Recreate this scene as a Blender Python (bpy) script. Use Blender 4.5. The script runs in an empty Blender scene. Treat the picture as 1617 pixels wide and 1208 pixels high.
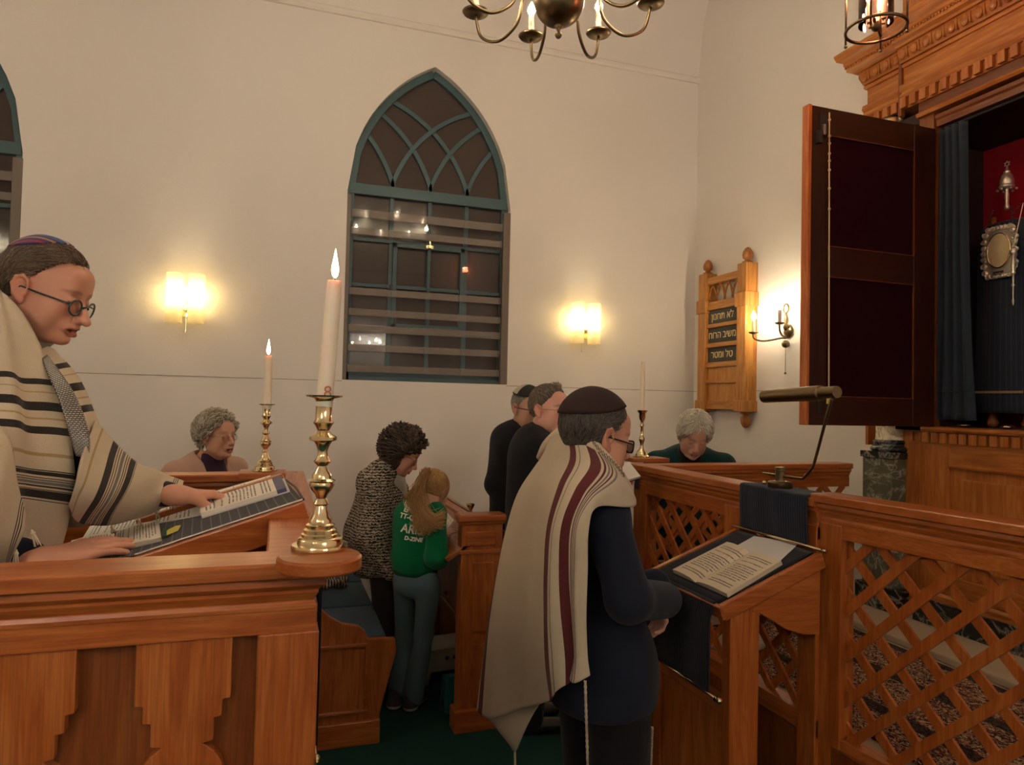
import bpy, bmesh, math, random
import numpy as np
from mathutils import Vector, Matrix, Euler
random.seed(7); rng=np.random.default_rng(7)
SC=bpy.context.scene; COL=SC.collection
PI=math.pi
def R(a): return math.radians(a)
def V(*a): return Vector(a)

# ---------------------------------------------------------------- mesh builder
class MB:
    def __init__(s): s.v=[]; s.f=[]; s.uv={}
    def add(s,vs,fs,uvs=None):
        b=len(s.v); s.v.extend([tuple(p) for p in vs]); k=len(s.f)
        for i,f in enumerate(fs):
            s.f.append([b+j for j in f])
            if uvs is not None: s.uv[k+i]=[uvs[j] for j in f]
        return s
    def box(s,x0,x1,y0,y1,z0,z1,M=None):
        vs=[(x,y,z) for x in(x0,x1) for y in(y0,y1) for z in(z0,z1)]
        if M is not None: vs=[tuple(M@Vector(p)) for p in vs]
        return s.add(vs,[(0,1,3,2),(4,6,7,5),(0,4,5,1),(2,3,7,6),(0,2,6,4),(1,5,7,3)])
    def prism(s,poly,fn,c0,c1):
        """poly: list of (a,b); fn(a,b,c)->xyz; extruded from c0 to c1"""
        n=len(poly); vs=[fn(a,b,c0) for a,b in poly]+[fn(a,b,c1) for a,b in poly]
        fs=[list(range(n))[::-1],[n+i for i in range(n)]]+[[i,(i+1)%n,n+(i+1)%n,n+i] for i in range(n)]
        return s.add(vs,fs)
    def lathe(s,prof,c=(0,0,0),seg=32,M=None,a0=0,a1=2*PI):
        n=len(prof); vs=[]; full=abs(a1-a0-2*PI)<1e-6; m=seg if full else seg+1
        for i in range(m):
            a=a0+(a1-a0)*i/seg
            for r,z in prof:
                p=Vector((r*math.cos(a),r*math.sin(a),z))
                if M is not None: p=M@p
                vs.append((p.x+c[0],p.y+c[1],p.z+c[2]))
        fs=[]
        for i in range(seg):
            j=(i+1)%m
            for k in range(n-1):
                fs.append((i*n+k,j*n+k,j*n+k+1,i*n+k+1))
        return s.add(vs,fs)
    def tube(s,pts,r,seg=10,caps=True,closed=False):
        pts=[Vector(p) for p in pts]; n=len(pts)
        if not hasattr(r,'__len__'): r=[r]*n
        vs=[]; up=None
        for i,p in enumerate(pts):
            a=pts[(i-1)%n] if (i>0 or closed) else p; b=pts[(i+1)%n] if (i<n-1 or closed) else p
            t=(b-a).normalized()
            if up is None:
                up=Vector((0,0,1)) if abs(t.z)<.9 else Vector((1,0,0))
            x=(up-t*up.dot(t)).normalized(); y=t.cross(x); up=x
            for k in range(seg):
                q=p+(x*math.cos(2*PI*k/seg)+y*math.sin(2*PI*k/seg))*r[i]; vs.append(tuple(q))
        fs=[]
        for i in range(n if closed else n-1):
            j=(i+1)%n
            for k in range(seg):
                fs.append((i*seg+k,i*seg+(k+1)%seg,j*seg+(k+1)%seg,j*seg+k))
        if caps and not closed:
            fs.append(list(range(seg))[::-1]); fs.append([(n-1)*seg+k for k in range(seg)])
        return s.add(vs,fs)
    def ball(s,c,r,seg=16,rings=10,M=None):
        r=r if hasattr(r,'__len__') else (r,r,r)
        vs=[];fs=[]
        for i in range(rings+1):
            th=PI*i/rings
            for k in range(seg):
                p=Vector((r[0]*math.sin(th)*math.cos(2*PI*k/seg),r[1]*math.sin(th)*math.sin(2*PI*k/seg),r[2]*math.cos(th)))
                if M is not None: p=M@p
                vs.append((c[0]+p.x,c[1]+p.y,c[2]+p.z))
        for i in range(rings):
            for k in range(seg):
                fs.append((i*seg+k,i*seg+(k+1)%seg,(i+1)*seg+(k+1)%seg,(i+1)*seg+k))
        return s.add(vs,fs)
    def sweep(s,prof,path,closed=False,side=None):
        """prof: (out,up) points (open or closed ring), path: xyz list in plan with mitred corners; out = right-hand side of travel"""
        pts=[Vector(p) for p in path]; n=len(pts); m=len(prof); vs=[]
        for i,p in enumerate(pts):
            d1=(p-pts[i-1]).normalized() if (i>0 or closed) else None
            d2=(pts[(i+1)%n]-p).normalized() if (i<n-1 or closed) else None
            if d1 is None: d1=d2
            if d2 is None: d2=d1
            n1=Vector((d1.y,-d1.x,0)); n2=Vector((d2.y,-d2.x,0)); b=(n1+n2)
            b=b.normalized(); k=1/max(.3,b.dot(n1))
            for o,u in prof: vs.append((p.x+b.x*o*k,p.y+b.y*o*k,p.z+u))
        fs=[]
        for i in range(n if closed else n-1):
            j=(i+1)%n
            for k in range(m): fs.append((i*m+k,i*m+(k+1)%m,j*m+(k+1)%m,j*m+k))
        if not closed:
            fs.append(list(range(m))[::-1]); fs.append([(n-1)*m+k for k in range(m)])
        return s.add(vs,fs)
    def quad(s,a,b,c,d,uv=True):
        return s.add([a,b,c,d],[(0,1,2,3)],[(0,0),(1,0),(1,1),(0,1)])

def wloc(o):
    p=Vector((0,0,0))
    while o is not None: p+=o.location; o=o.parent
    return p
def _obj(name,me,mat,parent,smooth):
    if mat is not None:
        for m in (mat if isinstance(mat,(list,tuple)) else [mat]): me.materials.append(m)
    if smooth: me.shade_smooth()
    o=bpy.data.objects.new(name,me); COL.objects.link(o)
    if parent is not None: o.parent=parent
    return o
def obj(name,mb,mat,parent=None,smooth=False,bevel=0,local=False,label=None,fix=True,autos=None):
    off=Vector((0,0,0)) if (local or parent is None) else wloc(parent)
    me=bpy.data.meshes.new(name)
    me.from_pydata([(x-off.x,y-off.y,z-off.z) for x,y,z in mb.v],[],mb.f)
    if mb.uv:
        ul=me.uv_layers.new(name='UVMap')
        for p in me.polygons:
            u=mb.uv.get(p.index)
            if u:
                for li,c in zip(p.loop_indices,u): ul.data[li].uv=c
    if fix:
        bm=bmesh.new(); bm.from_mesh(me); bmesh.ops.recalc_face_normals(bm,faces=bm.faces); bm.to_mesh(me); bm.free()
    o=_obj(name,me,mat,parent,smooth)
    if autos is not None:
        me.set_sharp_from_angle(angle=R(autos))
    if bevel:
        b=o.modifiers.new('bevel','BEVEL'); b.width=bevel; b.segments=2; b.limit_method='ANGLE'; b.angle_limit=R(40)
        b.harden_normals=False
    if label: o['label']=label
    return o
def npobj(name,vs,fs,mat,parent=None,smooth=True,col=None,uv=None,local=False,label=None):
    """vs (N,3), fs (M,4) or (M,3) arrays"""
    off=np.zeros(3) if (local or parent is None) else np.array(wloc(parent))
    me=bpy.data.meshes.new(name); vs=np.asarray(vs,dtype=np.float32)-off.astype(np.float32); fs=np.asarray(fs,dtype=np.int32)
    k=fs.shape[1]
    me.vertices.add(len(vs)); me.vertices.foreach_set('co',vs.ravel())
    me.loops.add(fs.size); me.loops.foreach_set('vertex_index',fs.ravel())
    me.polygons.add(len(fs)); me.polygons.foreach_set('loop_start',np.arange(0,fs.size,k,dtype=np.int32))
    me.update(calc_edges=True); me.validate()
    if col is not None:
        a=me.color_attributes.new('Col','FLOAT_COLOR','POINT')
        c=np.ones((len(vs),4),dtype=np.float32); c[:,:3]=col; a.data.foreach_set('color',c.ravel())
    if uv is not None:
        ul=me.uv_layers.new(name='UVMap'); ul.data.foreach_set('uv',np.asarray(uv,dtype=np.float32)[fs.ravel()].ravel())
    o=_obj(name,me,mat,parent,smooth)
    if label: o['label']=label
    return o
def tag(o,label=None,cat=None,group=None,kind=None):
    if label: o['label']=label
    if cat: o['category']=cat
    if group: o['group']=group
    if kind: o['kind']=kind
    return o
def thing(name,label,cat,loc=(0,0,0),group=None,rz=0):
    o=bpy.data.objects.new(name,None); COL.objects.link(o); o.location=loc; o.rotation_euler=(0,0,rz); o.empty_display_size=.05
    return tag(o,label,cat,group)
def struct(name,mb,mat,**k):
    o=obj(name,mb,mat,**k)
    if k.get('parent') is None: o['kind']='structure'
    return o
def copy_tree(o,parent=None):
    c=o.copy(); COL.objects.link(c)
    if parent is not None: c.parent=parent
    for ch in list(o.children): copy_tree(ch,c)
    return c

# ---------------------------------------------------------------- materials
def srgb(r,g,b):
    f=lambda c:(c/12.92 if c<=.04045 else ((c+.055)/1.055)**2.4)
    return (f(r/255),f(g/255),f(b/255))
class NT:
    def __init__(s,name):
        s.m=bpy.data.materials.new(name); s.m.use_nodes=True; s.t=s.m.node_tree; s.t.nodes.clear()
        s.out=s.n('ShaderNodeOutputMaterial')
    def n(s,ty,**k):
        nd=s.t.nodes.new(ty)
        for a,b in k.items(): setattr(nd,a,b)
        return nd
    def l(s,a,b): s.t.links.new(a,b)
    def val(s,x,sock):
        if hasattr(x,'is_output') or isinstance(x,bpy.types.NodeSocket): s.l(x,sock)
        else:
            if hasattr(x,'__len__') and len(x)==3 and len(sock.default_value)==4: x=(*x,1)
            sock.default_value=x
    def math(s,op,a,b=0,c=None):
        m=s.n('ShaderNodeMath',operation=op); s.val(a,m.inputs[0]); s.val(b,m.inputs[1])
        if c is not None: s.val(c,m.inputs[2])
        return m.outputs[0]
    def mix(s,f,a,b,blend='MIX'):
        m=s.n('ShaderNodeMix',data_type='RGBA',blend_type=blend); s.val(f,m.inputs[0]); s.val(a,m.inputs[6]); s.val(b,m.inputs[7]); return m.outputs[2]
    def noise(s,vec,scale=5,detail=4,rough=.55,dist=0,out=0):
        m=s.n('ShaderNodeTexNoise'); s.l(vec,m.inputs['Vector']); m.inputs['Scale'].default_value=scale; m.inputs['Detail'].default_value=detail
        m.inputs['Roughness'].default_value=rough; m.inputs['Distortion'].default_value=dist; return m.outputs[out]
    def mapping(s,vec,sc=(1,1,1),loc=(0,0,0),rot=(0,0,0)):
        m=s.n('ShaderNodeMapping'); s.l(vec,m.inputs[0]); m.inputs['Scale'].default_value=sc; m.inputs['Location'].default_value=loc; m.inputs['Rotation'].default_value=rot; return m.outputs[0]
    def ramp(s,f,stops,interp='LINEAR'):
        m=s.n('ShaderNodeValToRGB'); s.l(f,m.inputs[0]); cr=m.color_ramp; cr.interpolation=interp
        while len(cr.elements)<len(stops): cr.elements.new(.5)
        for e,(p,c) in zip(cr.elements,stops):
            e.position=p; e.color=(*c,1) if hasattr(c,'__len__') else (c,c,c,1)
        return m.outputs[0]
    def coord(s,w='Object'): return s.n('ShaderNodeTexCoord').outputs[w]
    def bsdf(s,col,rough=.5,metal=0,bump=None,bs=.2,bd=.01,**k):
        b=s.n('ShaderNodeBsdfPrincipled'); s.val(col,b.inputs['Base Color']); s.val(rough,b.inputs['Roughness']); b.inputs['Metallic'].default_value=metal
        for a,v in k.items(): s.val(v,b.inputs[a.replace('_',' ')])
        if bump is not None:
            bp=s.n('ShaderNodeBump'); bp.inputs['Strength'].default_value=bs; bp.inputs['Distance'].default_value=bd; s.l(bump,bp.inputs['Height']); s.l(bp.outputs[0],b.inputs['Normal'])
        s.l(b.outputs[0],s.out.inputs[0]); return b
_mc={}
def memo(fn):
    def g(*a,**k):
        key=(fn.__name__,a,tuple(sorted(k.items())))
        if key not in _mc: _mc[key]=fn(*a,**k)
        return _mc[key]
    return g
@memo
def plain(name,col,rough=.6,metal=0,spec=.5,grain=0,gs=200):
    t=NT(name); c=t.coord(); bump=None; cc=col
    if grain:
        nz=t.noise(c,gs,3); bump=nz
        cc=t.mix(t.math('MULTIPLY',nz,grain),col,tuple(x*.45 for x in col))
    t.bsdf(cc,rough,metal,bump=bump,bs=.25,bd=.002,Specular_IOR_Level=spec); return t.m
@memo
def wood(axis='x',tone=1.0,red=0.0,seed=0):
    t=NT('oak_%s'%axis); c=t.coord()
    s={'x':(.9,9,9),'y':(9,.9,9),'z':(9,9,.9)}[axis]
    v=t.mapping(c,s,loc=(seed*3.1,seed*1.7,seed*.9))
    n1=t.noise(v,3.0,6,.62,1.2)
    fib=t.noise(t.mapping(c,tuple(q*(9 if q>1 else 1.6) for q in s)),4,3,.6)
    big=t.noise(t.mapping(c,tuple(q*.3 for q in s)),2.2,3,.5,.8)
    a=tuple(q*tone for q in (0.50,.158,.036)); b=tuple(q*tone for q in (.26,.058,.010)); d=tuple(q*tone for q in (.40,.100,.018))
    if red: a=(a[0],a[1]*(1-red),a[2]*(1-red)); b=(b[0],b[1]*(1-red),b[2]*(1-red)); d=(d[0],d[1]*(1-red),d[2]*(1-red))
    col=t.ramp(n1,[(.30,b),(.47,d),(.62,a)])
    col=t.mix(t.math('MULTIPLY',t.ramp(fib,[(.45,0),(.62,1)]),.38),col,tuple(q*.55 for q in b))
    col=t.mix(t.math('MULTIPLY',big,.35),col,tuple(q*.75 for q in d))
    t.bsdf(col,t.math('ADD',t.math('MULTIPLY',fib,.18),.27),0,bump=fib,bs=.12,bd=.002,Specular_IOR_Level=.5,Coat_Weight=.15,Coat_Roughness=.2); return t.m
@memo
def plaster(name='plaster',col=(.74,.69,.655)):
    t=NT(name); c=t.coord()
    n=t.noise(c,1.2,4); f=t.noise(c,70,3,.6)
    cc=t.mix(t.math('MULTIPLY',n,.25),col,tuple(x*.88 for x in col))
    t.bsdf(cc,.85,bump=t.math('ADD',f,t.math('MULTIPLY',t.noise(c,9,2),1.2)),bs=.10,bd=.01,Specular_IOR_Level=.2); return t.m
@memo
def brass(dark=0):
    t=NT('brass_dark' if dark else 'brass'); c=t.coord()
    col=(.88,.71,.42) if not dark else (.22,.16,.09)
    n=t.noise(c,40,3); t.bsdf(t.mix(t.math('MULTIPLY',n,.4),col,tuple(x*.6 for x in col)),.16 if not dark else .32,1.0); return t.m
@memo
def silver():
    t=NT('silver'); c=t.coord(); n=t.noise(c,60,3); t.bsdf(t.mix(n,(.90,.82,.70),(.55,.48,.38)),.42,.8); return t.m
@memo
def glass(name='glass',col=(.9,.95,.95),rough=.0,ior=1.45):
    t=NT(name); g=t.n('ShaderNodeBsdfGlass'); g.inputs['Roughness'].default_value=rough; g.inputs['IOR'].default_value=ior; g.inputs['Color'].default_value=(*col,1)
    t.l(g.outputs[0],t.out.inputs[0]); return t.m
@memo
def thinglass(tint=(1,1,1),refl=.1):
    t=NT('clear_pane'); a=t.n('ShaderNodeBsdfTransparent'); a.inputs[0].default_value=(*tint,1); b=t.n('ShaderNodeBsdfGlossy'); b.inputs['Roughness'].default_value=.02
    lw=t.n('ShaderNodeFresnel'); lw.inputs[0].default_value=1.5
    m=t.n('ShaderNodeMixShader'); t.l(t.math('MULTIPLY',lw.outputs[0],refl*10),m.inputs[0]); t.l(a.outputs[0],m.inputs[1]); t.l(b.outputs[0],m.inputs[2]); t.l(m.outputs[0],t.out.inputs[0]); return t.m
@memo
def emit(name,col,st):
    t=NT(name); e=t.n('ShaderNodeEmission'); e.inputs[0].default_value=(*col,1); e.inputs[1].default_value=st; t.l(e.outputs[0],t.out.inputs[0]); return t.m
@memo
def marble(col=(.035,.045,.03),vein=(.42,.40,.33),sc=6,seed=0):
    t=NT('marble'); c=t.mapping(t.coord(),(1,1,1),loc=(seed,seed,0))
    w=t.noise(c,sc*.8,5,.6,1.5,out=1); cv=t.mix(.35,c,w,'ADD')
    vo=t.n('ShaderNodeTexVoronoi',feature='DISTANCE_TO_EDGE'); vo.inputs['Scale'].default_value=sc*1.6; t.l(cv,vo.inputs['Vector'])
    v=t.ramp(vo.outputs[0],[(0,1),(.045,.35),(.12,0)])
    n=t.noise(c,sc*3,5,.7,.6)
    v2=t.math('MULTIPLY',v,t.ramp(n,[(.35,.15),(.6,1)]))
    base=t.mix(t.noise(c,sc*2,4),col,tuple(x*2.2 for x in col))
    t.bsdf(t.mix(v2,base,vein),.15,0,Specular_IOR_Level=.5); return t.m
@memo
def cloth(name,col,rough=.9,ws=900,var=.35,sheen=.3):
    t=NT(name); c=t.coord(); f=t.noise(c,ws,2,.5); n=t.noise(c,14,3)
    cc=t.mix(t.math('MULTIPLY',f,var),col,tuple(x*.4 for x in col)); cc=t.mix(t.math('MULTIPLY',n,.25),cc,tuple(x*.7 for x in col))
    t.bsdf(cc,rough,bump=t.math('ADD',f,n),bs=.3,bd=.003,Specular_IOR_Level=.1,Sheen_Weight=sheen*.3); return t.m
@memo
def vcol(name='skin',rough=.5,sss=.0,spec=.35,grain=.12,gs=350):
    t=NT(name); a=t.n('ShaderNodeVertexColor',layer_name='Col'); c=t.coord(); n=t.noise(c,gs,3,.6); b=t.noise(c,35,3)
    cc=t.mix(t.math('MULTIPLY',n,grain),a.outputs[0],(.18,.05,.03)); cc=t.mix(t.math('MULTIPLY',b,grain),cc,(.35,.1,.06))
    t.bsdf(cc,rough,bump=n,bs=.12,bd=.0015,Specular_IOR_Level=spec,Subsurface_Weight=sss,Subsurface_Scale=.004); return t.m
@memo
def stripes(name,base,bands,axis='U',rough=.9,ws=600,freq=1,bump=None,basedark=.75):
    """bands: tuple of (pos,width,color) in 0..1 of the UV axis"""
    t=NT(name); uv=t.coord('UV'); sp=t.n('ShaderNodeSeparateXYZ'); t.l(uv,sp.inputs[0]); x=sp.outputs[0 if axis=='U' else 1]
    c=t.coord(); nz=t.noise(c,6,3); x=t.math('ADD',x,t.math('MULTIPLY',t.math('SUBTRACT',nz,.5),.004))
    if freq!=1: x=t.math('FRACT',t.math('MULTIPLY',x,freq))
    f=t.noise(c,ws,2); n=t.noise(c,9,3)
    col=t.mix(t.math('MULTIPLY',n,.5),base,tuple(q*basedark for q in base))
    for p,w,cc in bands:
        m=t.math('LESS_THAN',t.math('ABSOLUTE',t.math('SUBTRACT',x,p)),w/2)
        col=t.mix(m,col,cc)
    col=t.mix(t.math('MULTIPLY',f,.18),col,tuple(q*.4 for q in base))
    t.bsdf(col,rough,bump=t.math('ADD',f,t.math('MULTIPLY',t.noise(c,28,3),2.0)),bs=.35,bd=.004,Specular_IOR_Level=.1,Sheen_Weight=.1); return t.m
@memo
def page(name='printed_page',cols=1,rows=26,col=(.80,.74,.64),ink=(.10,.09,.09),m=(.1,.9,.08,.92),dens=.55,axis=0):
    """lines of print: v runs down the page, u along the lines"""
    t=NT(name); uv=t.coord('UV'); sp=t.n('ShaderNodeSeparateXYZ'); t.l(uv,sp.inputs[0]); u,v=sp.outputs[axis],sp.outputs[1-axis]
    fr=t.math('FRACT',t.math('MULTIPLY',v,rows)); row=t.math('FLOOR',t.math('MULTIPLY',v,rows))
    band=t.math('MULTIPLY',t.math('GREATER_THAN',fr,.3),t.math('LESS_THAN',fr,.7))
    cb=t.n('ShaderNodeCombineXYZ'); t.l(t.math('MULTIPLY',u,22*1.0),cb.inputs[0]); t.l(t.math('MULTIPLY',row,7.3),cb.inputs[1])
    wn=t.noise(cb.outputs[0],2.2,1); word=t.math('GREATER_THAN',wn,1-dens-.04)
    cb2=t.n('ShaderNodeCombineXYZ'); t.l(t.math('MULTIPLY',row,3.7),cb2.inputs[0]); ln=t.noise(cb2.outputs[0],1.3,0)
    end=t.math('LESS_THAN',u,t.math('ADD',t.math('MULTIPLY',ln,.5),m[1]-.28))
    ins=t.math('MULTIPLY',t.math('MULTIPLY',t.math('GREATER_THAN',u,m[0]),t.math('LESS_THAN',u,m[1])),t.math('MULTIPLY',t.math('GREATER_THAN',v,m[2]),t.math('LESS_THAN',v,m[3])))
    blk=t.math('GREATER_THAN',t.noise(t.mapping(cb2.outputs[0],(.2,.2,.2)),1.5,0),.38)
    k=t.math('MULTIPLY',t.math('MULTIPLY',band,word),t.math('MULTIPLY',t.math('MULTIPLY',ins,end),blk))
    t.bsdf(t.mix(t.math('MULTIPLY',k,.85),col,ink),.8,Specular_IOR_Level=.2); return t.m
import math
F_PX=1100.0; CW,CH=1617.0,1208.0
YAW,PITCH,ROLL=math.radians(18.5),math.radians(1.6),math.radians(1.3)
CAM=(0.0,0.0,1.7)
def _cam():
    f=(math.sin(YAW)*math.cos(PITCH),math.cos(YAW)*math.cos(PITCH),math.sin(PITCH))
    r0=(math.cos(YAW),-math.sin(YAW),0.0)
    u0=(r0[1]*f[2]-r0[2]*f[1],r0[2]*f[0]-r0[0]*f[2],r0[0]*f[1]-r0[1]*f[0])
    c,s=math.cos(ROLL),math.sin(ROLL)
    r=tuple(r0[i]*c+u0[i]*s for i in range(3)); u=tuple(u0[i]*c-r0[i]*s for i in range(3))
    return f,r,u
CF,CR,CU=_cam()
def ray(px,py):
    a=(px-CW/2)/F_PX; b=(CH/2-py)/F_PX
    return tuple(CF[i]+a*CR[i]+b*CU[i] for i in range(3))
def P(px,py,d):
    r=ray(px,py); return tuple(CAM[i]+d*r[i] for i in range(3))
def _pl(px,py,ax,val):
    r=ray(px,py); d=(val-CAM[ax])/r[ax]; return tuple(CAM[i]+d*r[i] for i in range(3))
def PX(px,py,x): return _pl(px,py,0,x)
def PY(px,py,y): return _pl(px,py,1,y)
def PZ(px,py,z): return _pl(px,py,2,z)
def proj(p):
    q=[p[i]-CAM[i] for i in range(3)]
    d=sum(q[i]*CF[i] for i in range(3)); a=sum(q[i]*CR[i] for i in range(3)); b=sum(q[i]*CU[i] for i in range(3))
    return (round(CW/2+F_PX*a/d,1),round(CH/2-F_PX*b/d,1),round(d,3))
# ---------------------------------------------------------------- signed distance figures
def rotm(yaw=0,pitch=0,roll=0):
    """head frame: x forward, y left, z up; yaw about z (deg, from +X), pitch>0 looks down"""
    return np.array(Matrix.Rotation(R(yaw),3,'Z')@Matrix.Rotation(R(pitch),3,'Y')@Matrix.Rotation(R(roll),3,'X'))
class SDF:
    def __init__(s): s.p=[]; s.M=np.eye(3); s.T=np.zeros(3); s.S=1.0
    def frame(s,M=None,T=(0,0,0),S=1.0):
        s.M=np.eye(3) if M is None else M; s.T=np.array(T,float); s.S=S; return s
    def w(s,p): return s.M@(np.array(p,float)*s.S)+s.T
    def cap(s,a,b,ra,rb=None,k=.01,op='u'):
        rb=ra if rb is None else rb
        s.p.append(('c',s.w(a),s.w(b),ra*s.S,rb*s.S,k*s.S,op)); return s
    def chain(s,pts,rs,k=.01,op='u'):
        for i in range(len(pts)-1): s.cap(pts[i],pts[i+1],rs[i],rs[i+1],k,op)
        return s
    def ell(s,c,r,rot=None,k=.01,op='u'):
        M=s.M if rot is None else s.M@rot
        r=r if hasattr(r,'__len__') else (r,r,r)
        s.p.append(('e',s.w(c),M,np.array(r,float)*s.S,None,k*s.S,op)); return s
    def plane(s,pt,nrm,k=.005,op='i'):
        """keep the side the normal points away from"""
        n=s.M@np.array(nrm,float); n/=np.linalg.norm(n); s.p.append(('p',s.w(pt),n,None,None,k*s.S,op)); return s
    def box(s,c,h,rot=None,rd=.004,k=.005,op='u'):
        M=s.M if rot is None else s.M@rot
        s.p.append(('b',s.w(c),M,np.array(h,float)*s.S,rd*s.S,k*s.S,op)); return s
    @staticmethod
    def d(pr,X):
        t=pr[0]
        if t=='c':
            a,b,ra,rb=pr[1:5]; ab=b-a; L=max(1e-9,ab@ab); h=np.clip(((X-a)@ab)/L,0,1)
            return np.sqrt((((X-a)-h[:,None]*ab)**2).sum(1))-(ra+(rb-ra)*h)
        if t=='e':
            q=(X-pr[1])@pr[2]; r=pr[3]; k0=np.sqrt(((q/r)**2).sum(1)); k1=np.sqrt(((q/(r*r))**2).sum(1))+1e-9
            return k0*(k0-1)/k1
        if t=='p': return (X-pr[1])@pr[2]
        if t=='b':
            q=np.abs((X-pr[1])@pr[2])-pr[3]+pr[4]; return np.sqrt((np.maximum(q,0)**2).sum(1))+np.minimum(q.max(1),0)-pr[4]
    @staticmethod
    def comb(D,d,k,op):
        if op=='u':
            h=np.maximum(k-np.abs(D-d),0)/k; return np.minimum(D,d)-h*h*k*.25
        if op=='s': d=-d
        h=np.maximum(k-np.abs(D-d),0)/k; return np.maximum(D,d)+h*h*k*.25
    def eval(s,X,centers=None,rad=0,idx=None):
        D=np.full(len(X),1.0)
        for pr in s.p:
            D=s.comb(D,s.d(pr,X),pr[5],pr[6])
        return D
    def mesh(s,vox=.004,noise=None,pad=.02):
        lo=np.full(3,1e9); hi=-lo
        for pr in s.p:
            if pr[6]!='u': continue
            if pr[0]=='c':
                for q,r in((pr[1],pr[3]),(pr[2],pr[4])): lo=np.minimum(lo,q-r); hi=np.maximum(hi,q+r)
            elif pr[0]=='e': lo=np.minimum(lo,pr[1]-pr[3].max()); hi=np.maximum(hi,pr[1]+pr[3].max())
            elif pr[0]=='b':
                r=np.linalg.norm(pr[3]); lo=np.minimum(lo,pr[1]-r); hi=np.maximum(hi,pr[1]+r)
        lo-=pad; hi+=pad; B=8
        nb=np.ceil((hi-lo)/(vox*B)).astype(int); N=nb*B
        ax=[lo[i]+vox*B*(np.arange(nb[i])+.5) for i in range(3)]
        C=np.stack(np.meshgrid(*ax,indexing='ij'),-1).reshape(-1,3)
        Dc=s.eval(C); rad=vox*B*.88
        keep=np.abs(Dc)<rad*1.5+.02
        Ck=C[keep]; K=len(Ck)
        G=np.repeat(np.repeat(np.repeat(np.where(Dc>0,1.,-1.).reshape(nb),B,0),B,1),B,2).astype(np.float32)
        o=(np.arange(B)-(B-1)/2)*vox; O=np.stack(np.meshgrid(o,o,o,indexing='ij'),-1).reshape(-1,3)
        D=np.full((K,B**3),1.0); 
        for pr in s.p:
            dc=s.d(pr,Ck)
            if pr[6]=='u': m=dc<rad*1.1+pr[5]+.035
            elif pr[6]=='s': m=dc<rad*1.1+pr[5]+.03
            else: m=np.ones(K,bool)
            if pr[0]=='e' and pr[6]!='i': # ellipsoid bound is inexact, be generous
                m=s.d(pr,Ck)<rad*2.2+pr[5]+.05
            if not m.any(): continue
            X=(Ck[m][:,None,:]+O[None]).reshape(-1,3)
            dd=s.d(pr,X).reshape(-1,B**3); D[m]=s.comb(D[m],dd,pr[5],pr[6])
        if noise is not None:
            X=(Ck[:,None,:]+O[None]).reshape(-1,3); D+=noise(X).reshape(K,-1)
        ki=np.argwhere(keep.reshape(nb))
        Gb=G.reshape(nb[0],B,nb[1],B,nb[2],B)
        for (i,j,k),d in zip(ki,D): Gb[i,:,j,:,k,:]=d.reshape(B,B,B)
        G=Gb.reshape(N)
        G[0]=G[-1]=1;G[:,0]=G[:,-1]=1;G[:,:,0]=G[:,:,-1]=1
        return nets(G,lo+vox*.5,vox)
def nets(G,org,h):
    S=G<0; n=np.array(G.shape)-1
    cnt=sum(S[i:n[0]+i,j:n[1]+j,k:n[2]+k].astype(np.int8) for i in(0,1) for j in(0,1) for k in(0,1))
    act=(cnt>0)&(cnt<8); idx=-np.ones(act.shape,np.int32); A=np.argwhere(act); idx[act]=np.arange(len(A))
    pos=np.zeros((len(A),3)); w=np.zeros(len(A))
    for ax in range(3):
        oth=[a for a in range(3) if a!=ax]
        for p in(0,1):
            for q in(0,1):
                o=np.zeros(3,int); o[oth[0]]=p; o[oth[1]]=q; a=A+o; b=a.copy(); b[:,ax]+=1
                ga=G[a[:,0],a[:,1],a[:,2]]; gb=G[b[:,0],b[:,1],b[:,2]]; m=(ga<0)!=(gb<0)
                t=np.where(m,ga/(ga-gb+1e-12),0); pt=o+np.zeros((len(A),3)); pt[:,ax]=t
                pos+=pt*m[:,None]; w+=m
    vs=(A+pos/w[:,None])*h+org
    fs=[]
    for ax in range(3):
        u,v=[(1,2),(2,0),(0,1)][ax]
        sl=[slice(None)]*3; sl2=[slice(None)]*3; sl[ax]=slice(0,-1); sl2[ax]=slice(1,None)
        ch=S[tuple(sl)]!=S[tuple(sl2)]; E=np.argwhere(ch); E=E[(E[:,u]>0)&(E[:,v]>0)&(E[:,u]<n[u])&(E[:,v]<n[v])&(E[:,ax]<n[ax])]
        if not len(E): continue
        def at(du,dv):
            q=E.copy(); q[:,u]+=du; q[:,v]+=dv; return idx[q[:,0],q[:,1],q[:,2]]
        F=np.stack([at(-1,-1),at(0,-1),at(0,0),at(-1,0)],1)
        fl=~S[E[:,0],E[:,1],E[:,2]]; F[fl]=F[fl][:,::-1]
        fs.append(F[(F>=0).all(1)])
    return vs,np.concatenate(fs)
def smoothmesh(vs,fs,it=1,lam=.5):
    for _ in range(it):
        s=np.zeros_like(vs); c=np.zeros(len(vs))
        for a in range(4):
            b=(a+1)%4; np.add.at(s,fs[:,a],vs[fs[:,b]]); np.add.at(c,fs[:,a],1); np.add.at(s,fs[:,b],vs[fs[:,a]]); np.add.at(c,fs[:,b],1)
        vs=vs+lam*(s/np.maximum(c,1)[:,None]-vs)
    return vs
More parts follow.
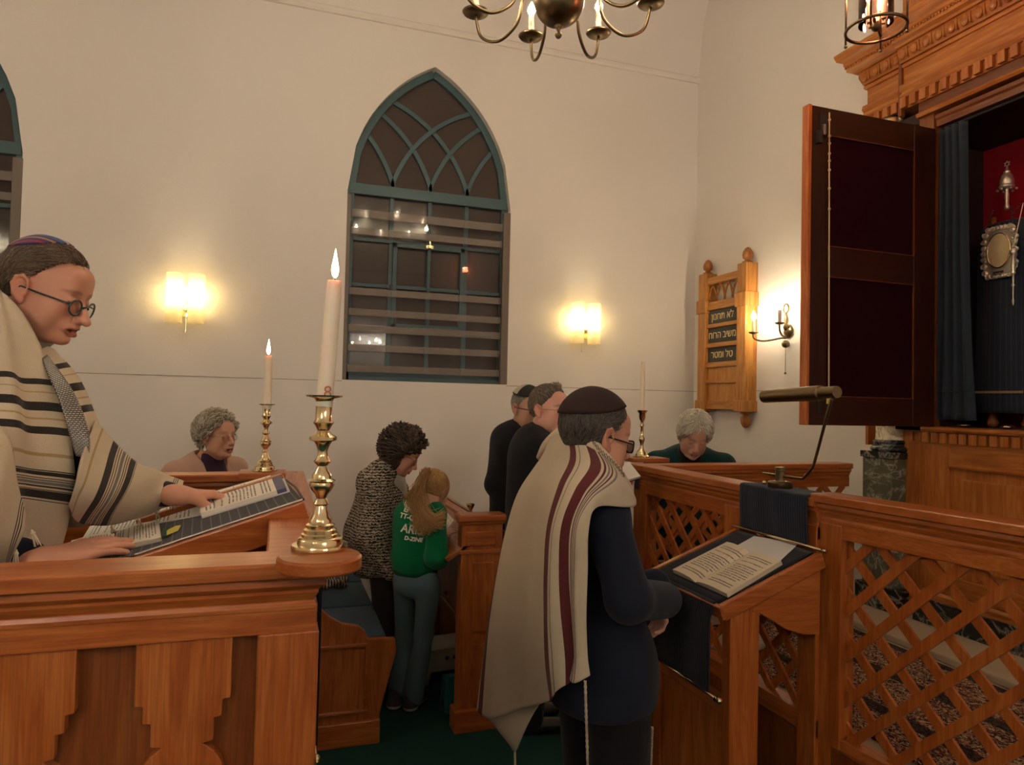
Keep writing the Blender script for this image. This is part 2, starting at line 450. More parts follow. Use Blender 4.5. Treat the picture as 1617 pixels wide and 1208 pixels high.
def wrinkle(amp,freq=30,dirs=None,seed=0):
    r=np.random.default_rng(seed); W=r.normal(size=(5,3)); W/=np.linalg.norm(W,axis=1)[:,None]
    if dirs is not None: W=W*.35+np.array(dirs,float)
    ph=r.uniform(0,6,5); fr=freq*r.uniform(.6,1.5,5)
    def f(X):
        q=X+.02*np.sin(X[:,[1,2,0]]*freq*.6+ph[:3])
        return sum(np.sin((q@W[i])*fr[i]+ph[i]+1.5*np.sin(q[:,i%3]*freq*.4)) for i in range(5))*amp/3
    return f
def catmull(Pts,sub,axis=0):
    Pts=np.moveaxis(np.asarray(Pts,float),axis,0); n=len(Pts)
    Pe=np.concatenate([2*Pts[:1]-Pts[1:2],Pts,2*Pts[-1:]-Pts[-2:-1]]); out=[]
    for i in range(n-1):
        p0,p1,p2,p3=Pe[i:i+4]
        for j in range(sub):
            t=j/sub; out.append(.5*((2*p1)+(-p0+p2)*t+(2*p0-5*p1+4*p2-p3)*t*t+(-p0+3*p1-3*p2+p3)*t**3))
    out.append(Pts[-1]); return np.moveaxis(np.array(out),0,axis)
def patch(name,grid,mat,parent,sub=10,thick=.003,fold=None,uvs=None,local=False,label=None):
    """grid rows x cols of xyz -> smooth cloth surface with thickness. u along columns, v along rows"""
    g=np.array(grid,float); r,c=g.shape[:2]
    if uvs is None:
        uvs=np.stack(np.meshgrid(np.linspace(0,1,c),np.linspace(0,1,r)),-1)
    g=np.concatenate([g,uvs],-1); g=catmull(catmull(g,sub,0),sub,1)
    S=g[...,:3]; UV=g[...,3:]; a,b=S.shape[:2]
    du=np.gradient(S,axis=1); dv=np.gradient(S,axis=0); n=np.cross(du,dv); n/=np.linalg.norm(n,axis=-1)[...,None]+1e-9
    if fold is not None: S=S+n*fold(UV[...,0],UV[...,1])[...,None]
    i=np.arange(a*b).reshape(a,b); F=np.stack([i[:-1,:-1],i[:-1,1:],i[1:,1:],i[1:,:-1]],-1).reshape(-1,4)
    o=npobj(name,S.reshape(-1,3),F,mat,parent,True,uv=UV.reshape(-1,2),local=local,label=label)
    m=o.modifiers.new('thick','SOLIDIFY'); m.thickness=thick; m.offset=0
    return o
# ================================================================ camera
cd=bpy.data.cameras.new('camera'); cam=bpy.data.objects.new('camera',cd); COL.objects.link(cam); SC.camera=cam
cd.sensor_width=36; cd.lens=F_PX/CW*36; cd.clip_start=.05
cam.matrix_world=Matrix((( CR[0],CU[0],-CF[0],CAM[0]),(CR[1],CU[1],-CF[1],CAM[1]),(CR[2],CU[2],-CF[2],CAM[2]),(0,0,0,1)))
W=5.2; XR=3.393; XA=3.193; FX=1.78; FY=3.25; ZF=1.39; DZ=.58
BY=1.282; BZ=1.41
# ================================================================ setting
PL=plaster(); GRN=plain('green_carpet',(.016,.060,.052),.95,spec=.1,grain=.6,gs=400)
struct('floor',MB().box(-5,XR+.9,-5.2,W+.6,-.1,0),GRN)
# pointed windows: half width, spring height, centre
HA,ZS,ZB,AP=.629,3.227,1.835,1.025
OC=(AP*AP-HA*HA)/(2*HA); RR=OC+HA
def arch_z(dx,a=HA):
    r=OC+a; q=r*r-(abs(dx)+OC)**2
    return ZS+math.sqrt(max(q,0))
WC=[1.064,-2.23]
def wall_back():
    mb=MB(); edges=[]; top=4.52
    xs=[-5.0]
    def rect(x0,x1,z0,z1): mb.add([(x0,W,z0),(x1,W,z0),(x1,W,z1),(x0,W,z1)],[(0,1,2,3)])
    cur=-5.0
    for c in sorted(WC):
        rect(cur,c-HA,0,top); rect(c-HA,c+HA,0,ZB)
        N=24; cx=[c-HA+2*HA*i/N for i in range(N+1)]
        for i in range(N):
            a,b=cx[i],cx[i+1]
            mb.add([(a,W,arch_z(a-c)),(b,W,arch_z(b-c)),(b,W,top),(a,W,top)],[(0,1,2,3)])
        pts=[(c-HA,ZB)]+[(x,arch_z(x-c)) for x in cx]+[(c+HA,ZB)]
        for i in range(len(pts)):
            p,q=pts[i],pts[(i+1)%len(pts)]
            mb.add([(p[0],W,p[1]),(q[0],W,q[1]),(q[0],W+.16,q[1]),(p[0],W+.16,p[1])],[(0,1,2,3)])
        cur=c+HA
    rect(cur,XR,0,top)
    return mb
struct('wall_back',wall_back(),PL)
mb=MB()
# right wall, with the recess of the ark cut out
def rr(y0,y1,z0,z1): mb.add([(XR,y0,z0),(XR,y1,z0),(XR,y1,z1),(XR,y0,z1)],[(0,1,2,3)])
rr(2.955,W,0,8); rr(1.15,2.955,3.25,8); rr(1.15,2.955,0,1.6); rr(-5.2,1.15,0,8)
struct('wall_right',mb,PL)
struct('wall_left',MB().add([(-5,-5.2,0),(-5,W,0),(-5,W,8),(-5,-5.2,8)],[(0,1,2,3)]),PL)
struct('wall_front',MB().add([(-5,-5.2,0),(XR,-5.2,0),(XR,-5.2,4.52),(-5,-5.2,4.52)],[(0,1,2,3)]),PL)
mb=MB(); N=20; prof=[]
for i in range(N+1):
    a=PI*i/N; prof.append(((W-.0)*math.cos(a),4.56+2.9*math.sin(a)))
vs=[];fs=[]
for i,(y,z) in enumerate(prof): vs+= [(-5,y,z),(XR,y,z)]
for i in range(N): fs.append((2*i,2*i+1,2*i+3,2*i+2))
mb.add(vs,fs); struct('ceiling',mb,PL,smooth=True)
# moulded string course where the vault springs
struct('trim_1',MB().sweep([(0,0),(.018,0),(.03,.02),(.03,.04),(.012,.055),(0,.055)],[(-5,W,4.51),(XR,W,4.51)]),PL,smooth=False)
# scored line in the plaster at sill height (a thin dark strip a few millimetres proud)
LN=plain('scored_line',(.23,.19,.16),.9,spec=.1)
struct('trim_2',MB().box(-5,WC[0]-HA,W-.003,W,1.824,1.8275).box(WC[0]+HA,XR,W-.003,W,1.824,1.8275),LN)
struct('trim_3',MB().box(XR-.003,XR,3.16,W,1.824,1.8275),LN)

# ---------------------------------------------------------------- windows
TEAL=plain('teal_paint',(.048,.100,.118),.5,grain=.2,gs=30); PANE=None
t=NT('night_pane'); t.bsdf(t.mix(t.noise(t.coord(),.8,2),(.060,.043,.038),(.075,.056,.049)),.12,0,Specular_IOR_Level=.35); PANE=t.m
t=NT('reflection_band'); a=t.n('ShaderNodeBsdfTransparent'); b=t.n('ShaderNodeBsdfDiffuse'); b.inputs[0].default_value=(.34,.29,.26,1); m=t.n('ShaderNodeMixShader'); m.inputs[0].default_value=.42; t.l(a.outputs[0],m.inputs[1]); t.l(b.outputs[0],m.inputs[2]); t.l(m.outputs[0],t.out.inputs[0]); BAND=t.m  # pale see-through bands painted in for reflections on the secondary glazing
def ribbon(mb,pts,w,y0,y1):
    """flat bar of width w following xz points, between depths y0,y1"""
    n=len(pts); L=[]
    for i,(x,z) in enumerate(pts):
        a=pts[max(0,i-1)]; b=pts[min(n-1,i+1)]; dx,dz=b[0]-a[0],b[1]-a[1]; l=math.hypot(dx,dz) or 1
        L.append((x-dz/l*w/2,z+dx/l*w/2,x+dz/l*w/2,z-dx/l*w/2))
    vs=[]
    for x1,z1,x2,z2 in L: vs+=[(x1,y0,z1),(x2,y0,z2),(x2,y1,z2),(x1,y1,z1)]
    fs=[]
    for i in range(n-1):
        for k in range(4): fs.append((4*i+k,4*i+(k+1)%4,4*i+4+(k+1)%4,4*i+4+k))
    fs+=[(0,1,2,3),(4*n-4,4*n-3,4*n-2,4*n-1)]
    mb.add(vs,fs)
def window(no,c):
    YF=W+.055
    root=MB(); t=.055
    # outer frame: jambs, sill rail, arch
    N=30; arch=[]
    for i in range(N+1):
        x=-HA+t/2+(2*HA-t)*i/N; arch.append((c+x,arch_z(x,HA-t/2)))
    ribbon(root,arch[:N//2+1],t,YF,YF+.07); ribbon(root,arch[N//2:],t,YF,YF+.07)
    root.box(c-HA,c-HA+t,YF,YF+.07,ZB,ZS+.01).box(c+HA-t,c+HA,YF,YF+.07,ZB,ZS+.01).box(c-HA,c+HA,YF,YF+.07,ZB,ZB+.065)
    root.box(c-HA+.02,c+HA-.02,YF-.008,YF+.07,3.222,3.305)
    w=struct('window_%d'%no,root,TEAL,bevel=.004)
    bars=MB(); X=[-HA+t,-.292,0,.292,HA-t]; b=.032
    for x in X[1:4]: bars.box(c+x-b/2,c+x+b/2,YF+.012,YF+.06,ZB+.06,3.23)
    for z in(2.89,2.55,2.225):
        bars.box(c-HA+t,c+HA-t,YF+.008,YF+.062,z-.014,z+.014)
    obj('glazing_bars',bars,TEAL,w,bevel=.003)
    tr=MB(); z0=3.30
    for i,x in enumerate(X[1:4]+[X[0],X[4]]):
        for sgn in(1,-1):
            # arc bending towards +/-x with the radius of the main arch
            if (x==X[0] and sgn==-1) or (x==X[4] and sgn==1): continue
            if x in(X[0],X[4]): continue
            pts=[]
            for k in range(40):
                zz=z0+k*.02; q=.95**2+.30**2-(zz-z0-.03+.30)**2
                if q<0: break
                xx=x+sgn*(.95-math.sqrt(q))
                if abs(xx)<HA and zz<arch_z(xx,HA-t*.6): pts.append((c+xx,zz))
                else: break
            if len(pts)>1: ribbon(tr,pts,.034,YF+.010+.001*i,YF+.06)
    obj('tracery',tr,TEAL,w,bevel=.002)
    cs=MB()
    x0,x1,za,zb=c-.292+.012,c+.292-.012,2.235,2.885
    for (a,b2,z1,z2) in((x0,x0+.035,za,zb),(x1-.035,x1,za,zb),(x0,x1,za,za+.035),(x0,x1,zb-.035,zb)): cs.box(a,b2,YF-.012,YF+.05,z1,z2)
    cs.box(c-.013,c+.013,YF-.004,YF+.05,za,zb)
    csh=obj('casement',cs,TEAL,w,bevel=.003)
    lt=MB().box(c-.028,c+.028,YF-.022,YF-.010,2.858,2.882).lathe([(0,0),(.012,0),(.012,.02),(0,.02)],(c,YF-.024,2.87),12,Matrix.Rotation(R(90),3,'X')).box(c-.005,c+.005,YF-.03,YF-.01,2.87,2.915)
    obj('latch',lt,brass(),csh)
    obj('hinge',MB().box(x0-.015,x0+.005,YF-.02,YF,2.51,2.56),plain('iron',(.03,.03,.03),.5,spec=.5),csh)
    obj('hinge',MB().box(x1-.005,x1+.015,YF-.02,YF,2.46,2.51),plain('iron',(.03,.03,.03),.5,spec=.5),csh)
    g=MB(); pts=[(c-HA+.02,ZB)]+[(c-HA+.02+(2*HA-.04)*i/24,arch_z(-HA+.02+(2*HA-.04)*i/24,HA-.015)) for i in range(25)]+[(c+HA-.02,ZB)]
    g.prism(pts,lambda a,b,cc:(a,cc,b),YF+.036,YF+.044); obj('pane',g,PANE,w)
    # secondary glazing on the room side
    sc=MB(); y0=W+.012
    sc.box(c+HA-.052,c+HA+.004,y0-.016,y0+.03,ZB,3.19).box(c-HA-.002,c-HA+.028,y0-.006,y0+.03,ZB,3.20)
    obj('secondary_channel',sc,plain('grey_channel',(.15,.115,.095),.5,grain=.2,gs=20),w,bevel=.002)
    sg=MB().box(c-HA+.03,c+HA-.05,y0+.006,y0+.010,ZB+.03,3.19); obj('secondary_pane',sg,thinglass((.95,.95,.95),.035),w)
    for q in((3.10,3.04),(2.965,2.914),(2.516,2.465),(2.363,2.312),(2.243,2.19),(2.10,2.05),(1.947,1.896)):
        obj('reflection_band',MB().box(c-HA+.035,c+HA-.055,y0+.002,y0+.005,q[1],q[0]),BAND,w)
    return w
for i,c in enumerate(WC): window(i+1,c)

# ---------------------------------------------------------------- wall lamps with paired glass tubes
t=NT('opal_glass'); a=t.n('ShaderNodeBsdfTranslucent'); a.inputs[0].default_value=(.98,.90,.66,1); b=t.n('ShaderNodeBsdfDiffuse'); b.inputs[0].default_value=(.85,.78,.60,1)
m=t.n('ShaderNodeMixShader'); m.inputs[0].default_value=.40; t.l(a.outputs[0],m.inputs[1]); t.l(b.outputs[0],m.inputs[2])
a2=t.n('ShaderNodeBsdfTransparent'); m2=t.n('ShaderNodeMixShader'); m2.inputs[0].default_value=.2; t.l(m.outputs[0],m2.inputs[1]); t.l(a2.outputs[0],m2.inputs[2]); t.l(m2.outputs[0],t.out.inputs[0]); OPAL=t.m
def light(name,loc,power,col,rad=.02,parent=None):
    ld=bpy.data.lights.new(name,'POINT'); ld.energy=power; ld.color=col; ld.shadow_soft_size=rad
    o=bpy.data.objects.new(name,ld); COL.objects.link(o)
    if parent is not None: o.parent=parent; o.location=Vector(loc)-wloc(parent)
    else: o.location=loc
    return o
WARM=(1.0,.92,.88)
def tube_sconce(x0,x1,z0,z1,label):
    c=(x0+x1)/2; r=.052
    th=thing('wall_lamp',label,'wall lamp',(c,W,z0),'paired tube lamps on the back wall')
    for x in(x0+r,x1-r):
        mb=MB().lathe([(r,z0),(r,z1),(r-.004,z1),(r-.004,z0),(r,z0)],(x,W-.095,0),32); obj('glass_tube',mb,OPAL,th,smooth=True,autos=40)
        mb=MB().ball((x,W-.095,z0+.19),(.026,.026,.05),14,10); bu=obj('bulb',mb,emit('lamp_glow',(1,.87,.55),12),th,smooth=True)
        light('lamp_light',(x,W-.095,z0+.19),LP_SC,(1,.80,.48),.035,th)
        obj('lamp_holder',MB().lathe([(0,z0+.04),(.018,z0+.04),(.018,z0+.13),(0,z0+.13)],(x,W-.095,0),12),plain('cream_plastic',(.6,.55,.42),.5),th)
    mb=MB().box(c-.055,c+.055,W-.012,W,z0+.05,z0+.16).box(c-.016,c+.016,W-.10,W,z0+.085,z0+.115)
    obj('wall_bracket',mb,brass(),th,bevel=.003)
    mb=MB().tube([(c,W-.02,z0+.05),(c,W-.022,z0-.05)],.0015,6).ball((c,W-.022,z0-.055),.005,8,6); obj('pull_cord',mb,brass(),th)
LP_SC=.75
tube_sconce(-.731,-.491,2.178,2.508,'glowing twin-tube wall lamp left of the window, between the left man and the tall candle')
tube_sconce(2.199,2.447,2.178,2.505,'glowing twin-tube wall lamp on the back wall right of the pointed window')

# ---------------------------------------------------------------- service board with Hebrew inserts
def add_text(name,s,size,M,mat,parent,ext=.0008,align='CENTER',shear=0,bold=0,sx=1.0,label=None,conform=None):
    cu=bpy.data.curves.new(name,'FONT'); cu.body=s; cu.size=size; cu.extrude=ext; cu.align_x=align; cu.align_y='CENTER'; cu.shear=shear;  cu.resolution_u=3
    to=bpy.data.objects.new(name,cu); COL.objects.link(to)
    bpy.context.view_layer.update()
    dg=bpy.context.evaluated_depsgraph_get(); me=bpy.data.meshes.new_from_object(to.evaluated_get(dg)); me.name=name
    bpy.data.objects.remove(to)
    if bold:
        vs0=[v.co.copy() for v in me.vertices]; ps=[list(p.vertices) for p in me.polygons]; n0=len(vs0); me=bpy.data.meshes.new(name); va=[];fa=[]
        for q,(ox,oy) in enumerate(((0,0),(bold,0),(0,bold),(bold,bold))):
            va+=[(v.x+ox,v.y+oy,v.z+.0001*q) for v in vs0]; fa+=[[i+q*n0 for i in p] for p in ps]
        me.from_pydata(va,[],fa)
    me.transform(Matrix.Diagonal((sx,1,1,1))); me.transform(M)
    if conform: conform(me)
    off=wloc(parent); me.transform(Matrix.Translation(-off)); me.materials.clear(); me.materials.append(mat)
    o=bpy.data.objects.new(name,me); COL.objects.link(o); o.parent=parent
    if label: o['label']=label
    return o
LOAK=wood('z',1.15,-.55); LOAKY=wood('y',1.15,-.55)
def board():
    y0,y1,xf=4.365,4.985,3.285
    th=thing('service_board','light oak board of Hebrew slates with acorn finials on the right wall','wall board',(XR,(y0+y1)/2,1.65))
    sw=.105
    for y in(y0,y1-sw):
        obj('stile',MB().box(xf,XR,y,y+sw,1.67,2.79),LOAK,th,bevel=.004)
        for q0,q1 in((1.665,1.75),(2.46,2.57)): obj('collar',MB().box(xf-.012,XR,y-.014,y+sw+.014,q0,q1),LOAK,th,bevel=.006)
        for up in(1,-1):
            zb=2.79 if up==1 else 1.665
            pr=[(0,0),(.042,0),(.042,.012),(.022,.02),(.022,.03),(.038,.04),(.042,.065),(.036,.09),(.02,.115),(0,.125)]
            pr=[(r*.95,zb+up*z) for r,z in pr]
            obj('finial',MB().lathe(pr,(XR-.055,y+sw/2,0),20),wood('z',.9,-.3),th,smooth=True)
    a,b=y0+sw,y1-sw
    for z0,z1 in((2.69,2.745),(2.48,2.545),(2.335,2.365),(2.175,2.21),(2.015,2.055),(1.885,1.91),(1.68,1.745)): obj('rail',MB().box(xf+.012,XR-.01,a,b,z0,z1),LOAKY,th,bevel=.003)
    tr=MB(); n=4; 
    w_=(b-a)/n; yy=xf+.03
    for i in range(n+1):
        base=a+w_*i
        for sg in(1,-1):
            pts=[]
            for k in range(13):
                z=2.545+k*.0125; xx=base+sg*w_*1.15*(1-math.sqrt(max(0,1-(k/13)**2)))
                if a-.001<=xx<=b+.001: pts.append((xx,z))
            if len(pts)>1:
                m2=MB(); ribbon(m2,pts,.012,0,.012); tr.add([(yy+p[1],p[0],p[2]) for p in m2.v],m2.f)
    obj('tracery',tr,LOAKY,th)
    obj('back_panel',MB().box(XR-.035,XR-.028,a,b,1.7,2.50),LOAK,th)
    SL=plain('slate',(.045,.047,.042),.6,grain=.3); GO=plain('gilt_letters',(.70,.56,.30),.5)
    for z0,z1,s in((2.367,2.478,'לא תחנון'),(2.212,2.333,'משיב הרוח'),(2.057,2.173,'טל ומטר')):
        p=obj('slate_panel',MB().box(xf+.03,xf+.045,a,b,z0,z1),SL,th)
        M=Matrix(((0,0,-1,xf+.0288),(-1,0,0,(a+b)/2+.018),(0,1,0,(z0+z1)/2),(0,0,0,1)))
        add_text('lettering',s[::-1],.080,M,GO,p)
    for z0,z1 in((1.912,2.013),(1.747,1.883)):
        obj('wood_panel',MB().box(xf+.032,xf+.045,a,b,z0,z1),wood('z',1.3,-.6),th)
board()

# ---------------------------------------------------------------- two-armed brass wall sconce
def bulb_candle(th,x,y,z,pan=.035,h=.085,pw=2.0,sc=1.0,tilt=None,lp=True):
    """drip pan, candle sleeve and flame bulb on an arm end at (x,y,z)"""
    obj('drip_pan',MB().lathe([(0,z),(pan*.3,z-.004),(pan*.9,z+.004),(pan,z+.012),(pan*.92,z+.011),(pan*.3,z+.004),(pan*.35,z+.02),(0,z+.02)],(x,y,0),24),brass(1),th,smooth=True)
    obj('candle_sleeve',MB().lathe([(0,z+.015),(.011*sc,z+.015),(.011*sc,z+h),(0,z+h)],(x,y,0),16),plain('cream_sleeve',(.75,.58,.44),.5),th,smooth=True,autos=40)
    obj('bulb',MB().lathe([(0,z+h),(.008*sc,z+h+.002),(.0155*sc,z+h+.022),(.014*sc,z+h+.034),(.006*sc,z+h+.055),(0,z+h+.068)],(x,y,0),14),emit('bulb_glow',(1,.80,.50),55),th,smooth=True)
    if lp: light('bulb_light',(x,y,z+h+.03),pw,WARM,.018,th)
def arm_pts(a,b,drop,n=16,out=None):
    """S-shaped arm from a (hub) down and out to b (under the pan)"""
    a,b=Vector(a),Vector(b); pts=[]
    c1=a+(b-a)*.25+Vector((0,0,.02)); c2=a+(b-a)*.38+Vector((0,0,-drop*1.9)); c3=b+Vector((0,0,-drop*1.3))
    P4=[a,a+(b-a)*.22+Vector((0,0,.01)),a+(b-a)*.55+Vector((0,0,-drop*1.25)),b+(b-a)*.12+Vector((0,0,-drop*1.3)),b]
    for i in range(n+1):
        t=i/n; q=[p.copy() for p in P4]
        while len(q)>1: q=[q[j]*(1-t)+q[j+1]*t for j in range(len(q)-1)]
        pts.append(q[0])
    return pts
def brass_sconce():
    y,z=4.02,2.24
    th=thing('brass_sconce','two-armed brass candle sconce with lit bulbs right of the Hebrew board','wall lamp',(XR,y,z))
    rx=Matrix.Rotation(R(-90),3,'Y')
    obj('backplate',MB().lathe([(0,0),(.045,0),(.05,.008),(.03,.02),(.02,.03),(0,.03)],(XR,y,z),24,rx).ball((XR-.03,y,z-.09),.028).lathe([(0,-.02),(.012,-.01),(.02,.01),(.012,.03),(.02,.06),(.010,.1),(0,.12)],(XR-.03,y,z+.02),16),brass(1),th,smooth=True)
    obj('hanging_ring',MB().tube([(XR-.03,y+.025*math.cos(a),z+.16+.032*math.sin(a)) for a in [2*PI*i/20 for i in range(20)]],.005,8,closed=True),brass(1),th,smooth=True)
    e1=(XR-.16,y+.15,z-.005); e2=(XR-.16,y-.15,z-.005)
    e1=PX(1190,527,XR-.16); e2=PX(1231,512,XR-.17)
    for e in(e1,e2):
        obj('arm',MB().tube(arm_pts((XR-.03,y,z-.05),e,.05),.007,10),brass(1),th,smooth=True)
        bulb_candle(th,e[0],e[1],e[2],pw=1.1,h=.10,sc=1.2)
    obj('pull_chain',MB().tube([(XR-.03,y,z-.11),(XR-.03,y,z-.29)],.002,6).ball((XR-.03,y,z-.295),.008,8,6),brass(1),th)
brass_sconce()

# ---------------------------------------------------------------- chandelier
def chandelier(cx,cy,cz,label,pw,rod):
    th=thing('chandelier',label,'chandelier',(cx,cy,cz),'brass chandeliers')
    obj('globe',MB().ball((cx,cy,cz),.108,40,28),brass(1),th,smooth=True)
    obj('bottom_finial',MB().lathe([(0,cz-.165),(.010,cz-.16),(.016,cz-.148),(.010,cz-.134),(.006,cz-.128),(.012,cz-.12),(.02,cz-.108),(.012,cz-.10),(0,cz-.10)],(cx,cy,0),20),brass(1),th,smooth=True)
    obj('stem',MB().lathe([(0,cz+.1),(.03,cz+.1),(.018,cz+.13),(.04,cz+.17),(.045,cz+.20),(.02,cz+.24),(.03,cz+.3),(.012,cz+.36),(.012,cz+.5),(0,cz+.5)],(cx,cy,0),24),brass(1),th,smooth=True)
    obj('hanging_rod',MB().tube([(cx,cy,cz+.48),(cx,cy,rod)],.007,8),brass(1),th,smooth=True)
    for i in range(8):
        a=R(-3.5+45*i); r=.43; ex,ey=cx+r*math.cos(a),cy+r*math.sin(a); ez=cz+.055
        hx,hy=cx+.04*math.cos(a),cy+.04*math.sin(a)
        d=Vector((math.cos(a),math.sin(a),0)); b=Vector((cx,cy,0))
        Q=[b+d*.04+V(0,0,cz+.18),b+d*.14+V(0,0,cz+.17),b+d*.18+V(0,0,cz+.06),b+d*.21+V(0,0,cz-.045),b+d*.30+V(0,0,cz-.10),b+d*.395+V(0,0,cz-.06),b+d*.43+V(0,0,cz+.05)]
        pts=[Vector(p) for p in catmull([tuple(q) for q in Q],6)]
        obj('arm',MB().tube(pts,.0072,10),brass(1),th,smooth=True)
        bulb_candle(th,ex,ey,ez,pan=.062,h=.115,pw=pw,sc=1.25)
    return th
CP=2.5
chandelier(1.095,2.75,3.43,'brass globe chandelier with eight candle arms at the top edge of the view',CP,7.3)
chandelier(-1.3,-1.0,2.55,'unseen brass globe chandelier added behind the camera as frontal fill light',CP*32,7.3)  # added out of view: strong bulbs fill the room from the front
chandelier(1.3,-2.4,2.55,'unseen brass globe chandelier added far behind the camera as more fill light',CP*38,6.9)  # second added chandelier, unseen, boosted to brighten the lower walls
chandelier(-2.9,2.4,2.9,'unseen brass globe chandelier added over the left of the hall for light',CP*3.5,7.2)  # added outside the view for extra light from the left

# ---------------------------------------------------------------- hanging lantern by the ark
def lantern():
    cx,cy,cz=P(1383,46,2.7); r=.107
    th=thing('hanging_lantern','round glass lantern with red bulbs hanging beside the ark cornice','lantern',(cx,cy,cz))
    ring=[(cx+r*math.cos(2*PI*i/40),cy+r*math.sin(2*PI*i/40),cz) for i in range(40)]
    obj('bottom_ring',MB().tube(ring,.006,10,closed=True),brass(1),th,smooth=True)
    obj('top_ring',MB().tube([(x,y,z+.42) for x,y,z in ring],.006,10,closed=True),brass(1),th,smooth=True)
    for k in range(4):
        a=R(35+90*k); x,y=cx+r*math.cos(a),cy+r*math.sin(a)
        obj('rod',MB().tube([(x,y,cz-.035),(x,y,cz+.44)],.004,8).ball((x,y,cz-.04),.007,8,6).tube([(x,y,cz+.44),(cx,cy,cz+.62)],.003,6),brass(1),th,smooth=True)
    obj('glass_cylinder',MB().lathe([(.062,cz+.02),(.062,cz+.40)],(cx,cy,0),32),thinglass((.95,.93,.92),.12),th,smooth=True)
    obj('chain',MB().tube([(cx,cy,cz+.6),(cx,cy,6.4)],.004,6),brass(1),th)
    hub=MB().ball((cx,cy,cz+.02),(.02,.02,.03)).tube([(cx,cy,cz+.03),(cx+r*math.cos(R(35)),cy+r*math.sin(R(35)),cz+.02)],.006,8)
    for k in range(3):
        a=R(90+120*k); x,y=cx+.03*math.cos(a),cy+.03*math.sin(a)
        hub.tube([(cx,cy,cz+.02),(x,y,cz+.02),(x,y,cz+.05)],.005,8)
        obj('candle_sleeve',MB().lathe([(0,cz+.04),(.011,cz+.04),(.011,cz+.12),(0,cz+.12)],(x,y,0),14),plain('cream_sleeve',(.75,.58,.44),.5),th,smooth=True,autos=40)
        obj('bulb',MB().lathe([(0,cz+.12),(.009,cz+.122),(.017,cz+.145),(.014,cz+.16),(.005,cz+.18),(0,cz+.19)],(x,y,0),14),emit('red_bulb',(1,.22,.10),14),th,smooth=True)
    obj('lamp_cluster',hub,brass(1),th,smooth=True)
    light('lantern_light',(cx,cy,cz+.16),1.2,(1,.35,.2),.03,th)
lantern()
# ================================================================ woodwork
WX,WY,WZ=wood('x'),wood('y'),wood('z')
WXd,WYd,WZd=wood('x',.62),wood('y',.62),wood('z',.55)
def rail_prof(w=.045,s=1.0,top=.028):
    """symmetric moulded capping, top at 0"""
    h=[(w+.018,-.004),(w+.018,-top),(w+.004,-top-.004),(w+.006,-top-.018),(w-.006,-top-.028),(w-.006,-top-.034),(w-.014,-top-.050),(w-.010,-top-.058),(w-.010,-top-.066),(w-.020,-top-.070)]
    h=[(a,b*s) for a,b in h]
    return [(w+.014,0)]+h+[(-a,b) for a,b in h[::-1]]+[(-w-.014,0)]
def lattice(mb,u0,u1,z0,z1,fn,pitch=.147,w=.030,th=.011):
    """two crossed layers of diagonal strips clipped to a rectangle"""
    H=z1-z0; hw=w*math.sqrt(2)/2
    for lay,sg in((0,1),(1,-1)):
        k=-int(H/pitch)-2
        while True:
            b=u0+k*pitch+(.02 if sg>0 else .05); k+=1
            if b-hw>u1+ (H if sg<0 else 0)+.3: break
            # strip as parallelogram clipped to rect
            def at(z,o): return b+sg*(z-z0)+o if sg>0 else b-(z-z0)+o
            poly=[(at(z0,-hw),z0),(at(z0,hw),z0),(at(z1,hw),z1),(at(z1,-hw),z1)]
            def clip(pl,s,lim):
                out=[]
                for i in range(len(pl)):
                    a,c=pl[i],pl[(i+1)%len(pl)]; ia=s*a[0]<=s*lim; ic=s*c[0]<=s*lim
                    if ia: out.append(a)
                    if ia!=ic:
                        t=(lim-a[0])/(c[0]-a[0]); out.append((lim,a[1]+t*(c[1]-a[1])))
                return out
            poly=clip(clip(poly,1,u1),-1,u0)
            if len(poly)>=3: mb.prism(poly,fn,(-th if lay==0 else 0)+0.0,(0 if lay==0 else th))
    return mb
# ---------------------------------------------------------------- bimah enclosure (left)
bim=thing('reader_platform','oak-panelled reading platform enclosure with stepped cut-out boards, foreground left','platform',(.0,1.33,0))
cy=BY+.055; path=[(-2.2,cy,BZ),(.045,cy,BZ),(.03,2.82,BZ),(-2.2,2.82,BZ)]
rp=rail_prof(.040,.95)
obj('top_rail',MB().sweep(rp,path[:2]+[(.045,cy+.3,BZ)]),WX,bim,bevel=.0015)
obj('top_rail',MB().sweep(rp,[(.045,cy+.3,BZ),(.045,2.82,BZ),(-.05,2.82,BZ)]),WY,bim,bevel=.0015)
obj('top_rail',MB().sweep(rp,[(-.05,2.82,BZ),(-2.2,2.82,BZ)]),WX,bim,bevel=.0015)
yf=cy-.028
obj('frieze_board',MB().box(-2.2,.078,yf,yf+.056,BZ-.130,BZ-.08),WX,bim,bevel=.002)
obj('end_post',MB().box(-.022,.082,yf-.002,yf+.062,0,BZ-.129),WZ,bim,bevel=.003)
obj('frieze_board',MB().box(.018,.076,yf+.056,2.85,BZ-.13,BZ-.08),WY,bim,bevel=.002)
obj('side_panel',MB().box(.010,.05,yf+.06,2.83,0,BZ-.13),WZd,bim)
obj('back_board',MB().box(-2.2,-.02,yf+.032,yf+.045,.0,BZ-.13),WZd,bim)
obj('far_board',MB().box(-2.2,.05,2.80,2.83,0,BZ-.08),WX,bim)
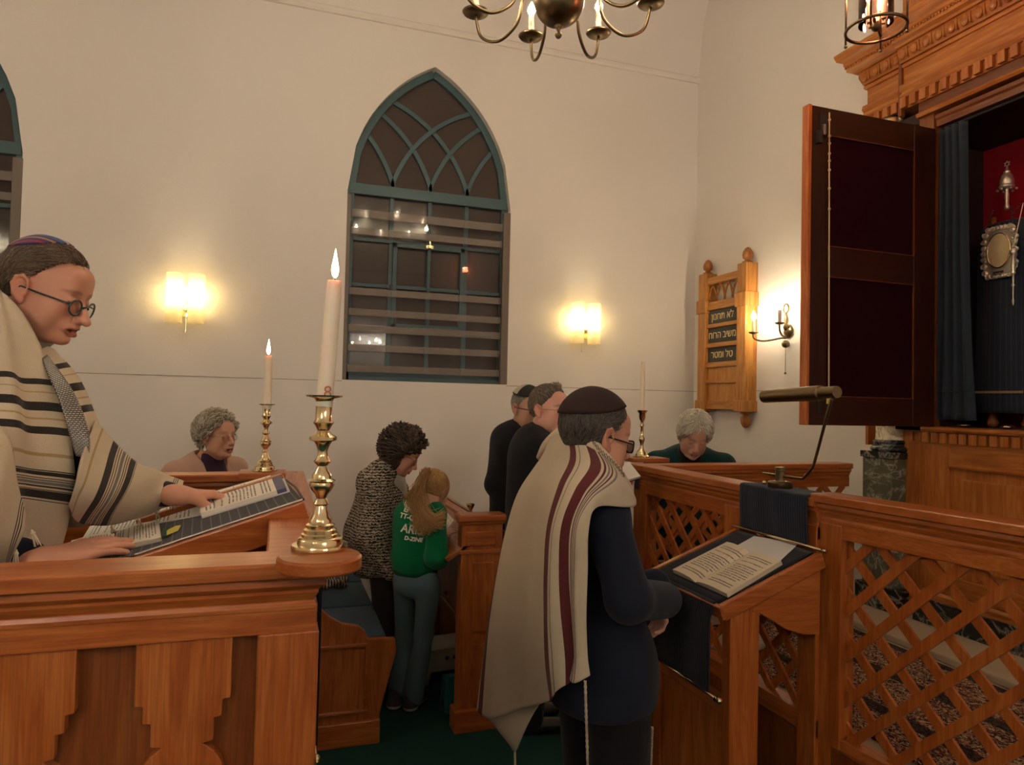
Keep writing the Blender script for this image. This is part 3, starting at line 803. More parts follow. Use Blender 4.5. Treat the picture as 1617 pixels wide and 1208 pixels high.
# stepped cut-out boards
def step_board(cx,w):
    z0=BZ-.129
    half=[(w/2,z0),(w/2,z0-.106),(w/2-.013,z0-.108),(w/2-.013,z0-.136),(w/2-.026,z0-.138),(w/2-.026,z0-.176)]
    r=w*.46; zc=z0-.176-r*.93
    for i in range(9):
        a=R(62-i*19); half.append((r*math.cos(a),zc+r*math.sin(a)))
    half+= [(w/2-.028,z0-.45),(w/2-.014,z0-.47),(w/2,z0-.52),(w/2,z0-.8)]
    poly=[(cx+a,b) for a,b in half]+[(cx-a,b) for a,b in half[::-1]]
    mb=MB(); mb.prism(poly,lambda a,b,c:(a,c,b),yf+.006,yf+.030)
    obj('cutout_board',mb,WZ,bim,bevel=.002)
for i in range(9): step_board(-.138-.236*i+ (.0 if i else .0),.148 if i else .150)
obj('bottom_rail',MB().box(-2.2,.06,yf,yf+.05,0,.30),WX,bim,bevel=.003)
def disc_stand(c,r,z0,z1,parent,nm='candle_stand'):
    obj(nm,MB().lathe([(0,z0),(r-.004,z0),(r,z0+.004),(r,z1-.004),(r-.004,z1),(0,z1)],(c[0],c[1],0),48),WX,parent,smooth=True,autos=40)
CS1=PZ(505,872,BZ+.028)
disc_stand(CS1,.070,BZ,BZ+.024,bim)
CS2=P(418,744,2.93)
CS2=PZ(418,744,BZ+.022)
obj('candle_stand',MB().box(CS2[0]-.085,CS2[0]+.07,CS2[1]-.07,CS2[1]+.07,BZ,BZ+.022),WX,bim,bevel=.003)
obj('platform_floor',MB().box(-2.2,.0,1.40,2.79,0,.33),GRN,bim)
# cloth edge with rod hanging on the platform's right side
ch=thing('hanging_cloth','black cloth strip with brass rod end hanging at the platform corner','cloth',(.105,1.60,1.2))
ppx=PX(507,1190,.115)
obj('cloth',MB().box(.098,.108,ppx[1]+.02,ppx[1]+.40,ppx[2]+.01,BZ-.13),cloth('black_cloth',(.012,.012,.018)),ch)
obj('rod',MB().tube([(.103,ppx[1]-.012,ppx[2]),(.103,ppx[1]+.42,ppx[2])],.004,8).ball((.103,ppx[1]-.02,ppx[2]),.010,12,8).ball((.103,ppx[1]-.034,ppx[2]),.006,10,8),brass(),ch,smooth=True)

# ---------------------------------------------------------------- sloping desk of the bimah
DA=V(.067,1.747,1.447); DB=V(.022,2.20,1.452); DS=V(-.60,0,-.194)
DC=DA+DS; DD=DB+DS
e1=(DB-DA).normalized(); e2=DS.normalized(); DN=e2.cross(e1).normalized()
if DN.z<0: DN=-DN
def DP(px,py,h=0):
    r=V(*ray(px,py)); o=V(*CAM); p0=DA+DN*h; t=(p0-o).dot(DN)/r.dot(DN); return o+r*t
def slab(mb,a,b,c,d,n,h0,h1):
    P8=[q+n*h for h in(h0,h1) for q in(a,b,c,d)]
    mb.add(P8,[(0,1,2,3),(7,6,5,4),(0,4,5,1),(1,5,6,2),(2,6,7,3),(3,7,4,0)]); return mb
dk=thing('reading_desk','sloping oak reading desk with grey pinstripe cover inside the left platform','desk',tuple(DC+V(.3,.2,-.5)))
obj('desk_board',slab(MB(),DA+e1*.004,DB-e1*.004,DD-e1*.004,DC+e1*.004,DN,-.034,-.002),WX,dk,bevel=.002)
w=.022
obj('edge_frame',slab(MB(),DA,DA+e1*w,DC+e1*w,DC,DN,-.068,.002),WX,dk,bevel=.003)
obj('edge_frame',slab(MB(),DB-e1*.03,DB,DB+DS*.64,DB+DS*.64-e1*.03,DN,-.045,.022),WX,dk,bevel=.003)
obj('edge_frame',slab(MB(),DC-e2*.0,DD,DD+e2*.02,DC+e2*.02,DN,-.045,.018),WY,dk,bevel=.003)
sup=MB()
for (x0,x1) in((-.34,-.02),): sup.prism([(x0,.33),(x1,.33),(x1,1.41-.02),(x0,1.29)],lambda a,b,c:(a,c,b),1.84,1.865).prism([(x0,.33),(x1,.33),(x1,1.39),(x0,1.29)],lambda a,b,c:(a,c,b),2.12,2.145)
sup.box(-.34,-.32,1.865,2.12,.33,1.28)
obj('support',sup,WXd,dk)
PIN=stripes('pinstripe_cloth',(.055,.055,.062),((.5,.12,(.15,.15,.16)),),'V',ws=500,freq=28)
m=slab(MB(),DA+e1*.026-DN*0,DB-e1*.034,DB-e1*.034+DS*.99,DA+e1*.026+DS*.99,DN,.0,.004)
m=MB(); q=[DA+e1*.026+DN*.004,DB-e1*.034+DN*.004,DB-e1*.034+DS*.99+DN*.004,DA+e1*.026+DS*.99+DN*.004]
m.add(q,[(0,1,2,3)],[(0,0),(1,0),(1,1),(0,1)])
dc=obj('desk_cover',m,PIN,dk)
obj('cover_piping',MB().tube([DA+e1*.024+DN*.005,DA+e1*.024+DS*.6+DN*.005],.0022,6),plain('white_piping',(.6,.56,.5),.6),dc)
obj('cover_piping',MB().tube([DA+e1*.026+DN*.004-e2*.002,(DA+DB)/2+DN*.006-e2*.008,DB-e1*.036+DN*.005-e2*.002],.003,6),plain('dark_piping',(.02,.02,.03),.6),dc)
def pages(name,th,a,b,c,d,n,h0,h1,mat,rot=0):
    """book block between heights; a..d corners on the plane; printed face on top"""
    m=MB(); T=[q+n*h1 for q in(a,b,c,d)]; B=[q+n*h0 for q in(a,b,c,d)]
    uv=[(0,0),(1,0),(1,1),(0,1)]; uv=uv[rot:]+uv[:rot]
    m.add(T,[(0,1,2,3)],uv)
    m.add(T+B,[(4,7,6,5),(0,4,5,1),(1,5,6,2),(2,6,7,3),(3,7,4,0)],[(0,0)]*8)
    return obj(name,m,mat,th,fix=True)
PG=page(rows=22,cols=1); PGc=page('booklet_page',rows=30,m=(.08,.92,.05,.95))
def openbook(name,label,cat,a,b,c,d,n,h,mat,cover,spine_frac=.5,rot=0,group=None):
    """a,b: bottom edge (left,right) of the opened book, c,d: top edge (right,left). spine runs from bottom to top"""
    cc=(a+b+c+d)/4; th=thing(name,label,cat,tuple(cc),group)
    N=14; g=[]; 
    for v in(0,.5,1.0):
        L=a.lerp(d,v); Rr=b.lerp(c,v); row=[]
        for i in range(N+1):
            u=i/N; s=abs(u-spine_frac)/max(spine_frac,1-spine_frac)
            z=h*(.55+.45*math.sin(min(1,s*1.25)*PI*.75))*(1 if s>.04 else .35)
            row.append(L.lerp(Rr,u)+n*z)
        g.append(row)
    m=MB(); vs=[];uv=[]
    for j,row in enumerate(g):
        for i,p in enumerate(row): vs.append(p); uv.append(((i/N*2)%1 if i<N else 1,1-j/2))
    fs=[];fu=[]
    for j in range(2):
        for i in range(N):
            f=(j*(N+1)+i,j*(N+1)+i+1,(j+1)*(N+1)+i+1,(j+1)*(N+1)+i); 
            u0=(i%(N//2))/(N//2); u1=u0+2/N
            m.add([vs[k] for k in f],[(0,1,2,3)],[(u0,1-j/2),(u1,1-j/2),(u1,1-(j+1)/2),(u0,1-(j+1)/2)])
    # remap uv properly: lines run along u (across page), rows run along v
    obj('printed_pages',m,mat,th,fix=False)
    s=MB()
    for (r0,flip) in((g[0],1),(g[-1],0)):
        for i in range(N): s.add([r0[i],r0[i+1],(a if flip else d).lerp(b if flip else c,(i+1)/N)+n*.002,(a if flip else d).lerp(b if flip else c,i/N)+n*.002],[(0,1,2,3)])
    for i,(p,q) in((0,(a,d)),(N,(b,c))):
        s.add([g[0][i],g[1][i],g[2][i],q+n*.002,p+n*.002],[(0,1,2,3,4)])
    obj('page_block',s,plain('page_edge',(.62,.54,.42),.8,grain=.5,gs=300),th,fix=False)
    k=(b-a).normalized()*.004; j=(d-a).normalized()*.003
    obj('cover',slab(MB(),a-k-j,b+k-j,c+k+j,d-k+j,n,-.001,.003),cover,th)
    return th
E3=DN
# loose printed sheet, open prayer book, booklet on the desk
NL,NR,FR=DP(92,898),DP(257,857),DP(255,833)
a0=DP(100,894); b0=DP(257,857); c0=DP(252,828); d0=a0+(c0-b0)
sh=thing('printed_sheet','long white printed sheet lying across the middle of the pinstripe desk','sheet of paper',tuple(DP(230,815)))
p1,p2,p3,p4=DP(132,852),DP(322,816),DP(322,790),DP(143,834)
pages('sheet',sh,p1,p2,p3,p4,DN,.0045,.0065,page('sheet_page',rows=30,m=(.05,.95,.05,.9),col=(.72,.70,.66),axis=1))
openbook('prayer_book','thick open prayer book under the right hand of the striped-shawl man','book',a0,b0,c0,d0,DN,.016,page('prayer_page',rows=16,m=(.1,.92,.08,.92),axis=1),plain('navy_cover',(.02,.03,.08),.5))
bk=thing('booklet','long printed booklet with a navy strip at the top of the pinstripe desk','booklet',tuple(DP(385,785)))
q1,q2,q3,q4=DP(320,821),DP(459,779),DP(448,754),DP(316,792)
pages('booklet_pages',bk,q1,q1.lerp(q2,.86),q4.lerp(q3,.86),q4,DN,.008,.018,page('booklet_page2',rows=20,m=(.05,.95,.04,.96),axis=1))
pages('navy_strip',bk,q1.lerp(q2,.86),q1.lerp(q2,.97),q4.lerp(q3,.97),q4.lerp(q3,.86),DN,.008,.018,plain('navy_strip',(.06,.07,.16),.6))
obj('cover',slab(MB(),q1,q2,q3,q4,DN,.004,.008),plain('white_card',(.6,.58,.54),.6),bk)
rb=thing('bookmark','green and yellow ribbon bookmark trailing from the open prayer book','bookmark',tuple(DP(270,838)))
r0,r1,r2=DP(256,846,.012),DP(270,838,.010),DP(286,829,.007)
obj('yellow_tail',MB().add([r0+DN*.001,DP(264,845,.010),DP(281,838,.008),r2,DP(278,830,.008),DP(266,836,.012)],[(0,1,2,3,4,5)]),plain('yellow_ribbon',(.62,.56,.10),.6),rb)
obj('green_end',MB().add([DP(255,847,.014),DP(263,846,.012),DP(264,833,.012),DP(257,834,.014)],[(0,1,2,3)]),plain('green_ribbon',(.01,.07,.05),.6),rb)

# ---------------------------------------------------------------- candlesticks and candles
def stick_prof(k=1.0):
    p=[(0,0),(.052,0),(.054,.004),(.052,.009),(.043,.010),(.042,.018),(.040,.022),(.035,.024),(.035,.029),(.031,.031),(.031,.037),(.026,.040),(.027,.046),(.022,.049),(.022,.055),(.018,.060),(.013,.074),(.011,.082),(.015,.086),(.013,.090),(.009,.096),(.012,.104),(.019,.112),(.024,.122),(.022,.127),(.026,.130),(.019,.134),(.018,.142),(.012,.150),(.009,.158),(.017,.167),(.011,.174),(.009,.186),(.013,.198),(.017,.205),(.026,.208),(.026,.214),(.017,.219),(.011,.226),(.016,.236),(.020,.241),(.0155,.246),(.0155,.282),(.019,.288),(.034,.291),(.035,.294),(.017,.294),(.0135,.292),(.0135,.26),(0,.26)]
    return p
def candlestick(loc,H,label,scale_r=1.0,prof=None):
    k=H/.294; th=thing('candlestick',label,'candlestick',loc,'brass candlesticks with white candles')
    obj('stick',MB().lathe([(r*k*scale_r,z*k) for r,z in (prof or stick_prof())],(loc[0],loc[1],loc[2]),40),brass(),th,smooth=True,autos=50)
    return th
def wax(name='candle_wax'):
    t=NT(name); t.bsdf((.82,.70,.56),.45,Subsurface_Weight=.25,Subsurface_Scale=.02,Specular_IOR_Level=.4); return t.m
WAX=wax()
def candle(loc,r0,r1,h,lean,lit,label,mono=False):
    th=thing('candle',label,'candle',loc)
    n=10; pts=[(loc[0]+lean[0]*i/n,loc[1]+lean[1]*i/n,loc[2]+h*i/n) for i in range(n+1)]
    rs=[r0+(r1-r0)*i/n for i in range(n+1)]; rs[-1]*=.93
    obj('wax',MB().tube(pts,rs,24),WAX,th,smooth=True,autos=50)
    top=pts[-1]; s=r1/.013
    if lit:
        obj('wick',MB().tube([top,(top[0],top[1],top[2]+.008*s)],.0012*s,6),plain('wick',(.01,.008,.006),.9),th)
        fl=[(0,.0),(.0045,.006),(.0062,.014),(.0055,.022),(.0035,.033),(.0014,.045),(0,.052)]
        obj('flame',MB().lathe([(r*s,z*s+.004*s) for r,z in fl],top,16),emit('flame',(1,.62,.30),9),th,smooth=True)
        light('flame_light',(top[0],top[1],top[2]+.03*s),.55,(1,.55,.25),.008,th)
    if mono:
        try:
            bx=loc; M=Matrix.Translation(V(loc[0]+.0045,loc[1]-.0150,loc[2]+.025))@Matrix.Rotation(R(-3),4,'Z')@Matrix.Rotation(R(90),4,'X')
            add_text('stamped_letter','8',.030,M,plain('copper_print',(.45,.14,.05),.4),th,ext=.0015)
        except Exception as e: print(e)
    return th
def stick_for(px,pyb,d,pytop,pyc,label,clabel,lit,r,z0=None,prof=None,lean=(0,0),mono=False,rs=1.0):
    b=P(px,pyb,d) if z0 is None else PZ(px,pyb,z0)
    d=proj(b)[2]; H=(pyb-pytop)*d/F_PX; hc=(pytop-pyc)*d/F_PX
    candlestick(b,H,label,rs,prof)
    k=H/.294
    candle((b[0],b[1],b[2]+.272*k),r,r*.92,hc+.022*k,lean,lit,clabel,mono)
stick_for(505,866,0,624,441,'large ringed brass candlestick standing on the near corner disc of the platform','tall burning white candle with a copper figure, on the near brass candlestick',True,.0148,z0=BZ+.024,lean=(.012,0),mono=True)
stick_for(418,744,0,638,562,'ringed brass candlestick on the far rail of the platform, beside the pink-jacket woman','burning white candle on the far platform rail',True,.0155,z0=BZ+.022)
p3_=[(0,0),(.052,0),(.052,.008),(.042,.014),(.036,.03),(.018,.05),(.012,.065),(.010,.08),(.016,.10),(.020,.115),(.012,.13),(.009,.14),(.009,.19),(.015,.20),(.009,.21),(.009,.225),(.017,.235),(.021,.25),(.021,.275),(.031,.285),(.034,.294),(.018,.294),(0,.29)]
# ---------------------------------------------------------------- fence round the ark dais
fen=thing('lattice_fence','oak lattice fence around the ark dais, carrying the sloping book rest','fence',(FX,2.6,0))
fx=FX+.045
obj('top_rail',MB().sweep(rail_prof(.042,1.0),[(fx,FY-.1,ZF),(fx,1.97,ZF)]),WY,fen,bevel=.0015)
obj('top_rail',MB().sweep(rail_prof(.042,1.0),[(XA-.04,FY,ZF),(fx,FY,ZF),(fx,FY-.1,ZF)]),WX,fen,bevel=.0015)
def panel_Y(x,y0,y1,z0,z1,par,nm='lattice'):
    obj(nm,lattice(MB(),y0,y1,z0,z1,lambda u,z,c:(x+c,u,z)),wood('z',1.0),par)
for a,b in((FY-.085,FY+.035),(2.395,2.50),(1.97,2.06)):
    obj('post',MB().box(FX+.008,FX+.078,a,b,0,ZF-.098),WZ,fen,bevel=.003)
obj('upper_rail',MB().box(FX+.012,FX+.074,1.97,FY,ZF-.145,ZF-.09),WY,fen,bevel=.002)
obj('lower_rail',MB().box(FX+.012,FX+.074,1.97,FY,DZ-.02,DZ+.045),WY,fen,bevel=.002)
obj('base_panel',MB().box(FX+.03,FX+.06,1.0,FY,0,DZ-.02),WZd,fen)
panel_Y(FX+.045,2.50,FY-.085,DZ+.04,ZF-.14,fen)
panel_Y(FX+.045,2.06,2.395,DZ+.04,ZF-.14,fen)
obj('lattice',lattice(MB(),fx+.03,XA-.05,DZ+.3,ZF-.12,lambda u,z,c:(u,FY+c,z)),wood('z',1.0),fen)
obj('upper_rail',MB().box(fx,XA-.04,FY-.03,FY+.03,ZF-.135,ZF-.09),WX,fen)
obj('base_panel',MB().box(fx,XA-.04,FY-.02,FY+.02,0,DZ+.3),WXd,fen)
CS3=PZ(1013,722,ZF+.022)
obj('candle_stand',MB().box(CS3[0]-.09,CS3[0]+.13,CS3[1]-.08,CS3[1]+.08,ZF,ZF+.022),WX,fen,bevel=.003)
obj('latch',MB().box(FX-.004,FX+.008,FY-.02,FY+.005,ZF-.13,ZF-.06),plain('iron',(.03,.03,.03),.5,spec=.5),fen)
stick_for(1013,722,0,648,571,'plain slender brass candlestick on the fence corner behind the man at the book rest','unlit white candle on the fence corner against the wall',False,.0135,z0=ZF+.022,prof=p3_)
gd=V(1.885-1.79,1.29-1.985,0).normalized()
gt=thing('lattice_gate','oak lattice gate with moulded top rail at the lower right corner of the view','gate',(1.79+.045,1.985,0))
g0=V(1.79+.045,1.985,0); gn=V(gd.y,-gd.x,0); GZ=1.405
def gfn(u,z,c): q=g0+gd*u-gn*c; return (q.x,q.y,z)
def gbox(u0,u1,c0,c1,z0,z1): 
    m=MB(); m.prism([(u0,z0),(u1,z0),(u1,z1),(u0,z1)],gfn,c0,c1); return m
obj('top_rail',MB().sweep(rail_prof(.042,1.0),[tuple(g0+gd*-.01+V(0,0,GZ)),tuple(g0+gd*1.25+V(0,0,GZ))]),WY,gt,bevel=.0015)
obj('upper_rail',gbox(0,1.25,-.03,.03,GZ-.145,GZ-.09),WY,gt,bevel=.002)
obj('lower_rail',gbox(0,1.25,-.03,.03,DZ-.06,DZ+.01),WY,gt,bevel=.002)
obj('post',gbox(0,.095,-.034,.034,.0,GZ-.098),WZ,gt,bevel=.003)
obj('post',gbox(1.17,1.25,-.034,.034,.0,GZ-.098),WZ,gt,bevel=.003)
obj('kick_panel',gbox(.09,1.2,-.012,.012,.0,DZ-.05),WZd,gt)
obj('lattice',lattice(MB(),.09,1.18,DZ,GZ-.14,gfn,pitch=.150,w=.031),wood('z',1.0),gt)
# ---------------------------------------------------------------- book rest on the fence
LA=V(1.765,1.914,1.205); LB=V(1.765,2.396,1.205); LS=V(-.39,0,-.148)
LC=LA+LS; LD=LB+LS; l1=(LB-LA).normalized(); l2=LS.normalized(); LN_=l2.cross(l1).normalized()
if LN_.z<0: LN_=-LN_
def LP(px,py,h=0):
    r=V(*ray(px,py)); o=V(*CAM); p0=LA+LN_*h; t=(p0-o).dot(LN_)/r.dot(LN_); return o+r*t
le=thing('book_rest','sloping oak book rest fixed to the lattice fence before the man in the maroon-striped shawl','lectern',(1.42,2.15,0))
obj('desk_board',slab(MB(),LA+l1*.004,LB-l1*.004,LD-l1*.004,LC+l1*.004,LN_,-.022,-.002),WX,le)
for s0 in(LA,LB-l1*.022): obj('edge_frame',slab(MB(),s0,s0+l1*.022,s0+l1*.022+LS*1.02,s0+LS*1.02,LN_,-.045,.008),WX,le,bevel=.003)
obj('edge_frame',slab(MB(),LC,LD,LD+l2*.018,LC+l2*.018,LN_,-.04,.006),WY,le,bevel=.004)
br=[(1.50,1.085),(1.765,1.180),(1.765,.935),(1.70,.940),(1.63,.962),(1.565,1.0),(1.52,1.025),(1.49,1.03)]
for y in(1.925,2.36): obj('bracket',MB().prism(br,lambda a,b,c:(a,c,b),y,y+.022),WX,le,bevel=.002)
for y in(1.922,2.35): obj('leg',MB().box(1.405,1.475,y,y+.045,0,1.045).box(1.475,1.52,y+.004,y+.04,0,1.05),WZ,le,bevel=.003)
obj('front_panel',MB().box(1.418,1.43,1.96,2.36,.0,.70),WZ,le,bevel=.002)
for q0,q1 in((.69,.735),(0,.12)): obj('front_rail',MB().box(1.41,1.45,1.96,2.36,q0,q1),WY,le,bevel=.003)
RIB=stripes('navy_ribbed_cloth',(.028,.034,.058),((.5,.35,(.010,.012,.022)),),'U',ws=700,freq=30)
RIBB=stripes('black_ribbed_cloth',(.018,.020,.030),((.5,.35,(.008,.009,.014)),),'U',ws=700,freq=30)
cl=thing('lectern_cloth','dark ribbed cloth over the book rest hanging down its front, with brass rod ends','cloth',(1.4,2.15,1.05),'dark ribbed cloths with brass rods')
def cpatch(nm,rows,mat,par,y0=1.95,y1=2.365,n=9,fold=None):
    g=[[(x,y0+(y1-y0)*i/(n-1),z) for i in range(n)] for x,z in rows]; return patch(nm,g,mat,par,4,.004,fold)
up=LN_*.004
topc=[( (LA+LS*t+up).x,(LA+LS*t+up).z) for t in(0.01,.25,.5,.75,1.0)]
lowx=LC.x-.028
cpatch('top_cloth',topc,RIBB,cl)
cpatch('front_fall',[((LC+up).x-.002,(LC+up).z+.003),(lowx+.012,LC.z-.006),(lowx,LC.z-.05),(lowx,.95),(lowx,.85),(lowx,.775)],RIBB,cl,fold=lambda u,v:.003*np.sin(u*14)*v)
obj('lower_rod',MB().tube([(lowx,1.91,.772),(lowx,2.41,.772)],.0045,10).lathe([(0,-.024),(.006,-.022),(.009,-.014),(.006,-.006),(.01,-.003),(.004,0),(0,0)],(lowx,1.915,.772),12,Matrix.Rotation(R(90),3,'X').inverted()).ball((lowx,1.895,.772),.011,12,8),brass(),cl,smooth=True)
rc=thing('rail_cloth','navy ribbed cloth draped over the fence rail above the book rest, brass hem rod','cloth',(FX,2.18,ZF))
o_=.006; xt=fx-.062; 
cpatch('cloth',[(fx+.064,ZF-.22),(fx+.066,ZF-.08),(fx+.066,ZF-.01),(fx+.058,ZF+o_),(fx,ZF+o_),(xt+.004,ZF+o_),(xt-.004,ZF-.012),(xt-.004,ZF-.08),(xt-.001,ZF-.13),(xt+.001,1.222)],RIB,rc,y0=1.985,y1=2.355,fold=lambda u,v:.0015*np.sin(u*20)*(v>.5))
obj('hem_rod',MB().tube([(xt-.004,1.905,1.222),(xt-.004,2.40,1.222)],.0055,12).tube([(xt-.004,1.893,1.222),(xt-.004,1.912,1.222)],.007,12),brass(),rc,smooth=True)
# items on it
wp=thing('white_paper','blank white sheet under the top of the open book on the right book rest','sheet of paper',tuple(LP(1215,860)))
pages('sheet',wp,LP(1192,850),LP(1262,862),LP(1222,900),LP(1120,890),LN_,.008,.0095,plain('white_paper',(.62,.60,.58),.8))
ba,bb,bc,bd=LP(1064,906,.006),LP(1150,945,.006),LP(1236,893,.006),LP(1150,862,.006)
openbook('prayer_book','open cream prayer book on the right book rest','book',ba,bb,bc,bd,LN_,.020,page('siddur_page',rows=20,m=(.12,.92,.1,.9),col=(.66,.57,.42)),plain('black_cover',(.02,.02,.02),.5),.45)

# brass reading lamp
lb=PZ(1232,762,ZF+.008); lb=(fx-.01,PX(1232,762,fx-.01)[1],ZF+.008)
rl=thing('reading_lamp','brass reading lamp with a long tubular shade on the cloth-covered rail','lamp',lb)
obj('base',MB().lathe([(0,0),(.044,0),(.046,.004),(.046,.020),(.040,.024),(.02,.027),(0,.027)],lb,32),brass(1),rl,smooth=True,autos=40)
obj('post',MB().lathe([(0,.02),(.018,.02),(.018,.062),(.020,.064),(.020,.075),(.017,.078),(0,.078)],lb,24),brass(1),rl,smooth=True,autos=40)
s0=V(*PX(1207,626,1.63)); s1=V(*PX(1322,619,1.63)); 
pe=V(lb[0],lb[1],lb[2]+.045); j=V(*P(1313,630,proj(tuple(s1))[2]))
k1=V(*P(1268,756,proj(lb)[2]-.1)); k2=V(*P(1284,738,proj(lb)[2]-.15))
obj('arm',MB().tube([tuple(pe+V(0,.10,.0)),tuple(pe),tuple(k1.lerp(pe,.25)),tuple(k1),tuple(k1.lerp(k2,.6)),tuple(k2),tuple(j)],.0052,10),brass(1),rl,smooth=True)
obj('shade',MB().tube([tuple(s0-(s1-s0)*.02),tuple(s0),tuple(s0.lerp(s1,.80)),tuple(s0.lerp(s1,.81)),tuple(s1)],[.014,.0225,.0245,.019,.0185],24),brass(1),rl,smooth=True,autos=50)
obj('switch_knob',MB().ball((lb[0]-.03,lb[1]+.052,lb[2]+.014),.009,10,8).ball((lb[0]+.0,lb[1]+.058,lb[2]+.014),.009,10,8),brass(),rl,smooth=True)

# ---------------------------------------------------------------- dais and ark
CARP=plain('beige_carpet',(.42,.32,.22),.95,spec=.1,grain=.4,gs=300)
struct('floor_dais',MB().box(FX+.06,XA+.7,.6,FY,0,DZ),CARP)
struct('floor_step',MB().box(2.84,XA+.7,.6,3.2,DZ,.617),CARP,bevel=.008)
t=NT('patterned_rug'); c=t.coord(); vo=t.n('ShaderNodeTexVoronoi'); vo.inputs['Scale'].default_value=17; t.l(c,vo.inputs[0])
n=t.noise(c,26,5,.65,1.5); f=t.noise(t.mapping(c,(1,.6,1)),55,3,.6,2.5)
red=t.mix(t.ramp(n,[(.45,0),(.55,1)]),(.016,.010,.014),(.11,.022,.018)); 
cr=t.mix(t.ramp(f,[(.50,0),(.56,1)]),red,(.40,.27,.15))
sp=t.n('ShaderNodeSeparateXYZ'); t.l(c,sp.inputs[0])
bandm=t.math('GREATER_THAN',t.math('FRACT',t.math('MULTIPLY',sp.outputs[0],3.2)),.80)
col=t.mix(t.math('MULTIPLY',bandm,.85),cr,(.010,.008,.012))
t.bsdf(col,.95,bump=f,bs=.3,bd=.004,Specular_IOR_Level=.1); RUG=t.m
rg=obj('patterned_rug',MB().box(1.95,2.80,.7,3.05,DZ+.002,DZ+.012),RUG); tag(rg,'dark patterned rug lying on the dais behind the lattice gate','rug')
fl=obj('floral_cloth',MB().prism([(1.90,2.72),(2.02,2.62),(2.15,2.68),(2.22,2.80),(2.10,2.90),(1.93,2.88)],lambda a,b,c:(a,b,c),DZ+.014,DZ+.045),plain('cream_floral',(.50,.42,.33),.9,grain=.7,gs=25),bevel=.012); tag(fl,'cream bundle lying on the dais beside the fence','bundle')

ark=thing('torah_ark','tall oak ark with carved cornice, marble columns and opened door','cabinet',(XA,2.2,.617))
WYa,WXa,WZa=wood('y',1.0,-.28),wood('x',1.0,-.28),wood('z',1.0,-.22)
ME=marble((.065,.068,.045)); ME2=marble((.012,.013,.013),(.35,.33,.28),5,3); MC=marble((.50,.44,.32),(.12,.09,.06),4,5)
Y0=1.0
obj('plinth',MB().box(XA-.03,XA+.4,Y0,2.80,.617,.745),ME2,ark,bevel=.004)
obj('lower_cabinet',MB().box(XA+.012,XA+.45,Y0,2.755,.745,1.52),WZa,ark)
for a,b in((2.618,2.757),(2.0,2.09),(1.35,1.44)): obj('stile',MB().box(XA-.002,XA+.02,a,b,.79,1.53),WZa,ark,bevel=.003)
for q0,q1 in((1.43,1.53),(.79,.88)): obj('cross_rail',MB().box(XA-.001,XA+.02,Y0,2.62,q0,q1),WYa,ark,bevel=.003)
obj('base_moulding',MB().sweep([(-.01,0),(.025,0),(.025,.03),(.012,.042),(-.01,.045)],[(XA,2.757,.745),(XA,Y0,.745)]),WYa,ark)
for a,b in((2.09,2.618),(1.44,2.0)):
    obj('raised_panel',MB().box(XA+.004,XA+.02,a+.06,b-.06,.93,1.37),WZa,ark,bevel=.010)
obj('inset_moulding',MB().sweep([(-.008,0),(.004,0),(.008,.010),(.0,.016),(-.008,.016)],[(XA,2.62,1.418),(XA,Y0,1.418)]),WYa,ark)
obj('sill',MB().sweep([(-.05,0),(.028,0),(.034,.010),(.030,.022),(-.05,.026)],[(XA+.4,2.757,1.598),(XA,2.757,1.598),(XA,Y0,1.598)][1:]),WYa,ark)
def dentils(nm,x,y1,y0,z0,z1,dep,pitch=.058,fill=.62):
    m=MB(); y=y1
    while y>y0:
        m.box(x-dep,x+.01,y-pitch*fill,y,z0,z1); y-=pitch
    obj(nm,m,WZa,ark,bevel=.002)
dentils('dentil_band',XA-.002,2.757,Y0,1.540,1.592,.020,.052,.66)
obj('dentil_backing',MB().box(XA-.003,XA+.4,Y0,2.757,1.525,1.598),WYa,ark)
obj('side_return',MB().box(XA+.06,XA+.2,2.75,2.95,.617,1.62),WZa,ark)
dk2=MB()
for k in range(3): dk2.box(XA+.05,XA+.07,2.775+.05*k,2.805+.05*k,1.54,1.59)
obj('dentil_band',dk2,WZa,ark)
# inside of the ark
DKI=plain('dark_interior',(.030,.012,.010),.8); REDC=cloth('crimson_lining',(.50,.014,.030))
obj('inner_case',MB().box(XA+.02,XA+.75,Y0,2.97,1.60,1.622).box(XA+.02,XA+.75,Y0,2.97,3.22,3.24).box(XA+.02,XA+.75,2.95,2.97,1.6,3.24).box(XA+.02,XA+.045,2.74,2.97,1.6,3.30),DKI,ark)
obj('red_lining',MB().box(XA+.66,XA+.67,Y0,2.95,1.62,3.22),REDC,ark)
obj('jamb',MB().box(XA-.0,XA+.05,2.715,2.80,1.62,3.30),wood('z',.45),ark)
# architrave over the opening
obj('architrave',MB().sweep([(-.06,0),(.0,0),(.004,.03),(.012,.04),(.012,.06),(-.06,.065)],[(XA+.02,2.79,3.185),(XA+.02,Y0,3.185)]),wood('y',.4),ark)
obj('carved_fillet',MB().sweep([(-.05,0),(.022,.0),(.03,.012),(.022,.024),(-.05,.026)],[(XA,2.80,3.255),(XA,Y0,3.255)]),WYa,ark)
obj('soffit',MB().box(XA-.008,XA+.2,Y0,2.80,3.28,3.335),wood('y',.35),ark)
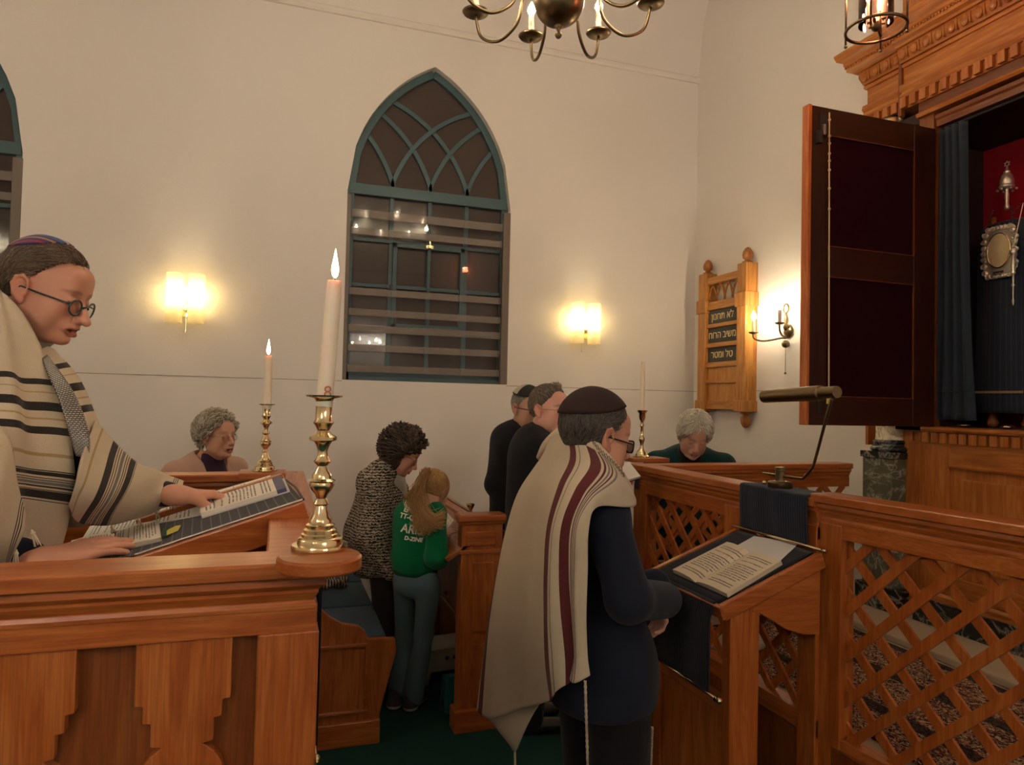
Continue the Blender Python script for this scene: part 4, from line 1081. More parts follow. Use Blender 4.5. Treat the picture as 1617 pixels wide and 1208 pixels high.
# entablature: main part and set-back end part over the column
def entab(x,y1,y0,corner,tag_=''):
    """x front plane; moulding returns round the far end when corner"""
    def run(pr,z): 
        pth=[(x,y1,z),(x,y0,z)]
        if corner: pth=[(x+.35,y1,z),(x,y1,z),(x,y0,z)]
        return MB().sweep(pr,pth)
    obj('frieze',MB().box(x,x+.30,y0,y1,3.335,3.80),wood('y',1.05,-.3,1),ark)
    obj('dentil_fillet',run([(-.01,0),(.012,0),(.018,.012),(.014,.03),(.022,.05),(.018,.072),(-.01,.076)],3.395),WYa,ark,bevel=.001)
    m=MB(); y=y1-.006
    while y>y0:
        m.box(x-.022,x,y-.036,y,3.338,3.395); y-=.060
    if corner:
        xx=x+.01
        while xx<x+.25: m.box(xx,xx+.036,y1,y1+.022,3.338,3.395); xx+=.06
    obj('dentil_band',m,WZa,ark,bevel=.002)
    obj('neck_moulding',run([(-.01,0),(.010,0),(.016,.014),(.008,.024),(-.01,.024)],3.562),wood('y',1.2,-.3),ark)
    obj('egg_band_backing',run([(-.01,0),(.016,0),(.034,.045),(.034,.075),(-.01,.075)],3.588),WYa,ark)
    m=MB(); y=y1+ (.02 if corner else 0)
    while y>y0:
        m.ball((x-.032,y-.03,3.628),(.014,.022,.030),10,8); m.box(x-.040,x-.02,y-.066,y-.060,3.60,3.655); y-=.072
    obj('egg_carving',m,WYa,ark,smooth=False)
    obj('corona',run([(-.01,0),(.050,0),(.056,.012),(.080,.02),(.080,.045),(.09,.055),(.092,.075),(.118,.09),(.128,.118),(.128,.128),(-.01,.128)],3.663),wood('y',1.1,-.3),ark,bevel=.001)
    m=MB(); y=y1+(.08 if corner else 0)
    while y>y0:
        m.ball((x-.084,y,3.706),(.008,.0075,.008),6,4); y-=.0185
    obj('bead_row',m,WYa,ark)
entab(XA-.020,2.895,Y0,False)
entab(XA-.0,3.150,2.90,True)
obj('shadow_strip',MB().box(XA-.036,XA-.01,2.885,2.905,3.30,3.80),wood('z',.5),ark)  # thin dark strip put in for the shadow band at the cornice break
obj('attic',MB().box(XA+.02,XA+.30,Y0,2.93,3.785,4.9),WZa,ark)
obj('attic_moulding',MB().sweep([(-.01,0),(.02,0),(.02,.09),(.01,.1),(-.01,.1)],[(XA+.02,2.93,3.785),(XA+.02,Y0,3.785)]),WYa,ark)
obj('attic_moulding',MB().sweep([(-.01,0),(.03,0),(.045,.04),(-.01,.05)],[(XA+.02,2.93,4.14),(XA+.02,Y0,4.14)]),WYa,ark)
# column and pedestal
obj('pedestal',MB().box(3.155,3.36,2.925,3.125,.70,1.437),ME,ark,bevel=.004)
obj('pedestal',MB().box(3.13,3.36,2.90,3.15,.617,.74),ME2,ark,bevel=.004)
obj('pedestal_cap',MB().box(3.145,3.37,2.915,3.135,1.437,1.472),ME2,ark,bevel=.003)
cc=(3.258,3.025)
obj('column_base',MB().lathe([(0,1.472),(.098,1.472),(.108,1.482),(.108,1.492),(.098,1.502),(.090,1.505),(.088,1.515),(.094,1.522),(.092,1.532),(.082,1.538),(0,1.538)],(cc[0],cc[1],0),40),ME2,ark,smooth=True,autos=50)
obj('column_shaft',MB().lathe([(0,1.538),(.083,1.538),(.080,1.55),(.079,2.2),(.074,3.25),(0,3.25)],(cc[0],cc[1],0),40),MC,ark,smooth=True,autos=50)
obj('column_capital',MB().lathe([(0,3.22),(.078,3.22),(.082,3.25),(.075,3.26),(.10,3.32),(.10,3.337),(0,3.337)],(cc[0],cc[1],0),40),brass(1),ark,smooth=True)
obj('bracket_block',MB().box(3.24,3.30,3.17,3.19,1.50,1.64).box(XR-.10,XR-.02,3.20,3.235,1.515,1.66),wood('z',1.1),ark)
# opened door
DRK=wood('z',.075,.2); DRX=wood('x',.075,.2); PANL=plain('maroon_panel',(.022,.003,.006),.95,spec=.05,grain=.3,gs=60)
yd=2.700; x0,x1=2.378,3.19; z0,z1=1.622,3.165
dr=MB()
dr.box(x0+.012,2.500,yd,yd+.035,z0,z1).box(3.045,x1,yd,yd+.035,z0,z1)
door=obj('door',dr,DRK,ark,bevel=.002)
for q0,q1 in((z0,1.762),(2.34,2.49),(3.03,z1)): obj('door_rail',MB().box(2.50,3.045,yd+.001,yd+.034,q0,q1),DRX,door,bevel=.002)
for q0,q1 in((1.762,2.34),(2.49,3.03)): obj('door_panel',MB().box(2.50,3.045,yd+.010,yd+.028,q0,q1),PANL,door)
obj('panel_beading',MB().box(2.498,3.047,yd-.003,yd+.004,1.760,1.764).box(2.498,3.047,yd-.003,yd+.004,2.338,2.343).box(2.498,3.047,yd-.003,yd+.004,2.488,2.492).box(2.498,3.047,yd-.003,yd+.004,3.028,3.032).box(3.043,3.047,yd-.003,yd+.004,1.762,2.34).box(3.043,3.047,yd-.003,yd+.004,2.49,3.03),wood('z',.42),door)
obj('door_edge',MB().box(x0-.006,x0+.014,yd-.008,yd+.036,z0,z1),wood('z',1.15),door,bevel=.002)
IR=plain('dark_iron',(.02,.018,.016),.4,spec=.6)
obj('bolt',MB().box(2.44,2.478,yd-.012,yd,3.02,3.13).lathe([(0,0),(.014,0),(.014,.05),(0,.05)],(2.459,yd-.016,3.02),10).box(2.42,2.445,yd-.02,yd,2.98,3.04),IR,door)
obj('bolt',MB().box(2.44,2.46,yd-.010,yd,1.68,1.74),IR,door)
cdm=thing('cord','knotted cream cord hanging down the inside of the opened ark door','cord',(2.50,yd-.02,3.12))
cm=MB().tube([(2.487,yd-.016,3.135),(2.492,yd-.016,2.6),(2.498,yd-.016,2.0),(2.50,yd-.016,1.79)],.0035,8)
for z in(3.10,3.02,2.985,2.935,2.90,2.855,2.765,2.665): cm.ball((2.488+(3.13-z)*.009,yd-.016,z),.0075,8,6)
obj('cord_string',cm,plain('cream_cord',(.55,.42,.24),.8),cdm)
obj('yellow_tag',MB().box(2.487,2.513,yd-.020,yd-.014,1.725,1.795),plain('yellow_tag',(.65,.52,.15),.6),cdm)
# curtain
cu_=thing('ark_curtain','dark blue curtain gathered at the left side of the open ark','curtain',(3.27,2.66,1.64))
CB=cloth('slate_blue_velvet',(.028,.040,.056),.95)
g=[]
for z,ya,yb in((3.17,2.735,2.575),(2.9,2.73,2.57),(2.5,2.74,2.565),(2.1,2.75,2.55),(1.85,2.765,2.535),(1.66,2.785,2.52)):
    yb2=yb; g.append([(XA+.045+.018*math.sin(i*2.1+z*.5)+ (0 if i else .0),min(2.712,ya+(yb2-ya)*i/12),z) for i in range(13)])
patch('drape',g,CB,cu_,6,.004)
obj('curtain_hem',MB().box(XA+.02,XA+.03,2.54,2.71,1.80,1.803),plain('dark_seam',(.008,.012,.02),.9),cu_)
obj('curtain_rail',MB().tube([(XA+.05,2.71,3.175),(XA+.05,Y0,3.175)],.008,8),IR,cu_)
# scrolls
def scroll(yc,label,full=True):
    xc=XA+.36; th=thing('torah_scroll',label,'scroll',(xc,yc,1.625),'mantled scrolls in the ark')
    MT=stripes('blue_mantle_%d'%int(yc*10),(.026,.032,.048),((.5,.2,(.038,.046,.066)),),'U',ws=400,freq=40)
    g=[]
    for z,rx,ry in((1.70,.085,.175),(1.9,.087,.172),(2.2,.085,.165),(2.5,.082,.160),(2.62,.078,.152),(2.68,.06,.135)):
        g.append([(xc+rx*math.cos(a)*(1+.06*math.sin(7*a)),yc+ry*math.sin(a),z+ (0 if z<2.6 else 0)) for a in [2*PI*i/24 for i in range(25)]])
    patch('mantle',g,MT,th,4,.004)
    obj('mantle_top',MB().lathe([(0,2.69),(.9,2.69),(1.0,2.675),(1.02,2.66),(0,2.66)],(0,0,0),32,None) if False else MB().ball((xc,yc,2.672),(.066,.142,.022),28,10),MT,th,smooth=True)
    obj('trim_band',MB().box(xc-.092,xc-.088,yc-.13,yc+.13,1.80,1.812),plain('gold_thread',(.3,.2,.09),.6),th)
    for s in(-.09,.09):
        obj('wooden_roller',MB().lathe([(0,1.625),(.02,1.63),(.028,1.65),(.018,1.67),(.014,1.70),(.014,2.73),(0,2.73)],(xc,yc+s,0),16),wood('z',.8),th,smooth=True)
    return th,xc
S1,xc=scroll(2.575,'dark blue mantled scroll bearing the silver breastplate in the open ark')
S2,_=scroll(2.19,'second blue mantled scroll partly cut off by the right edge of the view')
def rimmon(x,y,z,label):
    th=thing('scroll_finial',label,'finial',(x,y,z),'silver scroll finials')
    obj('shaft',MB().lathe([(0,0),(.012,0),(.012,.02),(.009,.03),(.011,.08),(.008,.10),(.014,.112),(0,.112)],(x,y,z),16),silver(),th,smooth=True)
    obj('crown',MB().lathe([(0,.108),(.030,.110),(.036,.118),(.034,.126),(.030,.130),(.033,.140),(.031,.155),(.024,.178),(.014,.192),(.016,.198),(.008,.206),(.004,.222),(0,.222)],(x,y,z),24),silver(),th,smooth=True,autos=60)
    for k in range(6):
        a=PI/3*k; obj('bell',MB().ball((x+.040*math.cos(a),y+.040*math.sin(a),z+.104),.0075,8,6),silver(),th,smooth=True)
    st=MB()
    for r_ in(0,PI):
        tri=[(y+.016*math.sin(r_+2*PI*i/3),z+.238+.016*math.cos(r_+2*PI*i/3)) for i in range(3)]
        for i in range(3): st.tube([(x,*tri[i]),(x,*tri[(i+1)%3])],.0018,6)
    obj('star',st,silver(),th)
c_=PX(1590,322,xc-.02); rimmon(xc-.02,c_[1],c_[2]-.03,'silver bell-hung finial with a star rising from the blue mantled scroll')
rimmon(xc-.02,c_[1]-.155,c_[2]-.01,'silver finial cut by the right edge of the view, beside the red lining')
# breastplate and pointer
bx=xc-.100; by,bz=PX(1578,398,bx)[1:]; 
bp=thing('breastplate','ornate silver breastplate with cream oval hanging on the blue scroll','breastplate',(bx,by,bz),rz=0)
hw,hh=.098,.145; N=72; poly=[]
for i in range(N):
    a=2*PI*i/N; ca,sa=math.cos(a),math.sin(a); r=1/max(abs(ca)**.9999/1.0,abs(sa)/1.0,1e-3); r=min(r,1.25); wv=1+.045*math.sin(a*14)+.03*math.sin(a*9+1)
    poly.append((by+hw*ca*r*wv*.88,bz+hh*sa*r*wv*.88))
obj('plate',MB().prism(poly,lambda a,b,c:(c,a,b),bx,bx+.006),silver(),bp,smooth=False,bevel=.002)
sc=MB()
for i in range(26):
    a=2*PI*i/26; ca,sa=math.cos(a),math.sin(a); r=min(1/max(abs(ca),abs(sa)),1.22)
    p=(bx-.002,by+hw*ca*r*.82,bz+hh*sa*r*.84); sc.ball(p,(.008,.016+.004*math.sin(i*3),.014),10,6)
    sc.tube([(bx-.008,p[1]+.012*math.cos(t_),p[2]+.012*math.sin(t_)) for t_ in [k*.7+i for k in range(7)]],.0028,6)
obj('scrollwork',sc,silver(),bp,smooth=True)
ov=[(by+.0+.060*math.cos(2*PI*i/40),bz+.008+.088*math.sin(2*PI*i/40)) for i in range(40)]
obj('oval_field',MB().prism(ov,lambda a,b,c:(c,a,b),bx-.007,bx-.002),plain('cream_oval',(.60,.47,.26),.6,grain=.5,gs=150),bp)
obj('oval_rim',MB().tube([(bx-.006,a,b) for a,b in ov],.0035,8,closed=True),brass(),bp,smooth=True)
obj('name_plaque',MB().box(bx-.010,bx-.004,by-.025,by+.025,bz-.118,bz-.098),plain('dark_plaque',(.05,.03,.02),.5),bp)
for y0_,y1_ in((by+.075,by+.055),(by-.07,by-.04),(by-.045,by-.085)):
    m=MB()
    for k in range(9):
        q=V(bx-.002+.04*k/8,0,0); m.ball((bx-.002+.03*k/8,y0_+(y1_-y0_)*k/8,bz+.128+.10*k/8),.0045,6,4)
    obj('chain',m,plain('dull_steel',(.09,.10,.12),.4,1.0),bp)
py_,pz_=PX(1600,400,bx-.03)[1:]
yd_=thing('pointer','silver reading pointer hanging in front of the breastplate','pointer',(bx-.03,py_,pz_))
obj('handle',MB().lathe([(0,.03),(.006,.028),(.013,.018),(.016,.004),(.012,-.006),(.008,-.012),(.009,-.06),(.006,-.085),(.011,-.095),(.010,-.103),(.005,-.108),(.004,-.150),(.008,-.158),(.004,-.165),(.003,-.225),(.006,-.235),(.004,-.25),(0,-.262)],(bx-.03,py_,pz_),14),silver(),yd_,smooth=True)
obj('chain',MB().tube([(bx-.03,py_,pz_+.03),(bx+.01,py_-.02,pz_+.25)],.002,6),silver(),yd_)
for yy in(2.62,2.40,2.30):
    o=obj('brass_stud',MB().ball((XA+.10,yy,1.634),(.03,.03,.012),14,8),brass(),smooth=True); tag(o,'small round brass foot on the sill inside the ark','foot','brass feet on the ark sill')

# ---------------------------------------------------------------- pews between platform and dais
be=thing('pew_bench','oak pew bench end with scooped arm and panel, behind the tall candle','bench',(.3,3.6,0))
pe_=[(.06,.0),(.06,1.0),(.12,1.0),(.16,.80),(.231,.668),(.273,.628),(.332,.592),(.411,.574),(.44,.55),(.456,.511),(.592,.50),(.600,.44),(.563,.30),(.520,.12),(.520,0)]
obj('end_panel',MB().prism(pe_,lambda a,b,c:(a,c,b),3.52,3.56),WXd if False else wood('z',.85),be,bevel=.003)
obj('panel_moulding',MB().box(.18,.452,3.508,3.522,.480,.494).box(.18,.46,3.508,3.522,.158,.172).box(.445,.458,3.51,3.522,.17,.49),wood('x',.85),be,bevel=.003)
obj('base_block',MB().box(.06,.525,3.505,3.525,0,.115),wood('x',.85),be,bevel=.004)
obj('seat_board',MB().box(.08,.55,3.56,W-.01,.40,.44).box(.50,.53,3.56,W-.01,.05,.40),wood('y',.8),be)
obj('seat_back',MB().box(.06,.09,3.56,W-.01,.40,.98),wood('y',.8),be)
BC=cloth('blue_upholstery',(.045,.085,.13),.9,500)
for i,(a,b) in enumerate(((3.57,4.12),(4.13,4.66),(4.67,5.18))):
    o=obj('seat_cushion',MB().box(.12,.56,a,b,.44,.505),BC,bevel=.018,smooth=True); o['label']=['blue seat cushion nearest the bench end','blue seat cushion in the middle of the pew bench behind the candle','blue seat cushion next to the wall on the pew bench'][i]; tag(o,None,'cushion','blue cushions on the pew bench')
sf=SDF()
for k in range(14):
    a=rng.uniform(0,6); sf.cap((.36+rng.uniform(-.08,.08),4.55+rng.uniform(-.07,.07),.525),(.36+rng.uniform(-.1,.1),4.55+rng.uniform(-.08,.08),.54+rng.uniform(0,.02)),.014,k=.008)
v_,f_=sf.mesh(.006); o=npobj('folded_scarf',v_,f_,stripes('zebra_scarf',(.36,.30,.22),((.5,.5,(.02,.015,.012)),),'U')); 
o.data.materials.clear(); t=NT('striped_knit'); wv=t.n('ShaderNodeTexWave'); wv.inputs['Scale'].default_value=18; wv.inputs['Distortion'].default_value=3; t.l(t.coord(),wv.inputs[0]); t.bsdf(t.mix(t.ramp(wv.outputs[0],[(.45,0),(.55,1)]),(.03,.025,.02),(.38,.32,.25)),.9); o.data.materials.append(t.m)
tag(o,'striped black and cream scarf lying crumpled on the blue bench cushion','scarf')
pd=thing('pew_desk','oak pew desk with panelled end post and sloping book ledge before the girl','pew desk',(1.03,3.6,0))
obj('end_post',MB().box(.922,1.145,3.52,3.60,.11,1.06),wood('z',.95),pd,bevel=.003)
obj('post_cap',MB().sweep([(-.10,0),(0,0),(.010,.008),(.012,.02),(.022,.024),(.022,.048),(.016,.054),(-.10,.054)],[(.922,3.60,1.052),(.922,3.52,1.052),(1.145,3.52,1.052),(1.145,3.60,1.052)][::1]).box(.91,1.155,3.51,3.61,1.10,1.108),wood('x',1.0),pd,bevel=.002)
obj('post_band',MB().box(.910,1.157,3.508,3.60,.905,.925),wood('x',1.0),pd,bevel=.005)
obj('raised_block',MB().box(.945,1.105,3.510,3.52,.945,1.020),wood('x',1.0),pd,bevel=.008)
for q0,q1 in((.50,.86),(.13,.44)): obj('long_panel',MB().box(.985,1.095,3.512,3.52,q0,q1),wood('z',.95),pd,bevel=.005)
obj('base_block',MB().box(.900,1.165,3.49,3.60,0,.11),wood('x',.95),pd,bevel=.004)
L0,L1=V(.845,3.56,.880),V(1.045,3.56,1.015)
def ledge(a,b,h0,h1,y0,y1): 
    n=V(-(b.z-a.z),0,b.x-a.x).normalized(); A=[V(q.x,y,q.z) for y in(y0,y1) for q in(a,b)]
    return slab(MB(),A[0],A[1],A[3],A[2],n,h0,h1)
obj('sloping_ledge',ledge(L0,L1,-.014,.004,3.52,W),wood('y',.85),pd,bevel=.002)
obj('ledge_lip',MB().box(1.04,1.10,3.60,W,1.0,1.035),wood('y',.9),pd,bevel=.002)
obj('row_panel',MB().box(.955,.975,3.60,W-.002,.46,.93).box(1.17,1.19,3.60,W-.002,0,1.0),wood('z',.62),pd)
obj('row_moulding',MB().box(.945,.957,3.62,W-.002,.84,.88).box(.945,.957,3.62,W-.002,.52,.545),wood('y',.62),pd,bevel=.003)
obj('knob',MB().ball((.94,3.92,.60),.012,10,8),wood('x',.5),pd,smooth=True)
obj('far_post',MB().box(1.06,1.16,5.05,W-.01,0,.97).box(1.045,1.175,5.03,W-.005,.97,.995).box(1.03,1.19,5.01,W-.002,.995,1.02),wood('z',.95),pd,bevel=.003)
cp=P(725,806,3.85); cpz=1.035; cp=PZ(725,816,cpz)
o=obj('brass_cup',MB().lathe([(0,0),(.012,.002),(.007,.01),(.006,.03),(.014,.045),(.024,.065),(.025,.072),(.012,.05),(0,.045)],(1.07,cp[1],cpz),20),brass(),smooth=True); tag(o,'small brass goblet-shaped cup standing on the pew desk','cup')
# stools
def stool(c,w,d,h,mat,label,rz):
    th=thing('step_stool',label,'stool',(c[0],c[1],0),rz=rz)
    body=MB()
    prof=[(-w/2,0),(-w/2+.035,h*.9),(-w/2+.05,h),(w/2-.05,h),(w/2-.035,h*.9),(w/2,0),(w/2-.03,0),(w/2-.05,h*.35),(-w/2+.05,h*.35),(-w/2+.03,0)]
    # side walls, top
    body.prism(prof,lambda a,b,cc:(a,cc,b),-d/2,-d/2+.02).prism(prof,lambda a,b,cc:(a,cc,b),d/2-.02,d/2)
    body.add([(-w/2,-d/2,0),(-w/2,d/2,0),(-w/2+.045,d/2,h),(-w/2+.045,-d/2,h)],[(0,1,2,3)]).add([(w/2,-d/2,0),(w/2,d/2,0),(w/2-.045,d/2,h),(w/2-.045,-d/2,h)],[(0,1,2,3)])
    body.box(-w/2+.045,w/2-.045,-d/2,d/2,h-.02,h)
    obj('stool_body',body,mat,th,local=True,bevel=.004)
    for s in(-.025,.025): obj('grip_hole',MB().lathe([(0,0),(.011,0),(.011,.004),(0,.004)],(s,-d/2-.003,h*.72),16,Matrix.Rotation(R(-90),3,'X')),plain('hole_dark',(.01,.01,.01),.9),th,local=True)
stool((1.02,4.28),.34,.26,.20,plain('off_white_plastic',(.50,.46,.38),.45),'off-white plastic step stool under the pew desk',R(8))
stool((1.02,3.80),.14,.22,.18,plain('teal_plastic',(.01,.13,.16),.4),'teal plastic step stool beside the pew desk post',R(90))
# ================================================================ people
def lin(a,b,t): return np.array(a)*(1-t)+np.array(b)*t
def head_sdf(s,M,T,S=1.0,nose=1.0,mouth=0.0,jowl=1.0,female=False,ear=True,lids=0.0,nosedrop=0):
    s.frame(M,T,S); f=.94 if female else 1.0
    s.ell((-.014,0,.036),(.099,.076,.090),k=.01)
    s.ell((.030,0,-.028),(.064,.061*f,.082),k=.03)
    for y in(-1,1):
        s.cap((-.018,y*.052*f,-.050),(.050,y*.026*f,-.094),.020*jowl,.016*jowl,k=.022)
        s.ell((.056,y*.037,-.020),(.024,.022,.028),k=.018)
        s.ell((.035,y*.050,-.055),(.030,.016*jowl,.035),k=.02)
    s.ell((.073,0,-.098),(.020,.022,.016),k=.018)
    s.cap((.078,-.030,.024),(.078,.030,.024),.0125,k=.016)
    s.ell((.070,0,.055),(.026,.048,.035),k=.02)
    for y in(-1,1): s.ell((.101,y*.031,.003),(.018,.020,.0135),k=.012,op='s')
    for y in(-1,1):
        s.ell((.0755,y*.031,.002),(.0135,.0145,.0128),k=.003)
        if lids: s.ell((.0765,y*.031,.005),(.0140,.0158,.0125),k=.003)
    s.chain([(.086,0,.014),(.100,0,-.012),(.1145*nose+.0,0,-.034-nosedrop)],[.0070,.0085,.0115],k=.010)
    s.cap((.104,-.012,-.038-nosedrop*.5),(.104,.012,-.038-nosedrop*.5),.0085,k=.008)
    for y in(-1,1): s.cap((.108,y*.0065,-.0475-nosedrop),(.112,y*.006,-.046-nosedrop),.0030,k=.003,op='s')
    s.ell((.086,0,-.060),(.016,.026,.020),k=.014)
    # lips
    s.chain([(.084,-.024,-.067),(.0995,-.008,-.0625),(.1000,.008,-.0625),(.084,.024,-.067)],[.003,.0052,.0052,.003],k=.005)
    s.chain([(.083,-.022,-.0700),(.0965,-.007,-.0765-mouth*.5),(.0965,.007,-.0765-mouth*.5),(.083,.022,-.0700)],[.003,.0062,.0062,.003],k=.005)
    s.chain([(.088,-.021,-.0690),(.103,-.007,-.0690-mouth*.2),(.103,.007,-.0690-mouth*.2),(.088,.021,-.0690)],[.0010,.0018+mouth*.45,.0018+mouth*.45,.0010],k=.003,op='s')
    # naso-labial creases
    for y in(-1,1): s.chain([(.098,y*.019,-.040),(.091,y*.030,-.058),(.083,y*.033,-.070)],[.0015,.0018,.001],k=.006,op='s')
    if ear:
        for y in(-1,1):
            rt=np.array(Matrix.Rotation(R(14),3,'Y')@Matrix.Rotation(R(-22*y),3,'Z'))
            s.ell((-.010,y*.079,-.002),(.019,.0085,.031),rot=rt,k=.007)
            s.ell((-.004,y*.0900,.001),(.0125,.0095,.021),rot=rt,k=.004,op='s')
            s.chain([(.007,y*.082,.004),(.004,y*.085,.020),(-.008,y*.089,.029),(-.022,y*.091,.022),(-.027,y*.091,.004),(-.019,y*.088,-.016),(-.007,y*.084,-.029)],[.0032,.0036,.004,.004,.0038,.0036,.004],k=.004)
            s.ell((-.002,y*.080,-.030),(.0095,.006,.011),k=.005)
            s.ell((.004,y*.079,-.004),(.004,.005,.006),k=.004)
def head_col(vs,M,T,S,skin,red=.5,brow=(.10,.06,.04),lip=(.42,.13,.10),eyes='open',shade=None,iris=(.05,.07,.08),beard=0,mouth=0):
    L=((vs-np.array(T))@M)/S; x,y,z=L.T; C=np.tile(np.array(skin,float),(len(vs),1))
    def mixin(m,c):
        m=np.clip(m,0,1)[:,None]; C[:]=C*(1-m)+np.array(c)*m
    sm=lambda d,w:1/(1+np.exp(np.clip(d/w,-30,30)))
    ay=np.abs(y)
    near=(np.abs(x)<.2)&(ay<.12)&(np.abs(z)<.16)
    rd=(skin[0]*.95,skin[1]*.66,skin[2]*.62)
    mixin(near*red*.8*np.exp(-(((x-.075)/.04)**2+((ay-.04)/.02)**2+((z+.025)/.02)**2)),rd)
    mixin(near*red*np.exp(-(((x-.112)/.016)**2+(y/.016)**2+((z+.036)/.014)**2)),rd)
    mixin(near*red*.8*sm(.073-ay,.003)*(np.abs(x+.01)<.03)*(np.abs(z)<.05),rd)
    if beard: mixin(near*beard*sm(z+.045,.008)*sm(-.0-x,.01)*sm(-.115-z,.01)*1.0,(skin[0]*.55,skin[1]*.6,skin[2]*.65))
    # lips
    q=((z+.070+mouth*.25)/(.0105+mouth*.5))**2+(y/.025)**2+((x-.094)/.016)**2
    mixin(near*sm(q-1,.12),lip)
    if mouth: mixin(near*(((z+.0692+mouth*.2)/(.0018+mouth*.42))**2+(y/.018)**2<1.3)*(x<.0975)*(x>.06),(.02,.006,.005))
    # brows
    bz=.0275-.004*((ay-.028)/.02)**2
    mixin(near*.8*sm(np.abs(z-bz)-.0042,.0012)*sm(np.abs(ay-.031)-.018,.003)*(x>.05),brow)
    # eyes
    for sy in(-1,1):
        dx,dy,dz=x-.0755,y-sy*.031,z-.002
        ey=(np.abs(dx)<.03)&(np.abs(dy)<.022)&(np.abs(dz)<.016)&(x>.078)
        if eyes=='open':
            o=(dy/.0125)**2+(dz/.0052)**2
            mixin(ey*sm(o-1,.10),(.55,.50,.46)); mixin(ey*sm(o-1,.1)*((dy**2+dz**2)<.0052**2),iris)
            mixin(ey*np.exp(-((o-1.15)/.25)**2)*(dz>0)*.8,(.05,.03,.02))
        else:
            l=np.abs(dz+.0035-(dy/.013)**2*.002); mixin(ey*sm(l-.0011,.0005)*(np.abs(dy)<.012)*.85,(.08,.03,.02))
        mixin(near*.35*np.exp(-((dy/.016)**2+((dz+.012)/.006)**2+(dx/.02)**2)),(skin[0]*.65,skin[1]*.5,skin[2]*.5))
    return C
SCALPC=np.array((-.014,0,.036)); SCALPR=np.array((.099,.076,.090))
def hair(name,M,T,S,mask,col,parent,thick=.008,nstr=1800,ln=.05,flow=None,rad=.0009,lift=.004,edge=.018,noise=.002,K=9,col2=None,seed=1,R_=None,shell=True,curl=0,curlf=0,drop=0,label=None):
    """scalp shell plus many tapered strands; mask(L)->signed distance-like value >0 where hair grows"""
    r=np.random.default_rng(seed); M=np.array(M); T=np.array(T); RR_=SCALPR if R_ is None else np.array(R_)
    V_=[];F_=[];Cc=[]; off=0
    col=np.array(col,float); col2=col*1.6 if col2 is None else np.array(col2,float)
    def W(L): return (L*S)@M.T+T
    if shell:
        nu,nv=96,60; th=np.linspace(.0,PI*.86,nv); ph=np.linspace(0,2*PI,nu,endpoint=False)
        TH,PH=np.meshgrid(th,ph,indexing='ij'); D=np.stack([np.sin(TH)*np.cos(PH),np.sin(TH)*np.sin(PH),np.cos(TH)],-1)
        P0=SCALPC+D*RR_; m=mask(P0.reshape(-1,3)).reshape(TH.shape)
        g=np.clip(m/edge,0,1)**.6*thick+ np.where(m>0,noise*np.sin(PH*31+TH*17)*np.sin(TH*23),0)*np.clip(m/edge,0,1)-(m<0)*.006
        L=SCALPC+D*(RR_+g[...,None]); idx=np.arange(nu*nv).reshape(nv,nu)
        F=np.stack([idx[:-1],idx[1:],np.roll(idx,-1,1)[1:],np.roll(idx,-1,1)[:-1]],-1).reshape(-1,4)
        mk=(m.reshape(-1)>-.004)[F].all(1); V_.append(W(L.reshape(-1,3))); F_.append(F[mk]); Cc.append(np.tile(col*.8,(nu*nv,1))); off+=nu*nv
    if nstr:
        D=r.normal(size=(nstr*6,3)); D/=np.linalg.norm(D,axis=1)[:,None]; P0=SCALPC+D*RR_
        P0=P0[mask(P0)>.0][:nstr]; n=len(P0); st=ln/(K-1)*r.uniform(.6,1.2,(n,1)); pts=[P0+ (P0-SCALPC)/np.linalg.norm(P0-SCALPC,axis=1)[:,None]*thick*.7]
        ph=r.uniform(0,6.28,n); p=pts[0].copy(); jit=r.normal(size=(n,3))*.25
        for k in range(1,K):
            N=(p-SCALPC)/RR_**2; N/=np.linalg.norm(N,axis=1)[:,None]
            d=flow(p)+jit; d-=N*(d*N).sum(1)[:,None]; d/=np.linalg.norm(d,axis=1)[:,None]+1e-9
            p=p+d*st
            q=(p-SCALPC); rr=np.sqrt(((q/RR_)**2).sum(1))[:,None]
            tgt=SCALPC+q/rr+ N*(thick+lift*np.sin(k/(K-1)*PI)*r.uniform(.3,1,(n,1)))
            below=(rr<1.02+drop) | (drop==0); p=np.where(below,tgt,p)
            pp=p.copy()
            if curl:
                B=np.cross(N,d); a=(k*curlf+ph)[:,None]; pp=p+curl*(B*np.sin(a)+N*(np.cos(a)+.5))
            pts.append(pp)
        G=np.stack(pts,1); t=np.gradient(G,axis=1); t/=np.linalg.norm(t,axis=2)[...,None]+1e-9
        N=(G-SCALPC); N/=np.linalg.norm(N,axis=2)[...,None]; b=np.cross(t,N); b/=np.linalg.norm(b,axis=2)[...,None]+1e-9; N2=np.cross(b,t)
        w=rad*np.linspace(1.1,.25,K)[None,:,None,None]*r.uniform(.7,1.4,(n,1,1,1))
        ang=np.array([0,2.1,4.2]); ring=G[:,:,None,:]+w*(b[:,:,None,:]*np.cos(ang)[None,None,:,None]+N2[:,:,None,:]*np.sin(ang)[None,None,:,None])
        vs=W(ring.reshape(-1,3)); base=(np.arange(n)*K*3)[:,None,None]+(np.arange(K-1)*3)[None,:,None]+np.arange(3)[None,None,:]
        nxt=(np.arange(n)*K*3)[:,None,None]+(np.arange(K-1)*3)[None,:,None]+((np.arange(3)+1)%3)[None,None,:]
        F=np.stack([base,nxt,nxt+3,base+3],-1).reshape(-1,4)+off
        cc=col+(col2-col)*r.uniform(0,1,(n,1))**1.5; V_.append(vs); F_.append(F); Cc.append(np.repeat(cc,K*3,0))
    return npobj(name,np.concatenate(V_),np.concatenate(F_),HAIRM,parent,True,col=np.concatenate(Cc),label=label)
